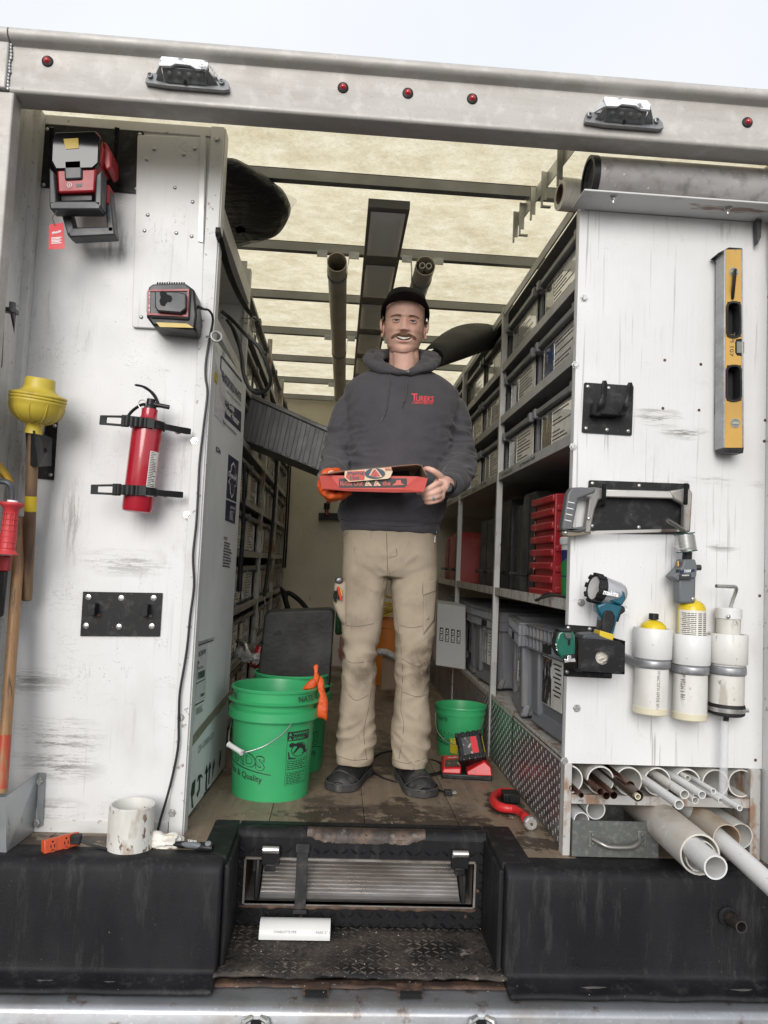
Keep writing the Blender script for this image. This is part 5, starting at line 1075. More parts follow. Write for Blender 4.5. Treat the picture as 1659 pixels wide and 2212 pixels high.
def lines(px4, n, mt, nm='print', fillr=(.6, 1), hh=.5, seed=1):
    f = cquad(px4, .0022); rs = random.Random(seed); m = M()
    for k in range(n):
        v = 1-(k+.5)/n; x = 0; e = rs.uniform(*fillr)
        while x < e:
            w_ = rs.uniform(.05, .2); x1 = min(x+w_, e); m.add([f(x, v-hh*.5/n), f(x1, v-hh*.5/n), f(x1, v+hh*.5/n), f(x, v+hh*.5/n)], [(0, 1, 2, 3)]); x = x1+.035
    m.build(nm, mt, t, kind='stuff')
lines([(481, 1225), (499, 1228), (503, 1175), (485, 1168)], 9, ink, seed=3)
lines([(496, 1122), (506, 1126), (507, 1106), (497, 1102)], 7, wt, seed=5)
lines([(481, 765), (487, 775), (487, 757), (481, 748)], 7, ink, seed=6)
# lower labels
lab = mat('white_label_paper', (.66, .66, .70), .35, 0, B=[(25, (1, 1, 1), .5, .01)])
cpoly([(468, 798), (486, 830), (485, 922), (464, 896)], lab, 'shipping_label', .0014)
cpoly([(431, 1386), (449, 1380), (444, 1508), (423, 1516)], lab, 'shipping_label', .0014)
cpoly([(425, 1386), (432, 1384), (421, 1560), (410, 1566)], lab, 'shipping_label', .0012)
ctext('DO NOT CLAMP BELOW THIS LINE', [(429, 1392), (463, 1381), (463, 1376), (429, 1386)])
cpoly([(420, 1396), (461, 1382), (461, 1384), (420, 1399)], ink, 'rule_line', .002)
ctext('RG240T6N', [(429, 1420), (444, 1411), (445, 1401), (430, 1407)], bold=.01); ctext('MB', [(426, 1436), (431, 1434), (431, 1428), (426, 1430)])
lines([(427, 1448), (444, 1441), (444, 1435), (427, 1441)], 2, ink)
f = cquad([(427, 1468), (442, 1462), (443, 1446), (428, 1452)], .0022); m = M(); x = 0
while x < 1: w_ = random.uniform(.02, .06); m.add([f(x, 0), f(x+w_, 0), f(x+w_, 1), f(x, 1)], [(0, 1, 2, 3)]); x += w_+random.uniform(.02, .05)
m.build('barcode', ink, t, kind='stuff')
f = cquad([(411, 1522), (421, 1519), (428, 1430), (418, 1436)], .0022); m = M(); x = 0
while x < 1: w_ = random.uniform(.008, .03); m.add([f(0, x), f(1, x), f(1, x+w_), f(0, x+w_)], [(0, 1, 2, 3)]); x += w_+random.uniform(.01, .02)
m.build('barcode', ink, t, kind='stuff')
cpoly([(424, 1476), (443, 1466), (443, 1468), (424, 1478)], ink, 'rule_line', .002); cpoly([(415, 1526), (441, 1512), (441, 1514), (415, 1529)], ink, 'rule_line', .002)
ctext('icon', [(433, 1506), (441, 1502), (442, 1494), (434, 1497)], bold=.03, shear=.2); lines([(424, 1545), (440, 1535), (441, 1520), (425, 1530)], 5, ink, seed=9)
tapem = mat('packing_tape', (.38, .36, .28), .18, 0, alpha=.75, rv=.05, L=[((.55, .53, .45), 20, (1, 1, 1), .5, .6, .6)])
cpoly([(410, 1600), (430, 1572), (500, 1488), (500, 1504), (440, 1580), (410, 1620)], tapem, 'packing_tape', .0026)
ctext('231-53800-323', [(428, 1628), (461, 1592), (462, 1580), (429, 1612)], mat('faint_ink', (.12, .13, .13), .6)); ctext('27826', [(435, 1578), (446, 1570), (446, 1562), (436, 1568)], MC['faint_ink'])
for pl_ in ([(416, 1692), (423, 1682), (420, 1714), (416, 1722), (418, 1744), (415, 1746), (414, 1722), (413, 1714)], [(426, 1690), (429, 1676), (435, 1672), (439, 1680), (433, 1678), (432, 1706), (427, 1722), (425, 1716), (430, 1704), (431, 1680)], [(443, 1672), (447, 1652), (450, 1668), (448, 1668), (447, 1706), (444, 1708), (446, 1670)], [(450, 1664), (454, 1646), (456, 1658), (454, 1662), (452, 1692), (450, 1694), (452, 1662)], [(441, 1714), (453, 1700), (453, 1704), (441, 1718)], [(459, 1660), (463, 1638), (464, 1650), (461, 1662), (460, 1680)], [(473, 1648), (476, 1622), (478, 1620), (477, 1640), (474, 1660)]):
    M().prism([cp(x, y, .0022) for x, y in pl_], -cn*.0006).build('pictogram', ink, t)
m = M()
for k in range(18): 
    x = 408+k*4.8; y = 1766-k*5.7; m.prism([cp(x, y, .002), cp(x+2.6, y-3, .002), cp(x+2.6, y-1.2, .002), cp(x, y+2, .002)], -cn*.0006)
m.build('dashed_line', ink, t, kind='stuff')
m = M(); q = [cp(x, y, .006) for x, y in ((461, 735), (466, 760), (463, 785), (474, 815), (480, 850), (489, 870))]; m.tube(spline(q, 5), [.005+.006*i/25 for i in range(26)], 8, flat=.35); m.build('torn_plastic', film, t)
cpoly([(462, 800), (470, 808), (470, 830), (463, 820)], MC['yellow_tape'], 'yellow_sticker', .003)
# ================================================================ right partition and what hangs on it
PR = 2.25
M().box((.690, PR, .262), (1.284, PR+.018, 1.924)).build('partition_panel', wallR, TRK)
for px, py in ((1262, 644), (1243, 788), (1238, 965)): inst('bolt', hexh.data, TRK, W(px, py, Y=PR-.001))
for px, py in ((1256, 1302), (1219, 1644), (1246, 1530)): inst('bolt', hexh.data, TRK, W(px, py, Y=PR-.001))
m = M(); m.prism(PX([(1634, 474), (1646, 475), (1644, 512), (1637, 527)], PR-.03), (0, .02, 0)); m.build('hanging_clip', darksteel, TRK)
for px, py in ((1653, 908), (1641, 1287), (1632, 1642), (1436, 778), (1514, 787), (1432, 882), (1510, 886), (1651, 953)): M().lathe([(0, -.002), (.004, -.0015), (.005, 0)], W(px, py, Y=PR), (0, 1, 0), 8).build('screw_head', rust, TRK)
# spirit level with its bracket
t = T3('level_bracket', 'long narrow black steel bracket behind the yellow level', 'bracket', W(1558, 720, Y=PR))
slab([(1552, 546), (1568, 540), (1562, 897), (1544, 895)], PR-.004, .003).build('bracket_strip', blackmetal, t); screws(t, [(1553, 665), (1551, 773), (1549, 891)], PR-.005)
slab([(1552, 546), (1575, 534), (1604, 536), (1604, 546), (1570, 548)], PR-.06, .055).build('top_shelf', blackmetal, t, bevel=.001)
t = T3('spirit_level', 'worn yellow spirit level with two black hand holes hanging on the right partition', 'level', W(1586, 750, Y=2.2))
ly = mat('worn_yellow_paint', (.55, .33, .075), .45, .1, L=[((.38, .22, .06), 5, (1, 1, 1), .45, .7, .6), ((.25, .22, .19), 25, (1, 1, .4), .62, .68, .8)], B=[(60, (1, 1, 1), .1)])
Yl = 2.185; o_ = [(1565, 541), (1604, 539), (1607, 966), (1563, 966)]
x0, x1 = 1572, 1600
def lv(x, y): return W(x, y, Y=Yl)
# face as a plate with openings: bars around the holes
def fbar(px): return M().prism(PX(px, Yl), (0, .006, 0))
HOLES = [(652, 728), (789, 866)]
m = M(); segs = [(539, 652), (728, 789), (866, 967)]
xl = lambda y: 1565-2*(y-541)/425; xr = lambda y: 1604+3*(y-539)/427
for a, b in segs:
    if a == 728: m.prism(PX([(xl(a), a), (xr(a), a), (xr(731), 731), (1590, 733), (1588, 740), (1588, 762), (1592, 768), (xr(770), 770), (xr(b), b), (xl(b), b)], Yl), (0, .005, 0))
    else: m.prism(PX([(xl(a), a), (xr(a), a), (xr(b), b), (xl(b), b)], Yl), (0, .005, 0))
for a, b in HOLES:
    m.prism(PX([(xl(a), a), (xl(a)+6.5, a), (xl(b)+6.5, b), (xl(b), b)], Yl), (0, .005, 0)); m.prism(PX([(xr(a)-5, a), (xr(a), a), (xr(b), b), (xr(b)-5, b)], Yl), (0, .005, 0))
m.build('web_plate', ly, t)
slab([(1564.5, 540), (1568, 540), (1566, 967), (1562.5, 967)], Yl-.002, .052).build('edge_flange', galv, t, bevel=.001); slab([(1601.5, 538), (1604.5, 538), (1607.5, 967), (1604, 967)], Yl-.002, .052).build('edge_flange', galv, t, bevel=.001)
for cy in (690, 827.5):
    o2 = PX(rrect([(xl(cy)+5, cy-40), (xr(cy)-3, cy-40), (xr(cy)-3, cy+40), (xl(cy)+5, cy+40)], 15, 5), Yl-.004); i2 = PX(rrect([(xl(cy)+9, cy-36), (xr(cy)-7, cy-36), (xr(cy)-7, cy+36), (xl(cy)+9, cy+36)], 12, 5), Yl-.004)
    M().frame(o2, i2, (0, .045, 0)).build('grip_frame', blackplas, t, smooth=40)
    m = M()
    for k in range(4): m.ell(W(xr(cy)-9, cy-24+16*k, Y=Yl+.02), (.006, .02, .008), 10, 8)
    m.build('finger_bump', blackplas, t)
slab(rrect([(1566, 650), (1603, 650), (1604, 866), (1566, 866)], 4), Yl+.04, .002).build('back_web', blackplas, t)
for cx, cy in ((1585, 588), (1588, 914)):
    p = W(cx, cy, Y=Yl); m = M().lathe([(.0125, -.002), (.0145, -.002), (.0145, .001), (.0125, .001)], p, (0, 1, 0), 24, closed=True); m.build('vial_ring', galv, t)
    b = M().cyl(p-V((0, .0012, 0)), p+V((0, .001, 0)), .0125, 24).build('vial_window', mat('vial_glass', (.20, .20, .17), .15, .1, coat=.6), t); M().box(p+V((-.010, -.003, -.003)), p+V((.010, -.0013, .003))).build('vial', mat('vial_fluid', (.35, .36, .25), .1, 0, coat=1), b)
M().prism(PX([(1589, 735), (1606, 732), (1606, 769), (1590, 766)], Yl+.003), (0, .03, 0)).build('centre_vial_block', blackplas, t, bevel=.002)
M().box(W(1592, 762, Y=Yl-.001), W(1605, 740, Y=Yl+.006)).build('centre_vial', MC['vial_glass'], t)
slab([(1562.5, 966), (1607.5, 966), (1606, 979), (1565, 977)], Yl, .05).build('end_cap', blackplas, t, bevel=.002)
M().tube(spline([W(1588, 566, Y=Yl+.0), W(1587, 590, Y=Yl-.012), W(1585, 615, Y=Yl-.014), W(1582, 645, Y=Yl+.0)], 4)[3:], .0085, 8, flat=.5).build('retaining_hook', blackmetal, t)
text('TPI 107', quad(*[W(x, y, Y=Yl-.0006) for x, y in ((1578, 718), (1576, 770), (1584, 770), (1588, 718))]), w=1, h=1, bold=.01).build('lettering', mat('faded_marker', (.10, .07, .03), .6), t, smooth=0)
# double hook plate
t = T3('hook_plate', 'black square plate with two upright prongs in the middle of the right partition', 'hook plate', W(1313, 880, Y=PR))
slab(rrect([(1262, 826), (1369, 833), (1365, 941), (1257, 934)], 4), PR-.005, .004).build('plate', blackmetal, t)
screws(t, [(1270, 835), (1315, 838), (1266, 925), (1311, 928), (1357, 931)], PR-.006)
for x, s_ in ((1302, 0), (1357, 4)):
    q = [W(x-15+s_, 892, Y=PR-.01), W(x-12, 895, Y=PR-.05), W(x-4, 880, Y=PR-.085), W(x+2, 860, Y=PR-.09), W(x+4, 822+s_, Y=PR-.10)]
    M().tube(spline(q, 4), [.011]*8+[.012]*4+[.0095]*4+[.006], 10, flat=.5).build('prong', blackmetal, t)
M().prism(PX([(1286, 868), (1340, 872), (1341, 897), (1283, 893)], PR-.05), (0, .045, 0)).build('cross_bar', blackmetal, t, bevel=.002)
# hacksaw on its plate
t = T3('hook_plate', 'wide black steel plate behind the hacksaw', 'hook plate', W(1375, 1095, Y=PR))
slab(rrect([(1272, 1037), (1490, 1045), (1486, 1154), (1267, 1151)], 4), PR-.005, .004).build('plate', blackmetal, t); screws(t, [(1280, 1044), (1381, 1049), (1482, 1054), (1279, 1136), (1380, 1139)], PR-.006)
for x in (1305, 1482): M().tube(spline([W(x-2, 1092, Y=PR-.01), W(x-1, 1085, Y=PR-.055), W(x, 1044, Y=PR-.075)], 5), .006, 8, flat=.5).build('prong', blackmetal, t)
t = T3('hacksaw', 'worn grey metal hacksaw hanging on prongs on the right partition', 'hacksaw', W(1350, 1100, Y=2.2))
gm = mat('worn_grey_casting', (.23, .22, .21), .42, .6, L=[((.40, .38, .34), 9, (1, 1, 1), .45, .7, .7), ((.28, .19, .12), 20, (1, 1, 1), .6, .7, .6)], B=[(60, (1, 1, 1), .2)]); dgr = mat('dark_grip', (.10, .10, .105), .45, 0, L=[((.2, .2, .2), 9, (1, 1, 1), .5, .7, .5)])
slab([(1300, 1057), (1455, 1061), (1455, 1077), (1300, 1073)], 2.205, .02).build('back_tube', mat('satin_aluminium', (.55, .53, .50), .35, .7, L=[((.3, .24, .16), 14, (1, 1, 1), .55, .7, .7)]), t, bevel=.003)
slab([(1446, 1060), (1488, 1054), (1497, 1064), (1492, 1150), (1476, 1148), (1478, 1090), (1470, 1086), (1455, 1078)], 2.203, .024).build('front_arm', gm, t, bevel=.005)
slab([(1285, 1052), (1312, 1056), (1310, 1076), (1294, 1080), (1286, 1100), (1280, 1128), (1277, 1152), (1262, 1152), (1268, 1110), (1274, 1076), (1250, 1073), (1240, 1056)], 2.200, .028).build('rear_arm', gm, t, bevel=.005)
slab([(1226, 1066), (1234, 1053), (1256, 1052), (1288, 1054), (1286, 1064), (1250, 1078), (1238, 1140), (1266, 1136), (1268, 1146), (1252, 1150), (1215, 1146), (1214, 1138)], 2.195, .036).build('grip', dgr, t, bevel=.006, seg=3)
m = M()
for k in range(4): m.prism(PX([(1227-k*2.3, 1083+k*13), (1241-k*2.3, 1086+k*13), (1241-k*2.3, 1087.6+k*13), (1227-k*2.3, 1084.6+k*13)], 2.1945), (0, .002, 0))
m.build('grip_mark', wt, t, kind='stuff')
slab([(1214, 1148), (1277, 1146), (1277, 1154), (1236, 1159), (1216, 1157)], 2.203, .024).build('blade_holder', mat('dirty_steel', (.2, .17, .13), .5, .5), t, bevel=.002); inst('screw', scrm, t, W(1222, 1151, Y=2.202)); inst('screw', scrm, t, W(1275, 1063, Y=2.199)); inst('screw', scrm, t, W(1272, 1120, Y=2.199))
slab([(1270, 1147), (1480, 1142), (1480, 1148), (1270, 1154)], 2.213, .0012).build('blade', mat('worn_blade', (.5, .48, .45), .35, .7, L=[((.08, .05, .04), 10, (1, 1, 1), .55, .6, .9)]), t)
# cordless torch lamp, holster box, tape measure
t = T3('lamp_holster', 'black steel box bracket with round hole on the right partition', 'holster', W(1290, 1410, Y=PR))
slab(rrect([(1221, 1349), (1322, 1356), (1322, 1466), (1218, 1461)], 3), PR-.005, .004).build('plate', blackmetal, t); screws(t, [(1228, 1356), (1274, 1359), (1225, 1451)], PR-.006)
Yh = 2.115; P4 = [(1248, 1377), (1349, 1386), (1348, 1457), (1247, 1451)]
f = pxq([P4[3], P4[2], P4[1], P4[0]], Yh); hc = (.53, .46); A_ = [f(*uv) for uv in ((0, 0), (1, 0), (1, 1), (0, 1))]
n_ = 28; asp = (A_[1]-A_[0]).length/(A_[3]-A_[0]).length; sq = [];  cir = []
for i in range(n_):
    g = 2*pi*i/n_; c_, s_ = cos(g), sin(g); k = 1/max(abs(c_), abs(s_)); sq.append(f(min(max(.5+.5*c_*k, 0), 1), min(max(.5+.5*s_*k, 0), 1))); cir.append(f(hc[0]+.145*c_, hc[1]+.145*asp*s_))
m = M(); m.frame(sq, cir, (0, .003, 0)); m.build('front_sheet', blackmetal, t)
for a, b in ((3, 0), (0, 1), (1, 2)): M().prism([A_[a], A_[b], A_[b]+V((0, .13, .0)), A_[a]+V((0, .13, .0))], (.002, .0, .002)).build('side_sheet', blackmetal, t)
m = M(); m.grid(30, 26, lambda u, v: W(1270+55*u, 1440-42*v, Y=Yh+.016) + V((0, .014*(abs(2*u-1)**2+abs(2*v-1)**2) + .006*mn.noise(V((u*3+v*2, v*8-u*3, 0))) + .003*mn.noise(V((u*20, v*24, 3))), 0)))
m.build('white_rag', mat('cotton_rag', (.60, .57, .50), .9, 0, B=[(500, (1, 1, 1), .4, .001)]), None, top=('folded off-white cotton rag seen through the holster\'s round hole', 'rag'))
t = T3('cordless_lamp', 'teal and black cordless hand lamp with silver head standing in the black holster', 'hand lamp', W(1320, 1330, Y=2.17))
mk = mat('teal_blue_plastic', (.006, .085, .13), .35, 0, L=[((.02, .12, .16), 9, (1, 1, 1), .5, .8, .5)])
a = W(1292, 1272, Y=2.14); b = W(1345, 1285, Y=2.155); ax = (b-a).normalized()
M().lathe([(.0, .006), (.026, .006), (.026, .012), (.036, .016), (.038, .03), (.036, .045), (.033, .075), (.028, .088), (.018, .096), (0, .098)], a-ax*.012, ax, 32).build('silver_head', mat('silver_plastic', (.45, .46, .48), .35, .4), t, smooth=60)
m = M(); m.lathe([(.0335, .0), (.0375, .0), (.040, .006), (.040, .022), (.037, .026), (.034, .02)], a-ax*.016, ax, 32, closed=True)
u = V((0, 0, 1)); u = (u-ax*u.dot(ax)).normalized(); w_ = ax.cross(u)
for k in range(9): g = k*2*pi/9; d_ = u*cos(g)+w_*sin(g); e_ = ax.cross(d_); m.prism([a-ax*.020+d_*.036-e_*.007, a-ax*.020+d_*.036+e_*.007, a+ax*.006+d_*.036+e_*.007, a+ax*.006+d_*.036-e_*.007], d_*.0065)
m.build('bezel', blackrub, t)
M().lathe([(0, .004), (.02, .002), (.033, .0)], a-ax*.013, ax, 24).build('lamp_lens', mat('lamp_lens_white', (.55, .55, .55), .15, 0, coat=1), t)
slab([(1296, 1276), (1300, 1267), (1338, 1268), (1350, 1280), (1352, 1292), (1345, 1308), (1338, 1306), (1296, 1290)], 2.118, .055).build('side_cover', mk, t, bevel=.004, seg=3)
text('makita', quad(*[W(x, y, Y=2.0985) for x, y in ((1302, 1284), (1336, 1290), (1336, 1279), (1303, 1272))]), w=1, h=1, bold=.035, shear=.3).build('lettering', wt, t, smooth=0)
slab([(1288, 1306), (1302, 1302), (1306, 1298), (1346, 1306), (1341, 1325), (1333, 1345), (1326, 1372), (1322, 1384), (1296, 1378), (1300, 1350), (1300, 1330), (1292, 1322)], 2.128, .040).build('handle', mk, t, bevel=.008, seg=3)
slab([(1304, 1322), (1310, 1318), (1324, 1320), (1330, 1332), (1328, 1350), (1318, 1374), (1298, 1366), (1301, 1340)], 2.1245, .048).build('grip_pad', blackrub, t, bevel=.006, seg=3)
slab([(1344, 1307), (1351, 1312), (1351, 1322), (1342, 1328), (1336, 1345), (1332, 1340), (1336, 1322)], 2.130, .036).build('back_grip', blackrub, t, bevel=.004)
m = M(); torus(m, W(1350, 1314, Y=2.14), .006, .0009, (0, 1, 0), 16); m.build('lanyard_ring', steel, t)
slab([(1297, 1362), (1328, 1371), (1324, 1384), (1294, 1376)], 2.1225, .052).build('yellow_band', MC['yellow_tape'], t, bevel=.002)
slab([(1261, 1371), (1292, 1369), (1330, 1385), (1330, 1392), (1300, 1392), (1256, 1384)], 2.122, .075).build('battery_foot', mat('battery_grey', (.045, .05, .06), .4), t, bevel=.004)
t = T3('tape_measure', 'green and black tape measure clipped to the left side of the black holster', 'tape measure', W(1222, 1390, Y=2.12))
gp = mat('dark_green_plastic', (.006, .10, .065), .3, 0, L=[((.01, .15, .10), 30, (1, 1, 1), .5, .8, .4)], coat=.3)
o_ = [(1201, 1384), (1206, 1367), (1216, 1360), (1236, 1361), (1243, 1372), (1244, 1400), (1243, 1412), (1240, 1424), (1218, 1427), (1206, 1412), (1201, 1400)]
slab(o_, 2.075, .04).build('case', gp, t, bevel=.006, seg=3)
slab([(1199, 1386), (1203, 1367), (1209, 1362), (1212, 1366), (1211, 1420), (1204, 1412), (1199, 1400)], 2.078, .036).build('side_plate', blackrub, t, bevel=.004)
slab([(1206, 1360), (1236, 1361), (1236, 1366), (1212, 1365)], 2.072, .044).build('top_guard', blackrub, t, bevel=.002)
slab([(1220, 1367), (1235, 1368), (1236, 1381), (1222, 1380)], 2.068, .01).build('lock_button', mat('grey_button', (.08, .085, .08), .4), t, bevel=.003)
slab([(1227, 1382), (1232, 1382), (1232, 1394), (1227, 1394)], 2.0735, .003).build('slide_slot', MC['hole_black'], t)
slab([(1216, 1415), (1243, 1412), (1243, 1425), (1220, 1428)], 2.073, .04).build('lower_guard', blackrub, t, bevel=.003)
m = M(); m.prism(PX([(1226, 1416), (1234, 1416), (1234, 1424), (1242, 1422), (1244, 1430), (1232, 1430), (1220, 1432), (1219, 1423), (1226, 1425)], 2.068), (0, .003, 0)); m.build('hook', mat('bright_hook', (.7, .7, .7), .3, .8), t, bevel=.001)
text('25\'', quad(*[W(x, y, Y=2.0765) for x, y in ((1201, 1404), (1209, 1408), (1210, 1400), (1202, 1396))]), w=1, h=1, bold=.04).build('lettering', wt, t, smooth=0)
M().prism(PX([(1200, 1390), (1210, 1396), (1210, 1399), (1200, 1393)], 2.0765), (0, .0005, 0)).build('white_stripe', wt, t)
# three wall tubes with a galvanised strap
pvc = mat('white_pvc', (.66, .66, .65), .35, 0, L=[((.55, .54, .50), 7, (1, 1, .4), .5, .8, .5), ((.25, .2, .14), 60, (1, 1, 1), .68, .72, .5)])
pvcd = mat('dirty_white_pvc', (.64, .63, .60), .42, 0, L=[((.50, .47, .40), 8, (1, 1, .5), .45, .7, .7), ((.14, .12, .1), 45, (1, 1, .6), .64, .70, .7), ((.3, .26, .2), 14, (1, 1, .25), .60, .66, .6)])
pvcy = mat('yellowed_pvc', (.62, .57, .42), .42, 0, L=[((.2, .15, .1), 60, (1, 1, 1), .66, .7, .6)])
T_ = [((1411, 1358), (1404, 1541), 'left'), ((1493, 1371), (1489, 1553), 'middle'), ((1573, 1370), (1569, 1532), 'right')]
CT = []
for i, (tp, bt_, nm) in enumerate(T_):
    Yc = 2.200; a = W(tp[0], tp[1], Y=Yc); b = W(bt_[0], bt_[1], Y=Yc); ax = (b-a).normalized(); L_ = (b-a).length
    t = T3('tube_holder', ('white plastic tube holder with a black capped yellow bottle, leftmost of three', 'white plastic tube holder under the torch, middle of three', 'white plastic tube holder with a black banded foot, rightmost of three')[i], 'tube holder', a, 'tube holders strapped to the right partition')
    CT.append((a, b, ax, L_))
    M().pipe(a, b-ax*.01, .0475, .043, 44).build('tube_wall', pvcd, t)
    M().lathe([(.0478, .0), (.0535, .0), (.0545, .002), (.0545, .084), (.053, .086), (.0475, .086), (.0475, .080), (.044, .080), (.044, .001)], a-ax*.002, ax, 44, closed=True).build('collar', pvc if i < 2 else pvcd, t, smooth=50)
    if i < 2: M().lathe([(.0, L_), (.046, L_), (.049, L_-.003), (.049, L_-.020), (.0475, L_-.021)], a, ax, 40).build('end_cap', pvcy, t)
    else:
        M().lathe([(.0, L_+.016), (.044, L_+.016), (.050, L_+.012), (.051, L_-.012), (.048, L_-.018), (.0475, L_-.018)], a, ax, 40).build('rubber_cap', blackrub, t)
        M().lathe([(.0515, L_-.008), (.0525, L_-.008), (.0525, L_+.004), (.0515, L_+.004)], a, ax, 40, closed=True).build('hose_clamp', steel, t); M().cyl(b+V((.050, -.006, .0)), b+V((.062, -.010, 0)), .006, 10).build('clamp_screw', steel, t)
        M().tube([b+ax*.014, b+ax*.034], .008, 8).build('cap_nub', blackrub, t)
for i, (s_, px4) in enumerate((('CP-110-FPC-DUV MADE IN U.S.', (1396, 1440, 1395, 1524)), ('Code ASTM F 891', (1459, 1446, 1458, 1500)))):
    a, b, ax, L_ = CT[i]; u0 = .006 if i == 0 else -.031
    text(s_, lambda u, v: (a + ax*(.092+u) + V((u0-v, -math.sqrt(max(.0479**2-(u0-v)**2, 0)), 0))), w=.145 if i == 0 else .09, h=.009).build('lettering', ink, [o for o in bpy.data.objects if o.name.startswith('tube_holder')][i], smooth=0)
st = T3('strap_band', 'grey galvanised strap running round all three white tube holders', 'strap', W(1480, 1430, Y=2.17))
pts = []
for i, (a, b, ax, L_) in enumerate(CT):
    c = a + ax*(.098 + (.0 if i < 2 else .004)); r = .0500
    if i == 0: pts += [W(1320, 1408, Y=PR-.004), W(1340, 1412, Y=PR-.004), V((c.x-r-.012, PR-.012, c.z+.006))]
    for g in range(180, 361, 15): pts.append(c + V((r*cos(R(g)), r*sin(R(g))*1.0, 0)))
    pts.append(c + V((r+.008, .035, 0)))
m = M(); H_ = .0125; dn = V((-.03, 0, -1))
m.add([p + V((0, 0, s_*H_)) + V((0, -e, 0)) for p in pts for s_, e in ((1, 0), (.45, .0025), (-.45, .0025), (-1, 0))], [(4*i+j, 4*i+4+j, 4*i+5+j, 4*i+1+j) for i in range(len(pts)-1) for j in range(3)])
m.build('band', galv, st, solid=.0014, smooth=60)
# gas bottles
ytank = mat('yellow_tank_paint', (.62, .46, .01), .32, 0, L=[((.15, .1, .02), 60, (1, 1, 1), .62, .68, .7)])
a, b, ax, L_ = CT[0]; t = T3('gas_bottle', 'yellow gas bottle with black cap in the leftmost tube holder', 'gas bottle', a)
M().lathe([(.0, -.026), (.010, -.025), (.024, -.020), (.034, -.011), (.0375, .002), (.0375, .10), (0, .10)], a, ax, 36).build('tank', ytank, t, smooth=60); M().lathe([(0, -.044), (.0125, -.044), (.014, -.042), (.014, -.027), (.010, -.026)], a, ax, 14).build('cap', blackplas, t, smooth=30)
a, b, ax, L_ = CT[1]; t = T3('gas_bottle', 'yellow gas bottle with white label under the grey torch, middle tube holder', 'gas bottle', a)
M().lathe([(0, -.106), (.012, -.106), (.012, -.100), (.022, -.098), (.033, -.090), (.0385, -.078), (.0385, .10), (0, .10)], a, ax, 36).build('tank', ytank, t, smooth=60)
f_ = lambda u, v, r=.0388: a + ax*(-.072+v) + V((r*sin(u), -r*cos(u), 0))
m = M(); m.grid(24, 1, lambda u, v: f_(-1.5+3.0*u, v*.08)); m.build('label_wrap', mat('tank_label', (.68, .66, .60), .4), t)
m = M()
for k in range(12):
    for u0, u1 in ((-1.2+.06*(k % 3), -.1), (.05, .35), (.5, 1.2)):
        m.add([f_(u0+(u1-u0)*i/4, .008+.0055*k+dv, .0391) for i in range(5) for dv in (0, .0024)], [(2*i, 2*i+1, 2*i+3, 2*i+2) for i in range(4)])
m.build('print', ink, t, kind='stuff')
t = T3('gas_torch', 'grey hand torch with brass knob screwed on the middle yellow bottle', 'torch', a)
tg_ = mat('torch_grey', (.12, .13, .14), .42)
slab([(1465, 1228), (1505, 1228), (1503, 1305), (1466, 1304)], 2.168, .042).build('torch_body', tg_, t, bevel=.008, seg=3)
slab([(1452, 1246), (1474, 1224), (1478, 1208), (1502, 1208), (1507, 1224), (1505, 1246), (1500, 1250), (1470, 1246), (1468, 1256), (1462, 1254)], 2.160, .055).build('torch_head', tg_, t, bevel=.004)
for k in range(4): slab([(1461+k*2.6, 1230), (1462.4+k*2.6, 1229.8), (1462+k*2.6, 1237), (1460.6+k*2.6, 1237.2)], 2.1585, .002).build('vent_slot', MC['hole_black'], t)
slab([(1469, 1232), (1501, 1229), (1501, 1235), (1469, 1240)], 2.1588, .001).build('name_strip', navy, t); text('TX503', quad(*[W(x, y, Y=2.158) for x, y in ((1477, 1237), (1492, 1236), (1493, 1230), (1478, 1231))]), w=1, h=1, bold=.03, shear=.2).build('lettering', wt, t, smooth=0)
slab([(1467, 1241), (1493, 1239), (1493, 1252), (1468, 1252)], 2.158, .001).build('warning_plate', ink, t); text('WARNING', quad(*[W(x, y, Y=2.1575) for x, y in ((1473, 1245), (1489, 1244), (1489, 1241), (1473, 1241.5))]), w=1, h=1, bold=.02).build('lettering', wt, t, smooth=0)
M().cyl(W(1502, 1226, Y=2.18), W(1513, 1226, Y=2.18), .0085, 12).build('valve_knob', mat('dark_knob', (.06, .05, .045), .4, .5), t); brass = mat('brass', (.35, .20, .08), .35, .8)
M().cyl(W(1465, 1223, Y=2.18), W(1465, 1212, Y=2.18), .005, 8).build('brass_screw', brass, t); M().cyl(W(1484, 1210, Y=2.18), W(1485, 1192, Y=2.18), .0150, 6).build('hex_collar', blackplas, t, smooth=20)
M().tube(spline([W(1485, 1200, Y=2.18), W(1482, 1160, Y=2.17), W(1470, 1142, Y=2.15), W(1442, 1124, Y=2.12)], 5), [.008]*10+[.006]*5+[.0055], 12).build('burn_tube', mat('heat_steel', (.25, .24, .22), .3, .85), t)
inst('screw', scrm, t, W(1497, 1294, Y=2.167))
t = T3('solder_spool', 'spool of silver solder wire threaded over the torch tube', 'solder spool', W(1481, 1172, Y=2.18))
c0 = W(1478, 1152, Y=2.175); c1 = W(1484, 1192, Y=2.175); ax = (c1-c0).normalized(); L_ = (c1-c0).length; gsp = mat('dark_green_spool', (.02, .07, .06), .4)
M().cyl(c0, c0+ax*.0025, .0295, 28).build('flange', gsp, t); M().cyl(c1-ax*.0025, c1, .0295, 28).build('flange', gsp, t); sold = mat('solder', (.55, .55, .53), .3, .85)
m = M(); h = [c0+ax*(.004+(L_-.008)*i/260)+V((.0268*cos(i*.55), .0268*sin(i*.55), 0)) for i in range(261)]; m.tube(h, .0019, 6); m.cyl(c0+ax*.002, c1-ax*.002, .0255, 24)
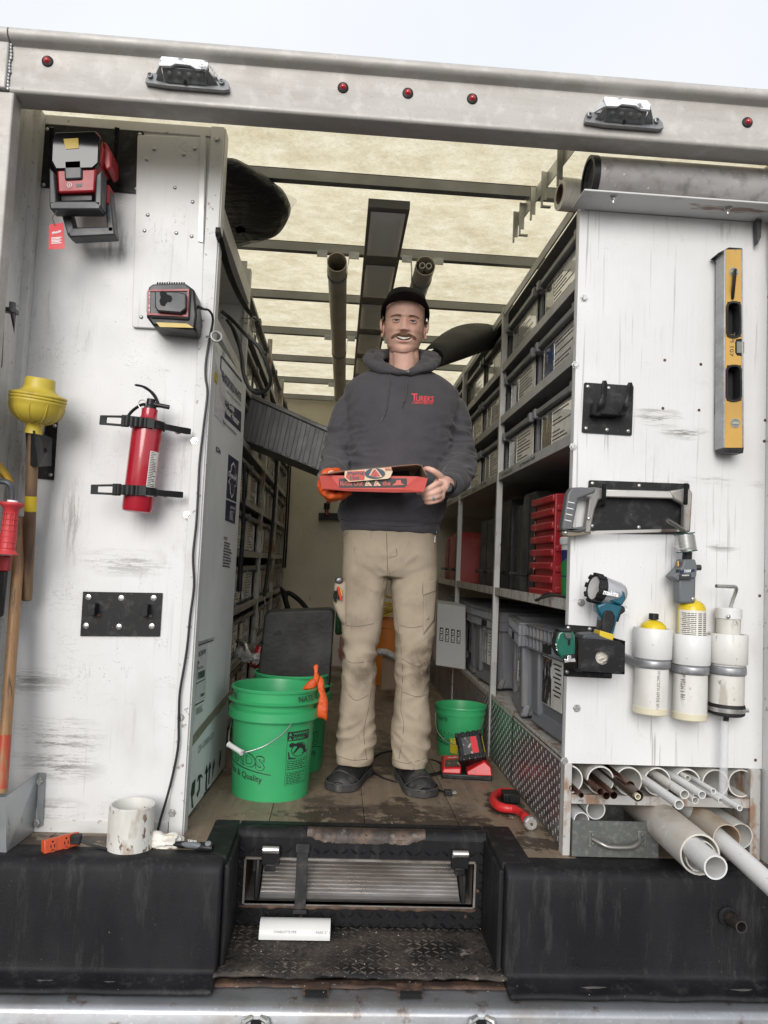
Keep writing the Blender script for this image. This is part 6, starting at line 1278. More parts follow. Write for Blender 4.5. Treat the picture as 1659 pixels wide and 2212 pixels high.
m.tube(spline([W(1461, 1184, Y=2.14), W(1480, 1186, Y=2.14), W(1500, 1180, Y=2.15), W(1503, 1176, Y=2.17)], 5), .0016, 6); m.tube([W(1452, 1179, Y=2.16), W(1460, 1180, Y=2.155), W(1468, 1186, Y=2.15)], .0016, 6); m.build('solder_wire', sold, t)
# right holder content
a, b, ax, L_ = CT[2]; t = T3('capped_pipe', 'short white capped pipe with a bent steel rod through it, in the rightmost holder', 'capped pipe', a)
M().cyl(a-ax*.050, a+ax*.1, .0335, 36).build('pipe', pvcd, t); M().lathe([(0, -.078), (.034, -.077), (.0365, -.074), (.0365, -.046), (.034, -.045)], a, ax, 36).build('cap', pvc, t); inst('screw', scrm, t, W(1574, 1332, Y=a.y-.037))
M().tube(spline([W(1578, 1312, Y=2.2), W(1583, 1295, Y=2.19), W(1590, 1276, Y=2.17), W(1588, 1268, Y=2.165), W(1574, 1267, Y=2.16), W(1547, 1266, Y=2.15)], 5), .0055, 12).build('bent_rod', steel, t)
t = T3('clear_tube', 'clear plastic tube hanging down over the pipe rack at right', 'tube', W(1562, 1630, Y=2.2))
cl = mat('clear_tube_plastic', (.75, .76, .78), .12, 0, alpha=.2, rv=.03); p0 = W(1565, 1556, Y=2.20); p1 = W(1562, 1718, Y=2.20); M().pipe(p0, p1, .0125, .0105, 20).build('tube_wall', cl, t)
# ---------------------------------------------------------------- pipe rack under the right partition
t = T3('pipe_rack', 'chipped white two-tier pipe rack below the right partition', 'pipe rack', (.98, 2.4, 0))
M().box((.690, 2.246, .0), (.712, 2.285, .262)).build('post', rackrust, t, bevel=.002); M().box((1.245, 2.240, 0), (1.276, 2.40, .262)).build('post', rackrust, t, bevel=.002)
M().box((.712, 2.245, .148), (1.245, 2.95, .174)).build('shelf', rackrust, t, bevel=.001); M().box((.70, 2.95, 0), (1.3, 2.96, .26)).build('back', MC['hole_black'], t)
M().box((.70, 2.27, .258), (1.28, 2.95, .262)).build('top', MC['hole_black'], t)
for i, (x, y) in enumerate(((1297, 1686), (1358, 1688), (1421, 1691), (1484, 1693), (1546, 1694), (1605, 1695))):
    p = W(x, y, Y=2.252); p.z = .174+.0412
    p.y += random.uniform(-.004, .01)
    M().pipe(p, p+V((0, .55, 0)), .0405, .0368, 44).build('ring', pvcd, t)
m = M(); m.add([V((.713, y, .215))+V((.0, 0, 0)) if False else V((.706+rr*cos(R(g)), y, .2152+rr*sin(R(g)))) for g in range(-78, 79, 12) for rr, y in ((.0368, 2.252), (.0405, 2.252), (.0405, 2.8), (.0368, 2.8))], [(4*i+j, 4*i+(j+1)%4, 4*i+4+(j+1)%4, 4*i+4+j) for i in range(13) for j in range(4)]); m.build('ring', pvcd, t)
cop = mat('dull_copper', (.16, .075, .05), .32, .8, L=[((.06, .035, .03), 14, (1, .2, 1), .45, .7, .8)]); cind = mat('dark_iron_pipe', (.09, .06, .045), .5, .5)
def pp(x, y, rpx, Yf, mt, lab, Yb=2.8, nm='pipe', wall=.12, dx=0, dz=0):
    a = W(x, y, Y=Yf); b = a + V((dx, Yb-Yf, dz)); r = rpx*Yf/FF
    t_ = T3(nm, lab, 'pipe', a, None); M().pipe(a, b, r, r*(1-wall), 26).build('pipe_wall', mt, t_); return a
pp(1236, 1703, 5.5, 2.24, cop, 'thin copper pipe at far left of the upper pipe tier', nm='copper_pipe')
pp(1256, 1718, 5.5, 2.20, cop, 'copper pipe jutting from the leftmost ring of the pipe rack', nm='copper_pipe')
pp(1297, 1710, 7.5, 2.16, cop, 'upper left of three copper pipes in the second ring', nm='copper_pipe')
pp(1310, 1719, 8, 2.14, cop, 'lowest of three copper pipes in the second ring', nm='copper_pipe')
pp(1326, 1718, 8, 2.14, cop, 'right one of three copper pipes in the second ring', nm='copper_pipe')
pp(1361, 1698, 10.5, 2.16, cop, 'upper thick copper pipe in the third ring', nm='copper_pipe')
pp(1378, 1719, 12.5, 2.10, cind, 'dark pipe with a cream pipe inside, third ring', nm='dark_pipe')
pp(1378, 1721, 6.5, 2.095, pvcy, 'thin cream pipe inside the dark pipe of the third ring', nm='cream_pipe', wall=.3)
pp(1467, 1738, 10.5, 2.03, pvc, 'long bright white pipe jutting farthest from the fourth ring', nm='white_pipe', wall=.2)
pp(1479, 1716, 10, 2.10, pvcd, 'speckled off-white pipe in the fourth ring', nm='white_pipe', wall=.18)
pp(1517, 1717, 8.5, 2.08, pvc, 'white pipe jutting from the fifth ring', nm='white_pipe', wall=.2)
pp(1502, 1729, 7.5, 2.10, pvcd, 'dim white pipe under the others below the fifth ring', nm='white_pipe', wall=.2)
pp(1486, 1681, 6, 2.22, pvcd, 'short white pipe at the back of the fifth ring', nm='white_pipe', wall=.2)
pp(1541, 1709, 6, 2.14, pvc, 'upper thin white pipe in the sixth ring', nm='white_pipe', wall=.25)
pp(1557, 1729, 6, 2.10, pvc, 'middle thin white pipe in the sixth ring', nm='white_pipe', wall=.25)
pp(1598, 1746, 6.3, 2.02, pvc, 'thin white pipe jutting farthest right from the sixth ring', nm='white_pipe', wall=.25)
pp(1581, 1741, 5, 2.06, pvcd, 'small grey-white pipe just behind the farthest thin one', nm='white_pipe', wall=.25)
# lower tier
pp(1287, 1749, 21, 2.27, pvc, 'wide white pipe end above the metal box, lower tier', nm='white_pipe')
pp(1256, 1772, 17, 2.24, pvc, 'white pipe end at the left corner of the lower tier', nm='white_pipe')
pp(1325, 1755, 14, 2.5, pvcd, 'dim pipe end behind the metal box', nm='white_pipe', wall=.06)
big = mat('stained_big_pvc', (.56, .53, .48), .5, 0, L=[((.40, .30, .20), 5, (1, .7, 1), .45, .7, .8), ((.66, .65, .62), 30, (1, 1, 1), .6, .7, .8), ((.28, .19, .11), 11, (1, .6, 1), .56, .72, .7)], B=[(60, (1, 1, 1), .3)])
pp(1512, 1846, 44, 2.00, big, 'thick stained pipe jutting out, other pipes nested in it', nm='thick_pipe', wall=.09, Yb=2.85, dx=.03)
pp(1514, 1850, 34, 2.015, pvcd, 'second pipe nested inside the thick stained pipe', nm='nested_pipe', wall=.09, dx=.03)
pp(1546, 1874, 26, 1.88, pvc, 'clean white pipe jutting from inside the thick stained pipe', nm='white_pipe', wall=.14, dx=.03)
pp(1570, 1812, 31, 2.12, mat('rust_stained_pvc', (.45, .40, .33), .5, 0, L=[((.30, .17, .07), 6, (1, .6, 1), .48, .66, .85)]), 'rust-stained wide pipe right of the thick pipe', nm='wide_pipe', wall=.07)
pp(1600, 1806, 27, 2.22, pvcd, 'wide white pipe at the right end of the lower tier', nm='wide_pipe', wall=.07)
a = W(1566, 1822, Y=2.13); b = W(1720, 1962, Y=1.84); t_ = T3('white_pipe', 'long white pipe running out of the photograph at lower right', 'pipe', a); d_ = (a-b).normalized(); M().pipe(b, a+d_*.55, .0255, .0215, 30).build('pipe_wall', pvc, t_)
t = T3('metal_box', 'grey galvanised open metal box with a bow handle, under the pipes', 'metal box', W(1325, 1840, Z=0))
bx = mat('aged_galv_box', (.17, .18, .17), .45, .55, L=[((.28, .28, .26), 70, (1, 1, 1), .5, .65, .8), ((.10, .10, .095), 5, (1, 1, 1), .45, .7, .6)])
x0 = .715; x1 = W(1422, 1850, Y=2.235).x; zt = W(1325, 1774, Y=2.235).z; z0 = .003
m = M()
for a, b in (((x0, 2.235, z0), (x1, 2.238, zt)), ((x0, 2.238, z0), (x0+.002, 2.5, zt)), ((x1-.002, 2.238, z0), (x1, 2.5, zt)), ((x0, 2.5, z0), (x1, 2.502, zt)), ((x0+.002, 2.238, z0), (x1-.002, 2.5, z0+.002))): m.box(a, b)
m.build('box_walls', bx, t)
for px in (1280, 1387):
    p = W(px, 1812, Y=2.234); M().box(p+V((-.013, -.002, -.022)), p+V((.013, .001, .022))).build('handle_plate', bx, t, bevel=.001)
    for dz in (-.013, .013): M().lathe([(0, -.006), (.0055, -.005), (.0062, -.002), (.0062, 0)], p+V((0, -.002, dz)), (0, 1, 0), 8).build('rivet', bx, t)
p0, p1 = W(1280, 1812, Y=2.231), W(1387, 1813, Y=2.231); M().tube(spline([p0, p0.lerp(p1, .12)+V((0, -.018, -.006)), p0.lerp(p1, .3)+V((0, -.026, -.014)), p0.lerp(p1, .7)+V((0, -.026, -.014)), p0.lerp(p1, .88)+V((0, -.018, -.006)), p1], 6), .0068, 12).build('bow_handle', mat('worn_handle_steel', (.28, .27, .25), .35, .7), t)
p = W(1589, 1995, Y=2.10); t = T3('stub_pipe', 'small rusty stub pipe sticking out of the black liner at lower right', 'stub pipe', p)
M().pipe(W(1602, 2003, Y=2.065), W(1575, 1982, Y=2.13), .016, .0125, 24).build('pipe_wall', mat('stub_steel', (.05, .045, .042), .5, .4, L=[((.16, .10, .07), 20, (1, 1, 1), .5, .7, .7)]), t); M().lathe([(.020, -.004), (.026, -.002), (.027, .0), (.02, .002)], W(1572, 1980, Y=2.122), (0, 1, 0), 20).build('collar', liner, t)
# half pipe on the tread
t_ = mat('printed_pvc', (.64, .64, .62), .38, 0, L=[((.5, .49, .46), 12, (1, 1, 1), .5, .75, .6)])
p = W(636, 2028, Z=-.272); m = M(); L_ = .204; r = .043; n_ = 16; vs = []
for x in (-L_/2, L_/2):
    for rr_ in (r, r-.004):
        for i in range(n_+1): g = pi*i/n_; vs.append(p + V((x, .03-rr_*cos(g)*.9, rr_*sin(g))))
k = n_+1; fs = []
for i in range(n_): fs += [(i, i+1, 2*k+i+1, 2*k+i), (k+i, 3*k+i, 3*k+i+1, k+i+1), (i, k+i, k+i+1, i+1), (2*k+i, 2*k+i+1, 3*k+i+1, 3*k+i)]
fs += [(0, 2*k, 3*k, k), (n_, k+n_, 3*k+n_, 2*k+n_)]
m.add(vs, fs); hpz = T3('half_pipe', 'white split length of plastic pipe lying on the step tread', 'half pipe', p); m.build('pipe_shell', t_, hpz, smooth=50)
for s_, x0, w_ in (('CHARLOTTE PIPE', -.060, .065), ('4200 2" I', .060, .040)):
    text(s_, lambda u, v: p + V((x0+u, .03-(r+.0006)*cos(R(24)+v/r)*.9, (r+.0006)*sin(R(24)+v/r))), w=w_, h=.0065).build('lettering', MC['faint_ink'], hpz, smooth=0)
# ================================================================ things on the floor of the aisle
green = mat('green_bucket_plastic', (.040, .35, .13), .38, 0, L=[((.03, .26, .10), 4, (1, 1, 1), .5, .8, .5), ((.06, .18, .08), 50, (1, 1, .3), .68, .74, .4)], rv=.06)
greenin = green
def bucket(name, label, c, s, angc, items, r0=.1335, h=.372, pail=False):
    t = T3(name, label, 'bucket', c, None); c = V(c)
    if not pail:
        r1 = .1515
        prof = [(0, .004), (r0-.006, .002), (r0, .0), (r0+.001, .012), (r0+.0105, .262), (r0+.024, .264), (r0+.027, .268), (r0+.026, .296), (r0+.012, .302), (r0+.013, .318), (r0+.027, .322), (r0+.029, .326), (r0+.014, .332), (r0+.0145, .360), (r0+.020, .362), (r0+.021, .369), (r0+.017, .372), (r0+.012, .370), (r0+.010, .360), (r0+.004, .25), (r0-.005, .010), (0, .008)]
    else:
        k = .205/.372; prof = [(0, .003), (r0*.86, .0), (r0*.87, .01), (r0*.985, .170), (r0*1.01, .171), (r0*1.015, .180), (r0*1.0, .182), (r0*1.005, .196), (r0*1.035, .197), (r0*1.045, .202), (r0*1.03, .207), (r0*.99, .205), (r0*.97, .19), (r0*.84, .008), (0, .006)]
    M().lathe([(r*s, z*s) for r, z in prof], c, n=64).build('bucket_wall', green, t, smooth=38)
    return t
def bmap(c, rf):
    """sheet pixel -> point on a bucket wall whose radius at height z is rf(z)"""
    c = V(c)
    def f(x, y, e=.0012):
        z = .2
        for _ in range(4):
            r = rf(z)
            v = V((x-CX, y-CY, FF)); w = V((v.dot(cr), v.dot(cd), v.dot(cu))); o = V((0, 0, CH))
            A = w.x**2+w.y**2; B = 2*(w.x*(o.x-c.x)+w.y*(o.y-c.y)); C_ = (o.x-c.x)**2+(o.y-c.y)**2-r*r; D = B*B-4*A*C_
            tt = (-B-math.sqrt(D))/(2*A) if D > 0 else -B/(2*A); p = o + w*tt; z = p.z-c.z
        g = math.atan2(p.y-c.y, p.x-c.x); r += e
        return g, z
    return f
def wrap(c, rf, g0, g1, z00, z01, z10, z11, e=.0012):
    """u,v in 0..1 over a patch: angles g0..g1, bottom z00..z10, top z01..z11"""
    c = V(c)
    def f(u, v):
        g = g0+(g1-g0)*u; z = (z00*(1-u)+z10*u)*(1-v)+(z01*(1-u)+z11*u)*v; r = rf(z)+e; return c + V((r*cos(g), r*sin(g), z))
    return f
rfb = lambda z: .1335 + .0105*min(max(z, 0), .262)/.262 + (.0135 if z > .33 else 0)
c1 = (-.197, 2.795, .0)
B1 = bucket('green_bucket', 'large green plastic bucket nearest the open back, orange glove over its rim', c1, 1, 0, None)
def decorate(B, c, rf, sc=1., dg=0., name_at=None, full=True):
    gm_ = lambda g: R(g)+dg
    text('MENARDS', wrap(c, rf, gm_(-222), gm_(-96), .155*sc, .195*sc, .105*sc, .150*sc, .0016), w=1, h=1, bold=.02).build('lettering', green, B, smooth=0)
    text('MENARDS', wrap(c, rf, gm_(-223), gm_(-95), .152*sc, .198*sc, .102*sc, .153*sc, .0010), w=1, h=1, bold=.055).build('lettering_outline', ink, B, smooth=0)
    M().add([wrap(c, rf, gm_(-222), gm_(-86), .140*sc, .146*sc, .090*sc, .093*sc, .0009)(i/20, j) for i in range(21) for j in (0, 1)], [(2*i, 2*i+2, 2*i+3, 2*i+1) for i in range(20)]).build('underline', ink, B)
    text('Dedicated to Service & Quality', wrap(c, rf, gm_(-240), gm_(-98), .105*sc, .135*sc, .058*sc, .085*sc, .0010), w=1, h=1, bold=.015).build('lettering', ink, B, smooth=0)
decorate(B1, c1, rfb)
W_ = wrap(c1, rfb, R(-66), R(-27), .055, .235, .055, .235, .0010)
def wq(u0, u1, v0, v1, mt, nm, e=0, n=8):
    m = M(); m.add([W_(u0+(u1-u0)*i/n, v) + V((0, -e, 0)) for i in range(n+1) for v in (v0, v1)], [(2*i, 2*i+2, 2*i+3, 2*i+1) for i in range(n)]); m.build(nm, mt, B1)
wq(0, 1, .91, 1, ink, 'warning_bar'); wq(0, 1, .825, .905, ink, 'warning_bar')
text('WARNING', lambda u, v: W_(.22+.72*u, .930+.05*v)+V((0, -.0006, 0)), w=1, h=1, bold=.02).build('lettering', green, B1, smooth=0)
text('AVISO', lambda u, v: W_(.22+.52*u, .842+.05*v)+V((0, -.0006, 0)), w=1, h=1, bold=.02).build('lettering', green, B1, smooth=0)
for v in (.842, .930): M().add([W_(.05, v)+V((0, -.0006, 0)), W_(.17, v)+V((0, -.0006, 0)), W_(.11, v+.055)+V((0, -.0006, 0))], [(0, 1, 2)]).build('warning_triangle', green, B1)
for u0, u1, v0, v1 in ((0, .012, 0, .91), (.985, 1, 0, .91), (0, 1, 0, .006), (0, 1, .47, .476), (0, 1, .235, .241)): wq(u0, u1, v0, v1, ink, 'border_line', n=5)
m = M(); q = [W_(.52+.34*cos(g), .65+.135*sin(g)) for g in [i*2*pi/28 for i in range(28)]]; q2 = [W_(.52+.31*cos(g), .65+.123*sin(g)) for g in [i*2*pi/28 for i in range(28)]]
m.add(q+q2, [(i, (i+1) % 28, 28+(i+1) % 28, 28+i) for i in range(28)]); m.add([W_(.28, .74), W_(.31, .755), W_(.76, .56), W_(.73, .545)], [(0, 1, 2, 3)])
m.add([W_(.20+.12*cos(g), .745+.045*sin(g)) for g in [i*2*pi/12 for i in range(12)]], [tuple(range(12))])
m.add([W_(u, v) for u, v in ((.28, .77), (.62, .76), (.80, .70), (.88, .60), (.95, .62), (.93, .57), (.76, .57), (.70, .64), (.55, .68), (.30, .58), (.26, .60), (.42, .70))], [tuple(range(12))])
m.add([W_(u, v) for u, v in ((.06, .62), (.10, .62), (.14, .52), (.40, .50), (.40, .485), (.09, .485))], [tuple(range(6))]); m.build('warning_picture', ink, B1)
m = M(); rs = random.Random(4)
for k in range(5): 
    x = .05
    while x < .86-.2*(k % 2): w_ = rs.uniform(.06, .16); v = .43-.036*k; m.add([W_(x, v), W_(x+w_, v), W_(x+w_, v+.016), W_(x, v+.016)], [(0, 1, 2, 3)]); x += w_+.03
for k in range(7):
    x = .05
    while x < .86-.25*(k % 2): w_ = rs.uniform(.06, .16); v = .205-.03*k; m.add([W_(x, v), W_(x+w_, v), W_(x+w_, v+.014), W_(x, v+.014)], [(0, 1, 2, 3)]); x += w_+.03
m.build('print', ink, B1, kind='stuff')
text('NATE', wrap(c1, rfb, R(-56), R(-30), .335, .354, .337, .356, .0015), w=1, h=1, bold=.01, shear=-.1).build('handwriting', ink, B1, smooth=0)
text('NATE', wrap(c1, rfb, R(-172), R(-140), .335, .354, .335, .354, .0015), w=1, h=1, bold=.01).build('handwriting', ink, B1, smooth=0)
wire = mat('bail_wire', (.5, .5, .48), .3, .9)
def bail(B, pts, grip=None):
    M().tube(spline(pts, 8), .0021, 8).build('bail_handle', wire, B)
    if grip: m = M(); m.tube([grip[0], grip[0].lerp(grip[1], .12), grip[0].lerp(grip[1], .5), grip[0].lerp(grip[1], .88), grip[1]], [.010, .0085, .0085, .0085, .010], 14); m.build('grip', mat('white_grip', (.72, .72, .72), .4), B)
bail(B1, [W(647, 1528, Y=2.70), W(640, 1546, Y=2.675), W(616, 1580, Y=2.63), W(580, 1607, Y=2.60), W(546, 1621, Y=2.595), W(522, 1624, Y=2.60), W(497, 1608, Y=2.66), W(495, 1585, Y=2.70), W(500, 1560, Y=2.76)], (W(523, 1626, Y=2.598), W(494, 1608, Y=2.64)))
M().ell(W(648, 1526, Y=2.695), .004, 8, 6).build('bail_ear', MC['hole_black'], B1)
c2 = V((W(632, 1450, Y=3.14).x, 3.14, 0)); B2 = bucket('green_bucket', 'large green bucket behind the first one, holding the black kneeling pad', c2, 1, 0, None)
decorate(B2, c2, rfb, dg=R(62)); B2['group'] = B1['group'] = 'large green buckets'
pad = mat('black_foam_pad', (.012, .012, .012), .55, 0, spec=.3, L=[((.035, .036, .034), 7, (1, 1, 1), .42, .7, .9), ((.003, .003, .003), 12, (1, 1, 1), .62, .66, .9)], B=[(60, (1, 1, 1), .4), (12, (1, 1, 1), .3, .01)])
t = T3('kneeling_pad', 'wet black foam kneeling pad with rounded corners standing in the rear bucket', 'kneeling pad', W(645, 1390, Y=3.1))
pq = rrect([(572, 1322), (724, 1316), (712, 1500), (552, 1500)], 16, 5); Yp = 3.09
o_ = [W(x, y, Y=Yp) for x, y in pq]; M().prism(o_, (.0, .038, .01)).build('pad', pad, t, bevel=.008, seg=3)
# orange glove over the rim
og = mat('orange_glove', (.62, .085, .008), .55, 0, L=[((.42, .05, .008), 14, (1, 1, .6), .45, .7, .7)], B=[(28, (1, 1, 1), .8, .01), (90, (1, 1, 1), .3)])
def puffy(px, Y, th, name, mt, par, k=7, amp=.004, ins=.55):
    o_ = [V((p.x, 0, p.z)) for p in PX(px, Y)]; o_ = spline(o_+[o_[0]], 4)[:-1]; n_ = len(o_); c = sum(o_, V((0, 0, 0)))/n_; m = M()
    for i in range(k+1):
        a = -pi/2+pi*i/k
        for p in o_:
            q = c.lerp(p, ins+(1-ins)*cos(a)) if abs(a) < pi/2-.01 else c.lerp(p, ins*.9); y = Y + th*sin(a); q = V((q.x, y, q.z)); q += V((.3, 1, .3))*amp*mn.noise(q*45); m.v.append(tuple(q))
    for i in range(k):
        for j in range(n_): m.f.append((i*n_+j, i*n_+(j+1) % n_, (i+1)*n_+(j+1) % n_, (i+1)*n_+j)); m.mi.append(0)
    m.f.append(tuple(range(n_))[::-1]); m.f.append(tuple(k*n_+j for j in range(n_))); m.mi += [0, 0]
    return m.build(name, mt, par, smooth=180)
t = T3('work_glove', 'orange rubber glove draped over the rim of the nearest green bucket', 'glove', W(690, 1480, Y=2.78))
puffy([(652, 1490), (664, 1474), (676, 1466), (684, 1470), (682, 1484), (668, 1491)], 2.75, .012, 'cuff', og, t)
puffy([(676, 1474), (679, 1452), (678, 1438), (687, 1436), (687, 1452), (690, 1462), (686, 1480), (678, 1482)], 2.755, .011, 'finger', og, t)
puffy([(684, 1468), (688, 1460), (698, 1466), (701, 1486), (705, 1502), (709, 1520), (706, 1557), (696, 1553), (682, 1548), (686, 1520), (690, 1500), (686, 1486)], 2.765, .014, 'palm', og, t)
# small bucket
c3 = V((W(994, 1560, Y=3.42).x, 3.42, 0)); s3 = 1.03
B3 = bucket('green_pail', 'small green pail on the floor beside the red battery charger', c3, s3, 0, None, r0=.106, pail=True)
rf3 = lambda z: .106*s3*(.87+.115*min(max(z, 0), .17)/.17)
decorate(B3, c3, rf3, sc=.62, dg=R(18)); bail(B3, [c3+V((.095, -.05, .165)), c3+V((.06, -.10, .11)), c3+V((.0, -.135, .070)), c3+V((-.07, -.12, .075)), c3+V((-.11, -.06, .11)), c3+V((-.105, .03, .17))])
M().add([wrap(c3, rf3, R(-122), R(-104), .022, .085, .018, .088, .0014)(i/6, j) for i in range(7) for j in (0, 1)], [(2*i, 2*i+2, 2*i+3, 2*i+1) for i in range(6)]).build('yellow_tape', MC['yellow_tape'], B3)
text('NATE', wrap(c3, lambda z: rf3(z), R(-158), R(-128), .155, .170, .155, .170, .0065), w=1, h=1).build('handwriting', ink, B3, smooth=0)
# battery charger on the floor
t = T3('battery_charger', 'red battery charger with a large black battery on it, on the floor', 'charger', W(1015, 1675, Z=0)); g0 = W(1012, 1685, Z=0)+V((0, .07, 0)); rot = Matrix.Rotation(R(-6), 4, 'Z'); TT = Matrix.Translation(g0) @ rot
rc = mat('charger_red', (.50, .018, .02), .35, 0, L=[((.3, .015, .015), 30, (1, 1, 1), .5, .75, .5)])
def loc(m): return m.xf(TT)
loc(M().box((-.098, -.075, .0), (.098, .075, .022))).build('base', blackplas, t, bevel=.006)
loc(M().prism([V((-.098, -.075, .020)), V((-.022, -.075, .020)), V((-.022, -.070, .046)), V((-.092, -.068, .040))], (0, .13, .018))).build('left_housing', rc, t, bevel=.006)
loc(M().prism([V((.0, -.075, .020)), V((.098, -.075, .020)), V((.094, -.06, .050)), V((.068, -.055, .072)), V((.0, -.06, .030))], (0, .13, .0))).build('right_housing', rc, t, bevel=.006)
q_ = [V((-.086, -.066, .0425)), V((-.028, -.068, .0475)), V((-.028, .005, .0575)), V((-.080, .005, .0525))]; m = M(); m.add([v+V((0, 0, .0012)) for v in q_], [(0, 1, 2, 3)]); loc(m).build('printed_panel', mat('charger_print', (.06, .035, .03), .4, 0, L=[((.5, .45, .4), 60, (1, .3, 1), .58, .62, .8)]), t)
text('Milwaukee', quad(q_[3]+V((.008, .010, .0045)), q_[2]+V((-.004, .010, .0045)), q_[2]+V((-.004, .026, .0065)), q_[3]+V((.008, .026, .0065))), w=1, h=1, shear=.3, bold=.03).xf(TT).build('lettering', mat('pink_white_print', (.7, .45, .43), .5), t, smooth=0)
TB = TT @ Matrix.Translation((.028, -.02, .052)) @ Matrix.Rotation(R(-12), 4, 'Y') @ Matrix.Rotation(R(-36), 4, 'X')
M().box((-.050, -.04, .0), (.050, .045, .115), T=TB).build('battery_body', blackplas, t, bevel=.008, seg=3)
for z in (.0, .095):
    m = M()
    for k in range(5): m.box((-.053+.0225*k, -.046, z), (-.038+.0225*k, .03, z+.020), T=TB)
    m.build('battery_rib', blackrub, t, bevel=.003)
M().box((-.030, -.0425, .022), (.030, -.0415, .092), T=TB).build('battery_label', mat('grey_print_label', (.05, .05, .05), .4, 0, L=[((.4, .4, .4), 70, (1, .3, 1), .58, .64, .8)]), t)
M().box((.004, -.0432, .024), (.028, -.0424, .090), T=TB).build('red_label_strip', MC['red_card'], t)
M().box((.0495, -.02, .012), (.0535, .03, .100), T=TB).build('yellow_side_strip', MC['yellow_tape'], t, bevel=.002)
f = lambda x, y, z=.004: W(x, y, Z=z)
t2 = T3('charger_cord', 'black cord looping across the floor round the man\'s shoes to a plug', 'cord', f(900, 1660)); 
m = M(); m.tube(spline([f(968, 1655, .02), f(945, 1645), f(925, 1640), f(903, 1645), f(893, 1655), f(905, 1668), f(930, 1672), f(962, 1664)], 5), .0034, 8)
m.tube(spline([f(965, 1668, .006), f(930, 1676), f(900, 1684), f(868, 1690), f(838, 1684), f(812, 1672), f(799, 1655), f(806, 1638), f(825, 1626), f(850, 1622), f(880, 1624)], 6), .0034, 8)
m.tube(spline([f(900, 1690), f(925, 1694), f(945, 1705), f(960, 1711, .01)], 5), .0034, 8); m.build('cable', cable_m, t2)
p = f(969, 1712, .012); M().box(p+V((-.016, -.013, -.010)), p+V((.012, .012, .010))).build('plug', blackrub, t2, bevel=.003)
m = M(); m.box(p+V((.012, -.009, -.002)), p+V((.028, -.007, .004))); m.box(p+V((.012, .006, -.002)), p+V((.028, .008, .004))); m.build('plug_pin', steel, t2)
# pipe cutter
t = T3('pipe_cutter', 'red C-shaped pipe cutter with a steel knob lying at the aisle\'s right edge', 'pipe cutter', W(1110, 1750, Z=0))
q = spline([W(x, y, Z=z) for x, y, z in ((1118, 1716, .022), (1105, 1712, .024), (1085, 1711, .024), (1070, 1718, .024), (1066, 1730, .024), (1076, 1741, .024), (1092, 1746, .024), (1110, 1748, .024), (1128, 1757, .024), (1136, 1768, .024))], 5)
n_ = len(q); M().tube(q, [.009]*4+[.0125+.002*sin(i*.1) for i in range(n_-8)]+[.014, .015, .015, .014], 14, flat=1.1).build('frame', rc, t)
M().tube(spline([W(x, y, Z=.009) for x, y in ((1066, 1730), (1074, 1743), (1092, 1751), (1112, 1756))], 5), .010, 10).build('under_grip', blackrub, t)
m = M(); m.box(W(1088, 1727, Z=.02)+V((0, 0, -.012)), W(1115, 1716, Z=.02)+V((0, .0, .018))); m.cyl(W(1096, 1726, Z=.02)-V((0, 0, .01)), W(1096, 1726, Z=.02)+V((0, 0, .014)), .011, 14); m.build('roller_block', blackplas, t, bevel=.002)
a = W(1132, 1764, Z=.022); b = W(1146, 1778, Z=.024); d_ = (b-a).normalized(); M().cyl(a, b, .0085, 14).build('screw_shaft', darksteel, t)
M().lathe([(0, .0), (.014, .0), (.0215, .004), (.0215, .020), (.017, .024), (.012, .024), (.011, .021), (0, .021)], b-d_*.012, d_, 9).build('knob', mat('knob_alu', (.5, .49, .47), .4, .7), t, smooth=25); M().ell(b+d_*.012, .0045, 10, 8).build('knob_centre', rust, t)
# odds behind the left carton: foil wrapped part and red handle
t = T3('wrapped_part', 'plastic-wrapped metal part sticking out beside the left rack, behind the carton', 'wrapped part', W(535, 1400, Y=3.4))
m = M(); m.tube(spline([W(515, 1408, Y=3.4), W(530, 1418, Y=3.35), W(548, 1420, Y=3.3), W(560, 1428, Y=3.3)], 6), [.022+.006*sin(i) for i in range(19)], 10); m.v = [tuple(V(v)+V((1, .5, 1))*.012*mn.noise(V(v)*40)) for v in m.v]; m.build('wrapping', MC['silver_wrap'], t, smooth=25)
m = M(); m.tube(spline([W(514, 1385, Y=3.4), W(530, 1395, Y=3.36), W(536, 1420, Y=3.33)], 5), .012, 10); m.build('metal_arm', steel, t)
t = T3('red_handled_tool', 'red tool handle with white script leaning between carton and rear bucket', 'tool', W(555, 1410, Y=3.35))
q = [W(548, 1440, Y=3.33), W(556, 1420, Y=3.35), W(564, 1398, Y=3.36)]; M().tube(q, [.022, .024, .020], 14).build('red_handle', redplas, t)
text('Milwaukee', quad(*[W(x, y, Y=3.315) for x, y in ((553, 1424), (566, 1418), (564, 1408), (551, 1414))]), w=1, h=1, bold=.03, shear=.3).build('lettering', wt, t, smooth=0)
# splinters and crumbs on tread and bumper
m = M(); rs = random.Random(11)
for k in range(130):
    if k < 60: p = V((rs.uniform(STEPX0+.01, STEPX1-.01), rs.uniform(2.13, 2.39), -.274))
    elif k < 90: p = V((rs.uniform(-.35, .65), rs.uniform(2.45, 2.62), .003))
    else: p = V((rs.uniform(-1., 1.2), rs.uniform(2.05, 2.12), -.287))
    r_ = rs.uniform(.0005, .0016); m.add([p+V((rs.uniform(-r_, r_)*1.6, rs.uniform(-r_, r_)*1.6, 0)) for _ in range(3)]+[p+V((0, 0, r_*.8))], [(0, 1, 3), (1, 2, 3), (2, 0, 3)])
m.build('plastic_crumbs', wt, None, kind='stuff', smooth=0, top=('small white plastic crumbs scattered on the step tread and edge', 'crumbs'))
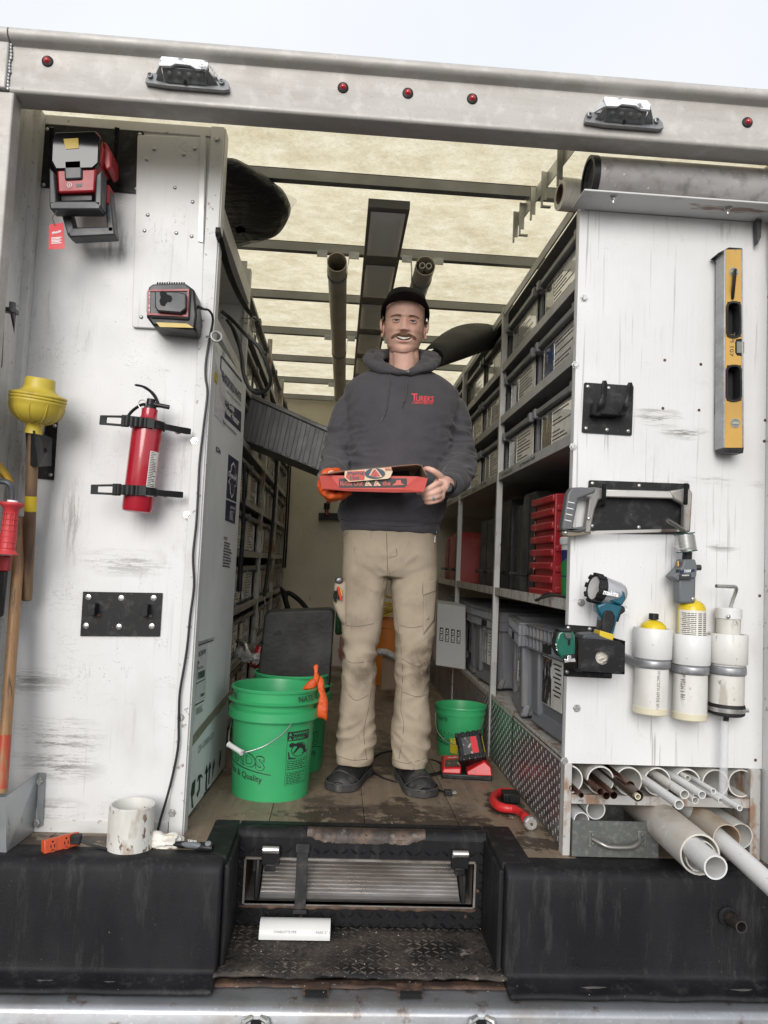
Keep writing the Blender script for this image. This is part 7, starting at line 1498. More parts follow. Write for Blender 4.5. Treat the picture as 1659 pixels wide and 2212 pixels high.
# ================================================================ the man
from mathutils.bvhtree import BVHTree
def remesh(m, vox, it=4, fac=.5):
    me = bpy.data.meshes.new('tmp'); me.from_pydata(m.v, [], m.f); o = bpy.data.objects.new('tmp', me); COL.objects.link(o)
    r = o.modifiers.new('r', 'REMESH'); r.mode = 'VOXEL'; r.voxel_size = vox; r.adaptivity = 0
    if it: s = o.modifiers.new('s', 'SMOOTH'); s.factor = fac; s.iterations = it
    dg = bpy.context.evaluated_depsgraph_get(); e = o.evaluated_get(dg); me2 = e.to_mesh()
    out = M(); out.v = [tuple(v.co) for v in me2.vertices]; out.f = [tuple(p.vertices) for p in me2.polygons]; out.mi = [0]*len(out.f)
    nr = [v.normal.copy() for v in me2.vertices]; e.to_mesh_clear(); bpy.data.objects.remove(o); bpy.data.meshes.remove(me); return out, nr
def rings(m, rs, n=40, ex=2.3):
    """rs: (centre, half width, depth to the front, depth to the back)"""
    vs = []
    for c, hw, df, db in rs:
        c = V(c)
        for k in range(n):
            a = 2*pi*k/n; ca, sa = cos(a), sin(a); r = (abs(ca)**ex + abs(sa)**ex)**(-1/ex)
            vs.append(c + V((hw*ca*r, (df if sa < 0 else db)*sa*r, 0)))
    L_ = len(rs); fs = [(i*n+k, i*n+(k+1) % n, (i+1)*n+(k+1) % n, (i+1)*n+k) for i in range(L_-1) for k in range(n)] + [tuple(range(n))[::-1], tuple((L_-1)*n+k for k in range(n))]
    return m.add(vs, fs)
def px_rings(lst, Yc):
    o = []
    for y, xl, xr, df, db, *yo in lst:
        Y_ = Yc + (yo[0] if yo else 0); a = W(xl, y, Y=Y_); b = W(xr, y, Y=Y_); c = (a+b)/2; c.z = (a.z+b.z)/2; o.append((c, (b.x-a.x)/2, df, db))
    return o
def limb(m, pts, n=24, flat_=1.):
    """pts: (x, y, Y, radius)"""
    q = spline([W(x, y, Y=Y_) for x, y, Y_, r in pts], 4); rr = []
    for i in range(len(pts)-1): rr += [pts[i][3]+(pts[i+1][3]-pts[i][3])*k/4 for k in range(4)]
    rr.append(pts[-1][3]); return m.tube(q, rr, n, flat=flat_)
MAN = T3('person', 'smiling man in black cap, grey hoodie and tan work trousers holding a pizza box', 'person', (.19, 2.9, 0))
skin = NB('skin'); n = skin
oc = n.raw
def blob(c, s, lo=1., hi=.4):
    k = n.n('ShaderNodeVectorMath'); k.operation = 'SUBTRACT'; n.l(oc, k.inputs[0]); k.inputs[1].default_value = c
    d_ = n.n('ShaderNodeVectorMath'); d_.operation = 'DIVIDE'; n.l(k.outputs[0], d_.inputs[0]); d_.inputs[1].default_value = s
    l = n.n('ShaderNodeVectorMath'); l.operation = 'LENGTH'; n.l(d_.outputs[0], l.inputs[0]); return n.rng(l.outputs['Value'], lo, hi)
YB_ = 2.90; YH = 2.80
HC_ = W(874.7, 685.5, Y=YH) + V((.006, .086, 0))
def zs(z): return z if z > -.042 else -.042+(z+.042)*1.17
HT = Matrix.Translation(HC_) @ Matrix.Rotation(R(-4), 4, 'Z') @ Matrix.Rotation(R(7), 4, 'X') @ Matrix.Rotation(R(1.2), 4, 'Y')
mo = ORG[MAN.name]
def hb(x, y, z): return tuple((HT @ V((x, y, z))) - mo)
c = n.mix(n.rng(n.noise(30), .4, .6), (.69, .43, .345), (.65, .39, .31))
for sx in (-1, 1):
    c = n.mix(n.mul(blob(hb(sx*.042, -.075, -.028), (.026, .05, .020)), .32), c, (.54, .27, .22))
    c = n.mix(n.mul(blob(hb(sx*.076, .012, .022), (.022, .050, .036), 1., .75), .75), c, (.10, .065, .045))
    c = n.mix(n.mul(blob(hb(sx*.031, -.088, -.011), (.018, .05, .007)), .25), c, (.30, .12, .10))
c = n.mix(n.mul(blob(hb(0, -.11, -.038), (.016, .04, .014)), .22), c, (.54, .27, .22))
c = n.mix(n.mul(blob(hb(0, -.096, -.0815), (.023, .02, .0060), 1., .7), .7), c, (.46, .19, .17))
c = n.mix(n.mul(n.mul(blob(hb(0, -.06, -.105), (.075, .07, .042)), n.rng(n.noise(800, (1, 1, 1), 2), .45, .6)), .16), c, (.2, .13, .10))
n.l(c, n.b.inputs['Base Color']); n.b.inputs['Roughness'].default_value = .5; n.b.inputs['Subsurface Weight'].default_value = .12; n.b.inputs['Subsurface Radius'].default_value = (.012, .004, .002)
n.b.inputs['Specular IOR Level'].default_value = .35; n.bump(n.noise(600, (1, 1, 1), 3), .12, .001); skinm = n.m
# ---- head
def lerpt(t, T):
    for (a, va), (b, vb) in zip(T, T[1:]):
        if t <= b: f = (t-a)/(b-a); f = f*f*(3-2*f) if f > 0 else 0; return va+(vb-va)*f
    return T[-1][1]
WD = [(-.119, .014), (-.112, .032), (-.098, .049), (-.080, .0615), (-.055, .0695), (-.025, .0735), (.0, .0745), (.03, .0765), (.06, .074), (.09, .058), (.108, .036), (.118, .01)]
FD = [(-.119, .045), (-.114, .066), (-.104, .0835), (-.094, .087), (-.082, .0835), (-.070, .0885), (-.055, .0905), (-.040, .088), (-.01, .0865), (.008, .089), (.022, .0945), (.045, .094), (.07, .086), (.09, .068), (.108, .04), (.118, .01)]
BD = [(-.119, -.02), (-.105, .0), (-.08, .03), (-.05, .060), (-.01, .088), (.04, .100), (.08, .085), (.105, .045), (.118, .01)]
def g2(x, z, cx, cz, sx, sz): return math.exp(-((x-cx)/sx)**2*.5-((z-cz)/sz)**2*.5)
hm = M(); NT, NZ = 132, 118
for j in range(NZ+1):
    z = -.119+.237*j/NZ; w_, f_, b_ = lerpt(z, WD), lerpt(z, FD), lerpt(z, BD)
    for k in range(NT):
        a = 2*pi*k/NT; a = a + .32*sin(2*a)*0 ; ca, sa = cos(a), sin(a); ex = 2.03; r = (abs(ca)**ex+abs(sa)**ex)**(-1/ex); x = w_*ca*r; y = (f_ if sa < 0 else b_)*sa*r
        if sa < 0:
            ax = abs(x); fr = min(1, -sa*1.6); d_ = 0
            nb = max(0, min(1, (.010-z)/.046)); 
            if z > -.043: d_ += (.004+.018*nb)*math.exp(-(x/(.0068+.0050*nb))**2*.5)*(1 if z > -.036 else max(0, (z+.043)/.007))*(1 if z < .012 else max(0, 1-(z-.012)/.02))
            d_ += .0105*g2(ax, z, .0130, -.0385, .0048, .0048); d_ -= .006*g2(ax, z, .007, -.0455, .0035, .0025)
            d_ -= .0082*g2(ax, z, .031, .0005, .0135, .0090); d_ += .0025*g2(ax, z, .030, .018, .017, .005); d_ += .0022*g2(ax, z, .032, -.0125, .014, .003)
            d_ += .0100*g2(ax, z, .043, -.033, .014, .013); d_ += .0035*g2(ax, z, .062, -.02, .01, .02)
            t = (-.034-z)/.042
            if 0 < t < 1: xs = .0185+.025*t**.8; d_ -= .0042*math.exp(-((ax-xs)/.0026)**2)*sin(pi*min(1, t*1.1+.15))
            d_ -= .0125*math.exp(-(x/.0275)**8)*math.exp(-((z+.0640-.0062*(x/.026)**2)/.0056)**4)      # open smile
            d_ += .0042*math.exp(-(x/.024)**4)*math.exp(-((z+.0755-.007*(x/.025)**2)/.0042)**2); d_ -= .003*g2(x, z, 0, -.083, .016, .003)
            d_ += .003*g2(x, z, 0, -.100, .014, .008); d_ += .0035*g2(x, z, 0, -.052, .022, .005)
            y -= d_*fr
        hm.v.append(tuple(HT @ V((x, y, zs(z)))))
for j in range(NZ):
    for k in range(NT): hm.f.append((j*NT+k, j*NT+(k+1) % NT, (j+1)*NT+(k+1) % NT, (j+1)*NT+k)); hm.mi.append(0)
hm.f += [tuple(range(NT))[::-1], tuple(NZ*NT+k for k in range(NT))]; hm.mi += [0, 0]
for s_ in (-1, 1):      # ears
    c0 = V((s_*.0755, .008, -.016)); er = Matrix.Rotation(R(s_*20), 3, 'Z') @ Matrix.Rotation(R(-8), 3, 'X')
    q = [HT @ (c0 + er @ V((s_*(.008+.003*sin(a)), .0185*cos(a)*(1+.25*sin(a)), .0315*sin(a)))) for a in [R(-120)+R(330)*i/22 for i in range(23)]]
    hm.tube(q, [.003]+[.0042+.0012*sin(pi*i/22) for i in range(1, 22)]+[.003], 10)
    EM = HT.to_3x3() @ er; hm.ell(HT @ (c0 + er @ V((s_*.001, .002, 0))), (.0055, .0150, .0275), 16, 10, T=EM)
    hm.ell(HT @ (c0+er @ V((s_*.006, .000, -.029))), (.005, .009, .009), 12, 8, T=EM); hm.ell(HT @ (c0+er @ V((s_*.006, -.010, -.004))), (.004, .004, .007), 10, 8, T=EM)
    q = [HT @ (c0 + er @ V((s_*.0095, .010*cos(a)-.001, .017*sin(a)))) for a in [R(-60)+R(200)*i/10 for i in range(11)]]; hm.tube(q, .0026, 8)
# ---- body under the clothes, with both hands
bm2 = M(); nk = HT @ V((0, .02, -.06))
bm2.tube([nk, W(873, 775, Y=2.90), W(872, 805, Y=2.915), W(870, 840, Y=2.93)], [.054, .0575, .060, .070], 28)
bm2.tube([HT @ V((0, -.035, -.095)), W(873, 785, Y=2.875), W(872, 820, Y=2.89)], [.040, .044, .05], 20)
rings(bm2, px_rings([(820, 815, 930, .06, .06), (840, 795, 945, .065, .07), (880, 785, 955, .08, .08), (960, 785, 950, .09, .09), (1060, 785, 935, .09, .09), (1150, 775, 918, .085, .09), (1215, 775, 915, .075, .09), (1245, 785, 905, .06, .08)], YB_))
for L_ in ([(795, 1200, 2.91, .070), (787, 1320, 2.90, .058), (777, 1430, 2.90, .045), (770, 1550, 2.90, .042), (765, 1650, 2.90, .035)], [(888, 1200, 2.91, .070), (893, 1320, 2.90, .058), (891, 1430, 2.90, .045), (889, 1550, 2.90, .042), (888, 1655, 2.90, .035)]): limb(bm2, L_)
limb(bm2, [(800, 872, 2.92, .042), (748, 935, 2.92, .036), (736, 990, 2.88, .036), (720, 1030, 2.76, .032), (712, 1040, 2.68, .029), (709, 1040, 2.64, .029)], 18)
limb(bm2, [(940, 872, 2.92, .042), (980, 935, 2.92, .036), (986, 990, 2.88, .036), (980, 1035, 2.76, .032), (968, 1046, 2.68, .028), (958, 1048, 2.645, .028)], 18)
# right-of-picture hand
limb(bm2, [(968, 1046, 2.68, .027), (957, 1046, 2.648, .031), (951, 1050, 2.63, .029)], 18)
def finger(pts, r0, r1):
    n_ = len(pts); limb(bm2, [(x, y, Y_, r0+(r1-r0)*i/(n_-1)) for i, (x, y, Y_) in enumerate(pts)], 12); x, y, Y_ = pts[-1]; bm2.ell(W(x, y, Y=Y_), r1*1.02, 12, 8)
limb(bm2, [(957, 1036, 2.65, .018), (953, 1055, 2.628, .018), (951, 1078, 2.628, .015)], 16)
finger([(956, 1036, 2.640), (949, 1027, 2.615), (937, 1018, 2.600), (925, 1013, 2.605), (919, 1013, 2.618)], .0135, .0088)
finger([(955, 1044, 2.630), (944, 1045, 2.600), (930, 1053, 2.590), (914, 1061, 2.600), (903, 1064, 2.610)], .0115, .0082)
finger([(955, 1058, 2.630), (946, 1061, 2.597), (931, 1067, 2.593), (920, 1069, 2.605), (914, 1069, 2.625)], .0108, .0082)
finger([(954, 1069, 2.632), (945, 1072, 2.600), (930, 1076, 2.598), (921, 1077, 2.612), (917, 1077, 2.63)], .0104, .0078)
finger([(953, 1079, 2.638), (944, 1082, 2.610), (932, 1085, 2.606), (924, 1086, 2.618), (920, 1085, 2.635)], .0092, .0070)
# gloved hand on the other side (skin inside the glove)
limb(bm2, [(712, 1040, 2.68, .026), (708, 1045, 2.64, .027), (708, 1058, 2.62, .020)], 16)
finger([(706, 1058, 2.62), (716, 1068, 2.615), (735, 1069, 2.63)], .0095, .007); finger([(704, 1032, 2.64), (712, 1018, 2.64), (724, 1016, 2.65)], .010, .008)
bod, _ = remesh(bm2, .0034, 3)
bod.add(hm.v, hm.f); BODY = bod.build('body', skinm, MAN, smooth=180)
# eyes, lids, teeth, hair of the face
eyew = mat('eye_white', (.62, .58, .55), .15, 0, rv=0, coat=.6); irism = mat('iris', (.10, .115, .12), .15, 0, rv=0, coat=1); pupm = mat('pupil', (.004, .004, .004), .1, 0, rv=0, coat=1)
lash = mat('dark_lash', (.03, .018, .014), .7, 0)
for s_ in (-1, 1):
    c_ = V((s_*.0312, -.0725, -.0005)); e = M().ell(HT @ c_, .0118, 24, 18).build('eyeball', eyew, MAN, smooth=180)
    look = V((-s_*.03, -1, -.16)).normalized(); p_ = c_ + look*.0114
    M().cyl(HT @ (c_+look*.0095), HT @ (c_+look*.01190), .0060, 24).build('iris', irism, e); M().cyl(HT @ (c_+look*.0112), HT @ (c_+look*.0122), .0027, 16).build('pupil', pupm, e)
    for nm, zz, rr_, mt in (('eyelid', .0062, .0025, skinm), ('eyelid', -.0060, .0023, skinm)):
        q = [HT @ (c_ + V((s_*(-.0145+.029*t), -.0098-.0032*sin(pi*t)+.0050*t, zz*sin(pi*t)**.75-.0010*t))) for t in [i/12 for i in range(13)]]
        M().tube(q, [.0010]+[rr_]*11+[.0010], 8).build(nm, mt, e)
    q = [HT @ (c_ + V((s_*(-.0138+.029*t), -.0128-.0026*sin(pi*t)+.0050*t, .0038*sin(pi*t)**.75-.0009*t))) for t in [i/12 for i in range(13)]]; M().tube(q, [.0005]+[.0011]*11+[.0006], 6).build('eyelashes', lash, e)
    q = [HT @ (c_ + V((s_*(.012+.016*t), -.0085+.012*t, -.003-.010*t*t))) for t in [i/5 for i in range(6)]]
hairm = mat('brown_hair', (.16, .085, .05), .55, 0, L=[((.30, .17, .10), 40, (1, 1, 1), .45, .65, .8)]); bvh = BVHTree.FromPolygons([V(v) for v in hm.v], hm.f[:NT*NZ])
def onface(x, z, off=0.):
    z = zs(z); o = HT @ V((x, -.3, z)); d_ = (HT.to_3x3() @ V((0, 1, 0))).normalized(); h = bvh.ray_cast(o, d_)
    return (h[0] if h[0] else HT @ V((x, -.09, z))) - d_*off
rs = random.Random(5)
def strand(m, x, z, dx, dz, L_, r, lift=.002):
    p = [onface(x, z, -.0006), onface(x+dx*L_*.5, z+dz*L_*.5, lift), onface(x+dx*L_, z+dz*L_, lift*.8)]; m.tube(p, [r, r*.9, r*.3], 4, cap=False)
m = M()
for k in range(1700):
    x = rs.uniform(-.039, .039); t = abs(x)/.039; top = -.0442-.0080*t**1.6; bot = -.0580-.0015*t-.0055*max(0, t-.70)/.30
    z = top + (bot-top)*rs.random()**1.1*.75; L_ = min(.0095, (z-bot)+.0015); s_ = 1 if x > 0 else -1; strand(m, x, z, s_*(.25+.65*t)+rs.uniform(-.15, .15), -1+.35*t, L_, .00072, .0028+.0018*rs.random())
m.build('moustache', hairm, MAN, smooth=180)
for s_ in (-1, 1):
    m = M()
    for k in range(300):
        t = rs.random(); x = s_*(.013+.036*t); z = .0138+.0028*sin(pi*min(1, t*1.05))+.0020*t+rs.uniform(-.0032, .0032)*(1-.5*t); strand(m, x, z, s_*(.8), .45-.9*t, .0065, .00034, .0010)
    m.build('eyebrow', mat('eyebrow_hair', (.22, .13, .09), .6), MAN, smooth=180)
tm = mat('teeth', (.62, .59, .54), .2, 0, rv=0); m = M(); M().ell(HT @ V((0, -.078, -.0665)), (.027, .004, .0075), 20, 10, T=HT.to_3x3()).build('mouth_cavity', mat('mouth_dark', (.03, .008, .008), .6), MAN)
for k in range(-5, 5):
    kk = k+.5; wd = (.0051, .0047, .0046, .0044, .0040)[int(abs(kk))]; x = kk*.0050
    z1 = -.0600+.0007*abs(kk)**1.3; z0 = -.0712+.0011*abs(kk)**1.35
    y = -.0872+.00022*kk*kk; q = [(x-wd*.5, y, z1), (x+wd*.5, y, z1), (x+wd*.46, y-.0004, z0+.0006), (x+wd*.3, y-.0004, z0), (x-wd*.3, y-.0004, z0), (x-wd*.46, y-.0004, z0+.0006)]
    mm = M().prism([HT @ V(p) for p in q], (HT.to_3x3() @ V((0, .004, 0)))); m.add(mm.v, mm.f)
m.build('teeth', tm, MAN, bevel=.0006, smooth=60)
# ---- cap
capm = mat('black_cap_cloth', (.010, .010, .011), .8, 0, spec=.2, B=[(900, (1, 1, 1), .3, .001)]); m = M(); n1, n2 = 48, 16
for j in range(n2+1):
    t = j/n2; 
    for k in range(n1):
        a = 2*pi*k/n1; sa = sin(a); zb = .070 if sa < -.5 else .070-.058*min(1, (sa+.5)/.9)
        z = zb + (.132-zb)*sin(t*pi/2)**1.0; s1 = cos(t*pi/2)**.55 if t < 1 else 0
        m.v.append(tuple(HT @ V((.0825*cos(a)*s1, (.099*sa if sa < 0 else .104*sa)*s1, z+.002*mn.noise(V((cos(a)*3, sa*3, t*4)))))))
for j in range(n2):
    for k in range(n1): m.f.append((j*n1+k, j*n1+(k+1) % n1, (j+1)*n1+(k+1) % n1, (j+1)*n1+k)); m.mi.append(0)
CAP = m.build('cap', capm, MAN, smooth=180, solid=.003)
m = M(); na, nr_ = 36, 8; vs = []
for i in range(na+1):
    a = R(-98+196*i/na)
    for j in range(nr_+1):
        t = j/nr_; xi, yi, zi = .083*sin(a), -.098*cos(a)*(1 if abs(a) < pi/2 else .6), .073-.036*(1-cos(a))
        xo, yo, zo = .092*sin(a), -.098*cos(a)-.072*max(cos(a), 0)**.6, .088-.070*(abs(a)/R(98))**1.9
        vs.append(HT @ V((xi+(xo-xi)*t, yi+(yo-yi)*t, zi+(zo-zi)*t+.004*sin(pi*t))))
m.add(vs, [(i*(nr_+1)+j, i*(nr_+1)+j+1, (i+1)*(nr_+1)+j+1, (i+1)*(nr_+1)+j) for i in range(na) for j in range(nr_)]); m.build('visor', capm, CAP, smooth=180, solid=.0035)
# ---- hoodie
def fold(p, sc, am, off=0): 
    n_ = mn.noise(V((p.x*sc[0]+off, p.y*sc[1], p.z*sc[2]))); return am*(1-abs(n_)*2.6)
hm2 = M()
rings(hm2, px_rings([(802, 815, 932, .062, .07, .02), (812, 785, 955, .080, .085, .01), (825, 762, 975, .092, .09), (842, 744, 992, .102, .098), (866, 742, 993, .112, .105), (900, 748, 987, .128, .115), (960, 752, 980, .135, .12), (1020, 748, 972, .140, .125), (1070, 738, 966, .145, .13), (1105, 730, 958, .145, .13), (1125, 732, 954, .138, .125), (1148, 738, 947, .126, .118), (1152, 742, 944, .11, .11)], YB_), 48, 2.35)
limb(hm2, [(795, 868, 2.925, .058), (760, 884, 2.925, .064), (740, 930, 2.92, .060), (733, 975, 2.90, .063), (727, 1005, 2.86, .062), (720, 1028, 2.78, .056), (716, 1040, 2.71, .050), (713, 1046, 2.675, .041)], 28)
limb(hm2, [(945, 870, 2.925, .058), (972, 886, 2.925, .064), (986, 930, 2.92, .061), (990, 975, 2.90, .065), (989, 1005, 2.86, .066), (984, 1028, 2.79, .062), (977, 1040, 2.73, .053), (971, 1047, 2.695, .041)], 28)
hoodm, nr = remesh(hm2, .0048, 6)
cL = W(716, 1040, Y=2.71); cR = W(977, 1040, Y=2.73)
for i, v in enumerate(hoodm.v):
    p = V(v); d_ = .004*mn.noise(p*9) + .0015*mn.noise(p*30)
    zc = p.z
    wl = max(0, 1-min((p-W(722, 990, Y=2.84)).length, (p-W(990, 990, Y=2.85)).length)/.20)
    d_ += wl*(fold(p, (10, 16, 38), .0135) - .006)
    wa = max(0, 1-min((p-W(752, 905, Y=2.84)).length, (p-W(985, 905, Y=2.84)).length)/.14); q = Matrix.Rotation(R(35 if p.x > .2 else -35), 3, 'Y') @ p; d_ += wa*(fold(q, (30, 8, 7), .007, 3)-.003)
    wb = max(0, 1-abs(p.z-W(850, 1080, Y=2.8).z)/.16)*(1 if abs(p.x-.19) < .22 else 0); q = Matrix.Rotation(R(24), 3, 'Y') @ p; d_ += wb*(fold(q, (9, 8, 17), .0105, 8)-.005) + .6*wb*(fold(q, (15, 8, 6), .006, 2)-.003)
    wh = max(0, 1-abs(p.z-W(850, 1130, Y=2.8).z)/.012)*(1 if p.y > 2.72 and abs(p.x-.19) < .23 else 0); d_ -= .005*wh
    hoodm.v[i] = tuple(p + nr[i]*d_)
hood_c = NB('charcoal_sweat_cloth'); n = hood_c; c = n.mix(n.rng(n.noise(9), .4, .7), (.070, .066, .074), (.057, .054, .061)); c = n.mix(n.rng(n.noise(700, (1, 1, 1), 2), .55, .75, 0, .4), c, (.12, .115, .125)); c = n.mix(n.rng(n.vor(38), .03, .015, 0, .5), c, (.22, .21, .21))
n.l(c, n.b.inputs['Base Color']); n.b.inputs['Roughness'].default_value = .92; n.b.inputs['Specular IOR Level'].default_value = .15; n.bump(n.noise(900, (1, 1, 1), 2), .35, .001); n.bump(n.noise(60, (1, 1, 1), 4), .18, .004); n.b.inputs['Sheen Weight'].default_value = .15; hoodiem = n.m
HOODIE = hoodm.build('hoodie', hoodiem, MAN, smooth=180)
bh = BVHTree.FromPolygons([V(v) for v in hoodm.v], hoodm.f)
def surf(bv, x, y, off=.001, dY=2.8):
    o = V((0, 0, CH)); d_ = (W(x, y, Y=3)-o).normalized(); h = bv.ray_cast(o, d_); return (h[0]-d_*off) if h[0] else W(x, y, Y=dY)
# cuffs and hem ribbing
for a, b, r0, r1 in ((W(716, 1044, Y=2.70), W(709, 1047, Y=2.652), .043, .036), (W(975, 1046, Y=2.715), W(965, 1048, Y=2.665), .043, .036)):
    ax = (b-a).normalized(); L_ = (b-a).length; m = M().lathe([(r0+.003, 0), (r0+.0045, L_*.25), (r0+.002, L_*.6), (r1+.002, L_*.95), (r1-.002, L_), (r1-.007, L_*.9), (r1-.006, L_*.5)], a, ax, 96)
    m.v = [tuple(V(v) + (V(v)-(a+ax*((V(v)-a).dot(ax)))).normalized()*(.0010*sin(math.atan2((V(v)-a).z, (V(v)-a).x)*34) + .0035*mn.noise(V(v)*22))) for v in m.v]; m.build('cuff', hoodiem, HOODIE, smooth=180)
# hood lying round the neck
def hood(lst, nm, sc=1., n_=20, fl=.8):
    q = spline([W(x, y, Y=Y_) for x, y, Y_, r in lst], 6); rr = []
    for i in range(len(lst)-1): rr += [lst[i][3]+(lst[i+1][3]-lst[i][3])*k/6 for k in range(6)]
    m = M().tube(q, rr+[lst[-1][3]], n_, flat=fl); return m
hh = M()
for l in ([(868, 806, 2.805, .010), (838, 801, 2.815, .020), (812, 792, 2.835, .023), (799, 781, 2.87, .025), (801, 771, 2.93, .027), (834, 768, 2.975, .030), (875, 768, 2.99, .030)],
          [(866, 806, 2.805, .010), (895, 803, 2.815, .020), (921, 796, 2.835, .023), (936, 786, 2.87, .025), (935, 775, 2.93, .027), (911, 770, 2.975, .030), (873, 768, 2.99, .030)],
          [(852, 800, 2.825, .010), (828, 786, 2.84, .017), (818, 774, 2.87, .020), (824, 768, 2.93, .022), (850, 764, 2.97, .022)], [(884, 802, 2.825, .010), (908, 788, 2.84, .017), (921, 776, 2.87, .020), (917, 769, 2.93, .022), (890, 765, 2.97, .022)]):
    k = hood(l, 'h'); hh.add(k.v, k.f)
hr, hn = remesh(hh, .0045, 4); hr.v = [tuple(V(v)+hn[i]*(fold(V(v), (16, 16, 22), .006, 5)-.003+.003*mn.noise(V(v)*14))) for i, v in enumerate(hr.v)]; hr.build('hood', hoodiem, HOODIE, smooth=180)
M().tube([surf(bh, x, y, .004) for x, y in ((842, 808), (842, 830), (839, 855), (836, 880), (831, 897))], .0028, 8).build('drawstring', hoodiem, HOODIE)
M().tube([surf(bh, x, y, .003) for x, y in ((831, 896), (826, 904), (822, 911))], .0018, 6).build('drawstring_tip', mat('dark_tip', (.03, .03, .035), .3, .3), HOODIE)
M().tube([surf(bh, x, y, .004) for x, y in ((882, 808), (879, 835), (876, 855), (874, 868))], .0028, 8).build('drawstring', hoodiem, HOODIE)
M().tube([surf(bh, x, y, .003) for x, y in ((873, 869), (871, 876), (869, 882))], .0018, 6).build('drawstring_tip', MC['dark_tip'], HOODIE)
p = W(881, 801, Y=2.782); m = M(); torus(m, p, .0042, .0012, (0, 1, .2), 18); m.build('grommet', steel, HOODIE)
logo = mat('red_embroidery', (.62, .05, .06), .6, 0, B=[(300, (1, 1, 1), .6, .001)])
def sm(px4, off=.0015, bv=bh):
    (ax_, ay), (bx_, by), (cx_, cy), (dx_, dy) = px4
    def f(u, v): x = (ax_*(1-u)+bx_*u)*(1-v)+(dx_*(1-u)+cx_*u)*v; y = (ay*(1-u)+by*u)*(1-v)+(dy*(1-u)+cy*u)*v; return surf(bv, x, y, off)
    return f
text('T', sm([(889, 866), (901, 867), (902, 850), (889, 850)]), w=1, h=1, bold=.02).build('logo_lettering', logo, HOODIE, smooth=0)
text('UREKS', sm([(899, 866.5), (937, 868), (937, 856), (899, 854.5)]), w=1, h=1, bold=.02).build('logo_lettering', logo, HOODIE, smooth=0)
text('PLUMBING SERVICES', sm([(890, 872), (935, 873.5), (935, 869.5), (890, 868)]), w=1, h=1, bold=.01).build('logo_lettering', logo, HOODIE, smooth=0)
m = M(); f = sm([(896, 868.3), (936, 869.4), (936, 868.6), (896, 867.5)]); m.add([f(i/8, j) for i in range(9) for j in (0, 1)], [(2*i, 2*i+2, 2*i+3, 2*i+1) for i in range(8)]); m.build('logo_line', logo, HOODIE)
def seam(bv, pts, r, mt, par, off=.0, nm='seam', k=5): M().tube([surf(bv, p.x, p.y, off) for p in spline([(x, y, 0) for x, y in pts], k)], r, 5).build(nm, mt, par)
seamg = mat('seam_dark_grey', (.035, .033, .037), .9)
seam(bh, [(735, 1121), (780, 1130), (840, 1136), (900, 1136), (950, 1128)], .0012, seamg, HOODIE)
seam(bh, [(762, 840), (752, 870), (754, 905), (762, 925)], .0011, seamg, HOODIE); seam(bh, [(984, 842), (988, 870), (980, 905), (972, 925)], .0011, seamg, HOODIE)
# ---- trousers
tr = M()
rings(tr, px_rings([(1130, 745, 940, .11, .11), (1160, 742, 942, .115, .115), (1200, 740, 945, .115, .120), (1228, 739, 946, .105, .115), (1245, 739, 947, .09, .105)], YB_), 44, 2.5)
rings(tr, px_rings([(1200, 748, 850, .085, .09), (1240, 740, 838, .095, .10), (1300, 738, 832, .095, .095), (1360, 738, 824, .090, .090), (1400, 742, 816, .088, .082), (1450, 740, 812, .088, .076), (1500, 736, 810, .078, .078), (1550, 730, 811, .074, .080), (1600, 727, 812, .074, .084), (1638, 725, 806, .074, .090), (1648, 727, 800, .070, .086)], YB_), 36, 2.3)
rings(tr, px_rings([(1200, 842, 940, .085, .09), (1240, 842, 946, .095, .10), (1300, 846, 944, .095, .095), (1360, 850, 940, .090, .090), (1400, 855, 932, .088, .082), (1450, 855, 926, .090, .076), (1500, 852, 926, .080, .078), (1550, 848, 930, .075, .080), (1600, 846, 930, .074, .084), (1640, 846, 924, .074, .090), (1654, 848, 921, .070, .086)], YB_), 36, 2.3)
trm, nr = remesh(tr, .0050, 5)
zk = W(780, 1430, Y=2.85).z; zh = W(780, 1640, Y=2.85).z
for i, v in enumerate(trm.v):
    p = V(v); s_ = 1 if p.x > .175 else -1; d_ = .0035*mn.noise(p*8)+.0012*mn.noise(p*28)
    wk = max(0, 1-abs(p.z-zk)/.17); q = Matrix.Rotation(R(s_*28), 3, 'Y') @ p; d_ += wk*(fold(q, (10, 8, 22), .0085, s_)-.004)
    wh = max(0, 1-abs(p.z-zh-.07)/.13); q = Matrix.Rotation(R(-s_*34), 3, 'Y') @ p; d_ += wh*(fold(q, (11, 8, 24), .0105, 4+s_)-.005)
    wc = max(0, 1-(p-W(838, 1240, Y=2.82)).length/.16); q = Matrix.Rotation(R(s_*40), 3, 'Y') @ p; d_ += wc*(fold(q, (8, 8, 26), .007, 9)-.003)
    trm.v[i] = tuple(p+nr[i]*d_)
tz = NB('tan_canvas'); n = tz; oc = n.raw
def bl(x, y, sx, sz): p_ = W(x, y, Y=2.82)-mo; return blob(tuple(p_), (sx, .3, sz), 1.0, .25)
c = n.mix(n.rng(n.noise(7), .35, .7), (.37, .310, .235), (.31, .255, .19)); dirt = n.rng(n.noise(18, (1, 1, 1), 6, .7), .28, .55)
for x, y, sx, sz, am in ((785, 1458, .06, .075, .75), (912, 1448, .055, .10, 1.), (900, 1425, .05, .05, .5), (775, 1268, .05, .09, .35), (770, 1345, .07, .05, .4), (905, 1300, .06, .05, .3), (770, 1560, .05, .06, .3)):
    c = n.mix(n.mul(n.mul(bl(x, y, sx, sz), dirt), am), c, (.10, .075, .052))
c = n.mix(n.rng(n.noise(40, (1, 1, .4), 5, .7), .60, .68, 0, .35), c, (.14, .10, .07)); c = n.mix(n.rng(n.noise(1200, (1, 1, 1), 1), .5, .7, 0, .15), c, (.5, .42, .33))
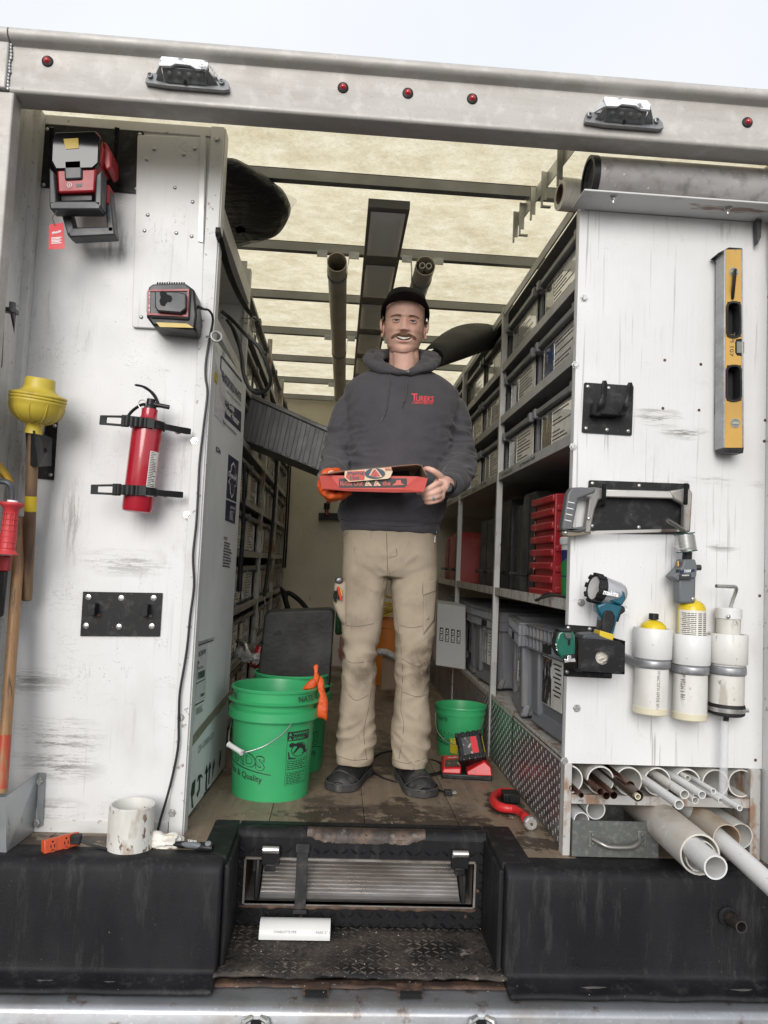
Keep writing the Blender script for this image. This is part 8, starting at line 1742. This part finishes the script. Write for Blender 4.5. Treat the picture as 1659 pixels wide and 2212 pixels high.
n.l(c, n.b.inputs['Base Color']); n.b.inputs['Roughness'].default_value = .9; n.b.inputs['Specular IOR Level'].default_value = .15; n.bump(n.noise(1000, (1, 1, 1), 1), .2, .001); n.bump(n.noise(45, (1, 1, 1), 4), .22, .004); tanm = n.m
TRS = trm.build('trousers', tanm, MAN, smooth=180); bt_ = BVHTree.FromPolygons([V(v) for v in trm.v], trm.f)
sd = mat('tan_seam', (.13, .095, .065), .9)
S_ = lambda pts, r=.0011: seam(bt_, pts, r, sd, TRS, off=-.0001)
S_([(835, 1152), (836, 1190), (837, 1230)], .0013); S_([(838, 1232), (832, 1280), (822, 1340), (812, 1390), (806, 1460), (796, 1530), (786, 1580), (792, 1640)]); S_([(840, 1232), (850, 1290), (858, 1340), (866, 1400), (870, 1460), (866, 1530), (872, 1570), (862, 1640)])
S_([(748, 1351), (775, 1353), (808, 1347)]); S_([(864, 1351), (890, 1356), (913, 1352)]); S_([(742, 1418), (760, 1432), (800, 1428)]); S_([(870, 1424), (900, 1440), (918, 1430)]); S_([(752, 1500), (770, 1513), (795, 1502)]); S_([(868, 1494), (900, 1505), (922, 1500)])
S_([(855, 1184), (857, 1200), (840, 1204)]); S_([(742, 1160), (752, 1148)]); S_([(728, 1632), (760, 1642), (794, 1640)]); S_([(848, 1640), (880, 1649), (918, 1638)])
def patch(pxs, nm, th=.004, nx=10, ny=14):
    f = sm(pxs, th, bt_); m = M(); m.grid(nx, ny, lambda u, v: f(u, v)); o_ = m.build(nm, tanm, TRS, smooth=180, solid=.003); return o_
patch([(915, 1371), (938, 1340), (944, 1266), (914, 1270)], 'cargo_pocket', .003); patch([(914, 1286), (942, 1276), (944, 1254), (914, 1258)], 'pocket_flap', .0065)
S_([(914, 1260), (914, 1284), (925, 1285), (942, 1275)], .0013)
# tool pocket at the outer thigh with pens and a knife
p0 = W(722, 1255, Y=2.86); puffy([(722, 1262), (728, 1254), (748, 1256), (750, 1300), (750, 1352), (738, 1345), (723, 1315), (720, 1300)], 2.862, .032, 'tool_pocket', tanm, TRS, amp=.003)
S_([(743, 1256), (744, 1300), (749, 1352)]); 
M().tube(PX([(725, 1300), (722, 1290), (724, 1276)], 2.822), .0045, 8).build('pen', blackplas, TRS); M().tube(PX([(729, 1294), (731, 1272)], 2.818), .0065, 10).build('marker_pen', blackplas, TRS)
M().tube(PX([(737, 1296), (733, 1280), (730, 1267)], 2.814), .0048, 10).build('pen', mat('red_pen', (.55, .03, .02), .35), TRS); M().tube(PX([(738, 1288), (735, 1272)], 2.819), .004, 8).build('pen', MC['yellow_tape'], TRS)
puffy([(724, 1258), (726, 1248), (738, 1246), (741, 1256), (734, 1262)], 2.84, .012, 'folding_knife', mat('grey_knife', (.12, .12, .125), .3, .6), TRS, amp=.001)
m = M(); torus(m, surf(bt_, 941, 1150, .008), .009, .002, (1, .3, 0), 18); m.tube([surf(bt_, 940, 1158, .006), surf(bt_, 939, 1172, .006)], .002, 6); m.build('key_clip', steel, TRS)
patch([(921, 1338), (926, 1338), (926, 1330), (921, 1330)], 'cloth_tag', .005, 3, 3)
# ---- shoes
shm = mat('black_boot_leather', (.026, .026, .027), .5, 0, spec=.35, L=[((.10, .095, .09), 22, (1, 1, 1), .5, .72, .7)], B=[(300, (1, 1, 1), .3, .001), (30, (1, 1, 1), .25, .005)])
solem = mat('boot_sole', (.035, .034, .034), .7, 0, L=[((.10, .09, .08), 25, (1, 1, 1), .5, .72, .8)], B=[(80, (1, 1, 1), .5)])
def shoe(toe, heel, s_):
    t0 = W(*toe, Z=0); h0 = W(*heel, Z=0); d_ = (t0-h0); L_ = .300; d_.z = 0; d_.normalize(); sd_ = V((-d_.y, d_.x, 0)); h0 = t0-d_*L_
    sec = [(.0, .024, .052, .0), (.010, .038, .090, 0), (.04, .044, .118, 0), (.08, .046, .122, 0), (.12, .047, .108, .002), (.16, .051, .094, .003), (.20, .056, .084, .004), (.235, .058, .078, .004), (.268, .055, .070, .003), (.292, .042, .054, .002), (.304, .022, .036, 0)]
    m = M(); vs = []; n_ = 24
    for s0, hw, h, sh in sec:
        for k in range(n_):
            a = 2*pi*k/n_; x = hw*cos(a)*(1 if sin(a) < 0 else (1-.25*sin(a))); z = .024+max(h-.024, .004)*(sin(a) if sin(a) > 0 else .1*sin(a)); vs.append(h0 + d_*s0 + sd_*(x+s_*sh) + V((0, 0, z)))
    m.add(vs, [(i*n_+k, i*n_+(k+1) % n_, (i+1)*n_+(k+1) % n_, (i+1)*n_+k) for i in range(len(sec)-1) for k in range(n_)]+[tuple(range(n_)), tuple((len(sec)-1)*n_+k for k in range(n_))[::-1]])
    sh_ = m.build('shoe', shm, MAN, sub=2, smooth=180)
    out = []
    for s0, hw, h, sh in sec: out.append((s0, hw+.006, sh))
    pts = [h0+d_*(s0-.004)+sd_*(w_+s_*sh) for s0, w_, sh in out]+[h0+d_*.313+sd_*.0]+[h0+d_*(s0-.004)+sd_*(-w_+s_*sh) for s0, w_, sh in reversed(out)]
    M().prism([p+V((0, 0, .001)) for p in pts], (0, 0, .030)).build('sole', solem, sh_, bevel=.005, seg=3)
    M().prism([p+(p-(h0+d_*.15))*.004+V((0, 0, .026)) for p in pts], (0, 0, .005)).build('welt', mat('grey_welt', (.06, .06, .062), .5), sh_, bevel=.002)
    m = M(); rs_ = [p for p in sec]
    for k in range(11):
        a = pi*(k)/10; 
    q = [h0+d_*(.246+.036*sin(pi*k/10)*1.0)+sd_*(-.056+.112*k/10)+V((0, 0, .034+.038*sin(pi*k/10))) for k in range(11)]; m.tube(q, .0025, 6); m.build('toe_cap_edge', solem, sh_)
    m = M()
    for k in range(4): s0 = .112+.020*k; z = .112-.0085*k; m.tube([h0+d_*(s0+.006)+sd_*(-.026)+V((0, 0, z-.012)), h0+d_*s0+V((0, 0, z+.001)), h0+d_*(s0+.008)+sd_*.026+V((0, 0, z-.012))], .0028, 6)
    m.tube([h0+d_*.105+sd_*.01+V((0, 0, .117)), h0+d_*.11+sd_*.03+V((0, 0, .104)), h0+d_*.13+sd_*.042+V((0, 0, .088))], .0024, 6); m.build('laces', mat('grey_laces', (.07, .07, .072), .7), sh_)
shoe((730, 1712), (782, 1668), -1); shoe((916, 1725), (872, 1672), 1)
# ---- watch, ring, glove
a = W(969, 1047, Y=2.672); b = W(960, 1047, Y=2.645); ax = (b-a).normalized()
WT = M().lathe([(.0305, -.011), (.0335, -.009), (.0335, .009), (.0305, .011)], a, ax, 36, closed=True).build('wristwatch', blackplas, MAN); p = W(968, 1054, Y=2.634); M().lathe([(0, -.010), (.016, -.010), (.019, -.006), (.020, .0), (.020, .006)], p, V((.3, .85, -.1)), 28).build('watch_face', blackplas, WT)
a = W(936, 1075, Y=2.5975); b = W(931, 1076, Y=2.598); ax = (b-a).normalized(); M().lathe([(.0090, -.0035), (.0112, -.0035), (.0112, .0035), (.0090, .0035)], a, ax, 24, closed=True).build('finger_ring', mat('grey_ring', (.22, .23, .24), .5), MAN)
gl = M(); bm_keep = bm2; bm2 = gl
limb(gl, [(711, 1044, 2.675, .036), (708, 1044, 2.65, .035), (706, 1052, 2.625, .032), (708, 1064, 2.61, .026)], 18)
finger([(702, 1058, 2.615), (712, 1070, 2.60), (732, 1070, 2.605), (756, 1064, 2.625)], .0155, .0095); finger([(704, 1060, 2.625), (714, 1074, 2.62), (732, 1074, 2.63), (746, 1070, 2.645)], .0150, .010); finger([(704, 1062, 2.64), (712, 1076, 2.64), (726, 1077, 2.65)], .014, .010)
finger([(698, 1040, 2.645), (702, 1022, 2.64), (712, 1016, 2.645), (730, 1018, 2.66)], .014, .0105)
gr_, gn = remesh(gl, .0035, 4); gr_.v = [tuple(V(v)+gn[i]*(.003*mn.noise(V(v)*40)+fold(V(v), (30, 30, 60), .003)-.001)) for i, v in enumerate(gr_.v)]; gr_.build('orange_glove', og, MAN, smooth=180)
# ================================================================ pizza box
t = T3('pizza_box', 'open red and cream cardboard pizza box held in both hands', 'pizza box', W(800, 1045, Y=2.62))
cor = mat('coral_card', (.50, .085, .07), .6, 0, L=[((.38, .06, .05), 12, (1, 1, 1), .5, .75, .5)]); crd = mat('kraft_card', (.30, .20, .13), .75, 0, L=[((.22, .14, .09), 14, (1, 1, 1), .5, .7, .5)]); crm = mat('cream_card', (.62, .50, .34), .6)
Yo, Yw, Yb = 2.545, 2.600, 2.765
def sheet(pts, mt, nm, th=.003, par=t): m = M(); m.prism(pts, V((0, th*.5, -th))); return m.build(nm, mt, par)
OL, OR = W(696, 1054, Y=Yo), W(916, 1061, Y=Yo); WLb, WRb = W(735, 1055, Y=Yw), W(868, 1057, Y=Yw); WLt, WRt = W(714, 1027, Y=Yw), W(902, 1029, Y=Yw); XL_, XR2 = W(689, 1027, Y=Yo+.02), W(924, 1033, Y=Yo+.02)
bl_, br_ = V((WLb.x-.02, Yb, WLb.z+.008)), V((WRb.x+.02, Yb, WRb.z+.008))
sheet([OL, W(752, 1059, Y=Yo+.01), W(852, 1062, Y=Yo+.01), OR, WRb, WLb], cor, 'tray_floor'); sheet([WLb, WRb, br_, bl_], crd, 'box_bottom'); M().prism([WLb, WRb, WRt, WLt], (0, .003, 0)).build('front_wall', cor, t)
M().prism([OL, WLb, WLt, XL_], (.0, .003, 0)).build('corner_wing', cor, t); M().prism([WRb, OR, XR2, WRt], (0, .003, 0)).build('corner_wing', cor, t)
LL, LR = W(690, 1024, Y=Yo+.03), W(921, 1026, Y=Yo+.03); M1 = W(745, 1016, Y=Yw-.01); M2 = W(900, 1002, Y=Yw-.01); M3 = W(909, 1004, Y=Yw)
bt1, bt2 = V((LL.x, Yb, LL.z+.010)), V((M3.x+.01, Yb, M2.z+.004))
sheet([LL, M1, M2, M3, bt2, bt1], crd, 'lid'); M().prism([M3, LR, V((LR.x, Yb, LR.z-.02)), bt2], (.002, 0, 0)).build('side_wall', crd, t); M().prism([XL_, LL, bt1, bl_], (-.002, 0, 0)).build('side_wall', crd, t)
M().prism([bl_, br_, bt2, bt1], (0, .003, 0)).build('back_wall', crd, t)
Yf_ = Yw-.014; FLP = [(745, 1016), (844.6, 1008), (848, 1019), (843, 1031), (838, 1034), (754, 1041), (744, 1031)]
M().prism([W(x, y, Y=Yf_+(.0 if y > 1020 else .006)) for x, y in FLP], (0, .002, 0)).build('lid_flap', crm, t)
Yp_ = Yf_-.001
def pp2(px, mt, nm, Y=Yp_, par=t): M().prism(PX(px, Y), (0, .0006, 0)).build(nm, mt, par)
pp2([(750, 1018.5), (788, 1016.5), (787, 1036.5), (756, 1038.5), (747, 1031)], cor, 'flap_print'); navp = mat('slate_print', (.06, .08, .11), .6)
qtext('Piping', [(753, 1028), (786, 1026), (787, 1018), (751, 1019)], Yp_-.0006, bold=.03).build('lettering', navp, t, smooth=0); qtext('Hot', [(757, 1037), (776, 1036), (776, 1027.5), (756, 1028.5)], Yp_-.0006, bold=.03).build('lettering', navp, t, smooth=0)
qtext('mo', [(846, 1010), (831, 1010.5), (832, 1016), (847, 1015)], Yp_-.0006, bold=.03).build('lettering', cor, t, smooth=0)
pp2(oval(810, 1023, 22, 11.5), navp, 'round_print', Yp_-.0004); pp2([(797, 1027), (805, 1012.5), (812, 1012), (826, 1030), (815, 1031)], crm, 'slice_print', Yp_-.0008); pp2([(800, 1027), (807, 1014.5), (811, 1014), (822, 1029), (812, 1030)], cor, 'slice_print', Yp_-.0012)
for x, y in ((806, 1021), (811, 1026), (809, 1017)): pp2(oval(x, y, 1.6, 1.2, 10), navp, 'topping_print', Yp_-.0016)
Yq = Yw-.0008; f = lambda u, v: (WLb*(1-u)+WRb*u)*(1-v)+(WLt*(1-u)+WRt*u)*v
bq = pxq([(732, 1054), (879, 1053), (879, 1033.5), (732, 1033.5)], Yw)
bn = lambda u, v, e=.0012: bq(u, v)+V((0, -e, 0))
M().prism([bn(u, v) for u, v in ((.01, 0), (.99, 0), (1, .15), (1, .85), (.99, 1), (.01, 1), (0, .85), (0, .15))], (0, .0005, 0)).build('black_banner', ink, t)
crp = mat('coral_print', (.55, .12, .09), .6)
for s_, u0, u1 in (('No', .02, .085), ('One', .095, .195), ('Out', .22, .35), ('the', .64, .755)): text(s_, lambda u, v: bn(u0+(u1-u0)*u, .22+.5*v, .0020), w=1, h=1, bold=.02).build('lettering', crp, t, smooth=0)
for u0 in (.38, .51):
    M().add([bn(u0, .2, .0020), bn(u0+.11, .2, .0020), bn(u0+.03, .85, .0020)], [(0, 1, 2)]).build('slice_print', crm, t)
    for a, b in ((.03, .35), (.055, .28), (.04, .55)): M().add([bn(u0+a+.010*cos(g), b+.07*sin(g), .0026) for g in [i*pi/4 for i in range(8)]], [tuple(range(8))]).build('topping_print', cor, t)
M().add([bn(u, v, .0020) for u, v in ((.78, .22), (.97, .30), (.92, .45), (.905, .85), (.86, .80), (.85, .88), (.83, .50), (.80, .38))], [tuple(range(8))]).build('hat_print', crp, t)
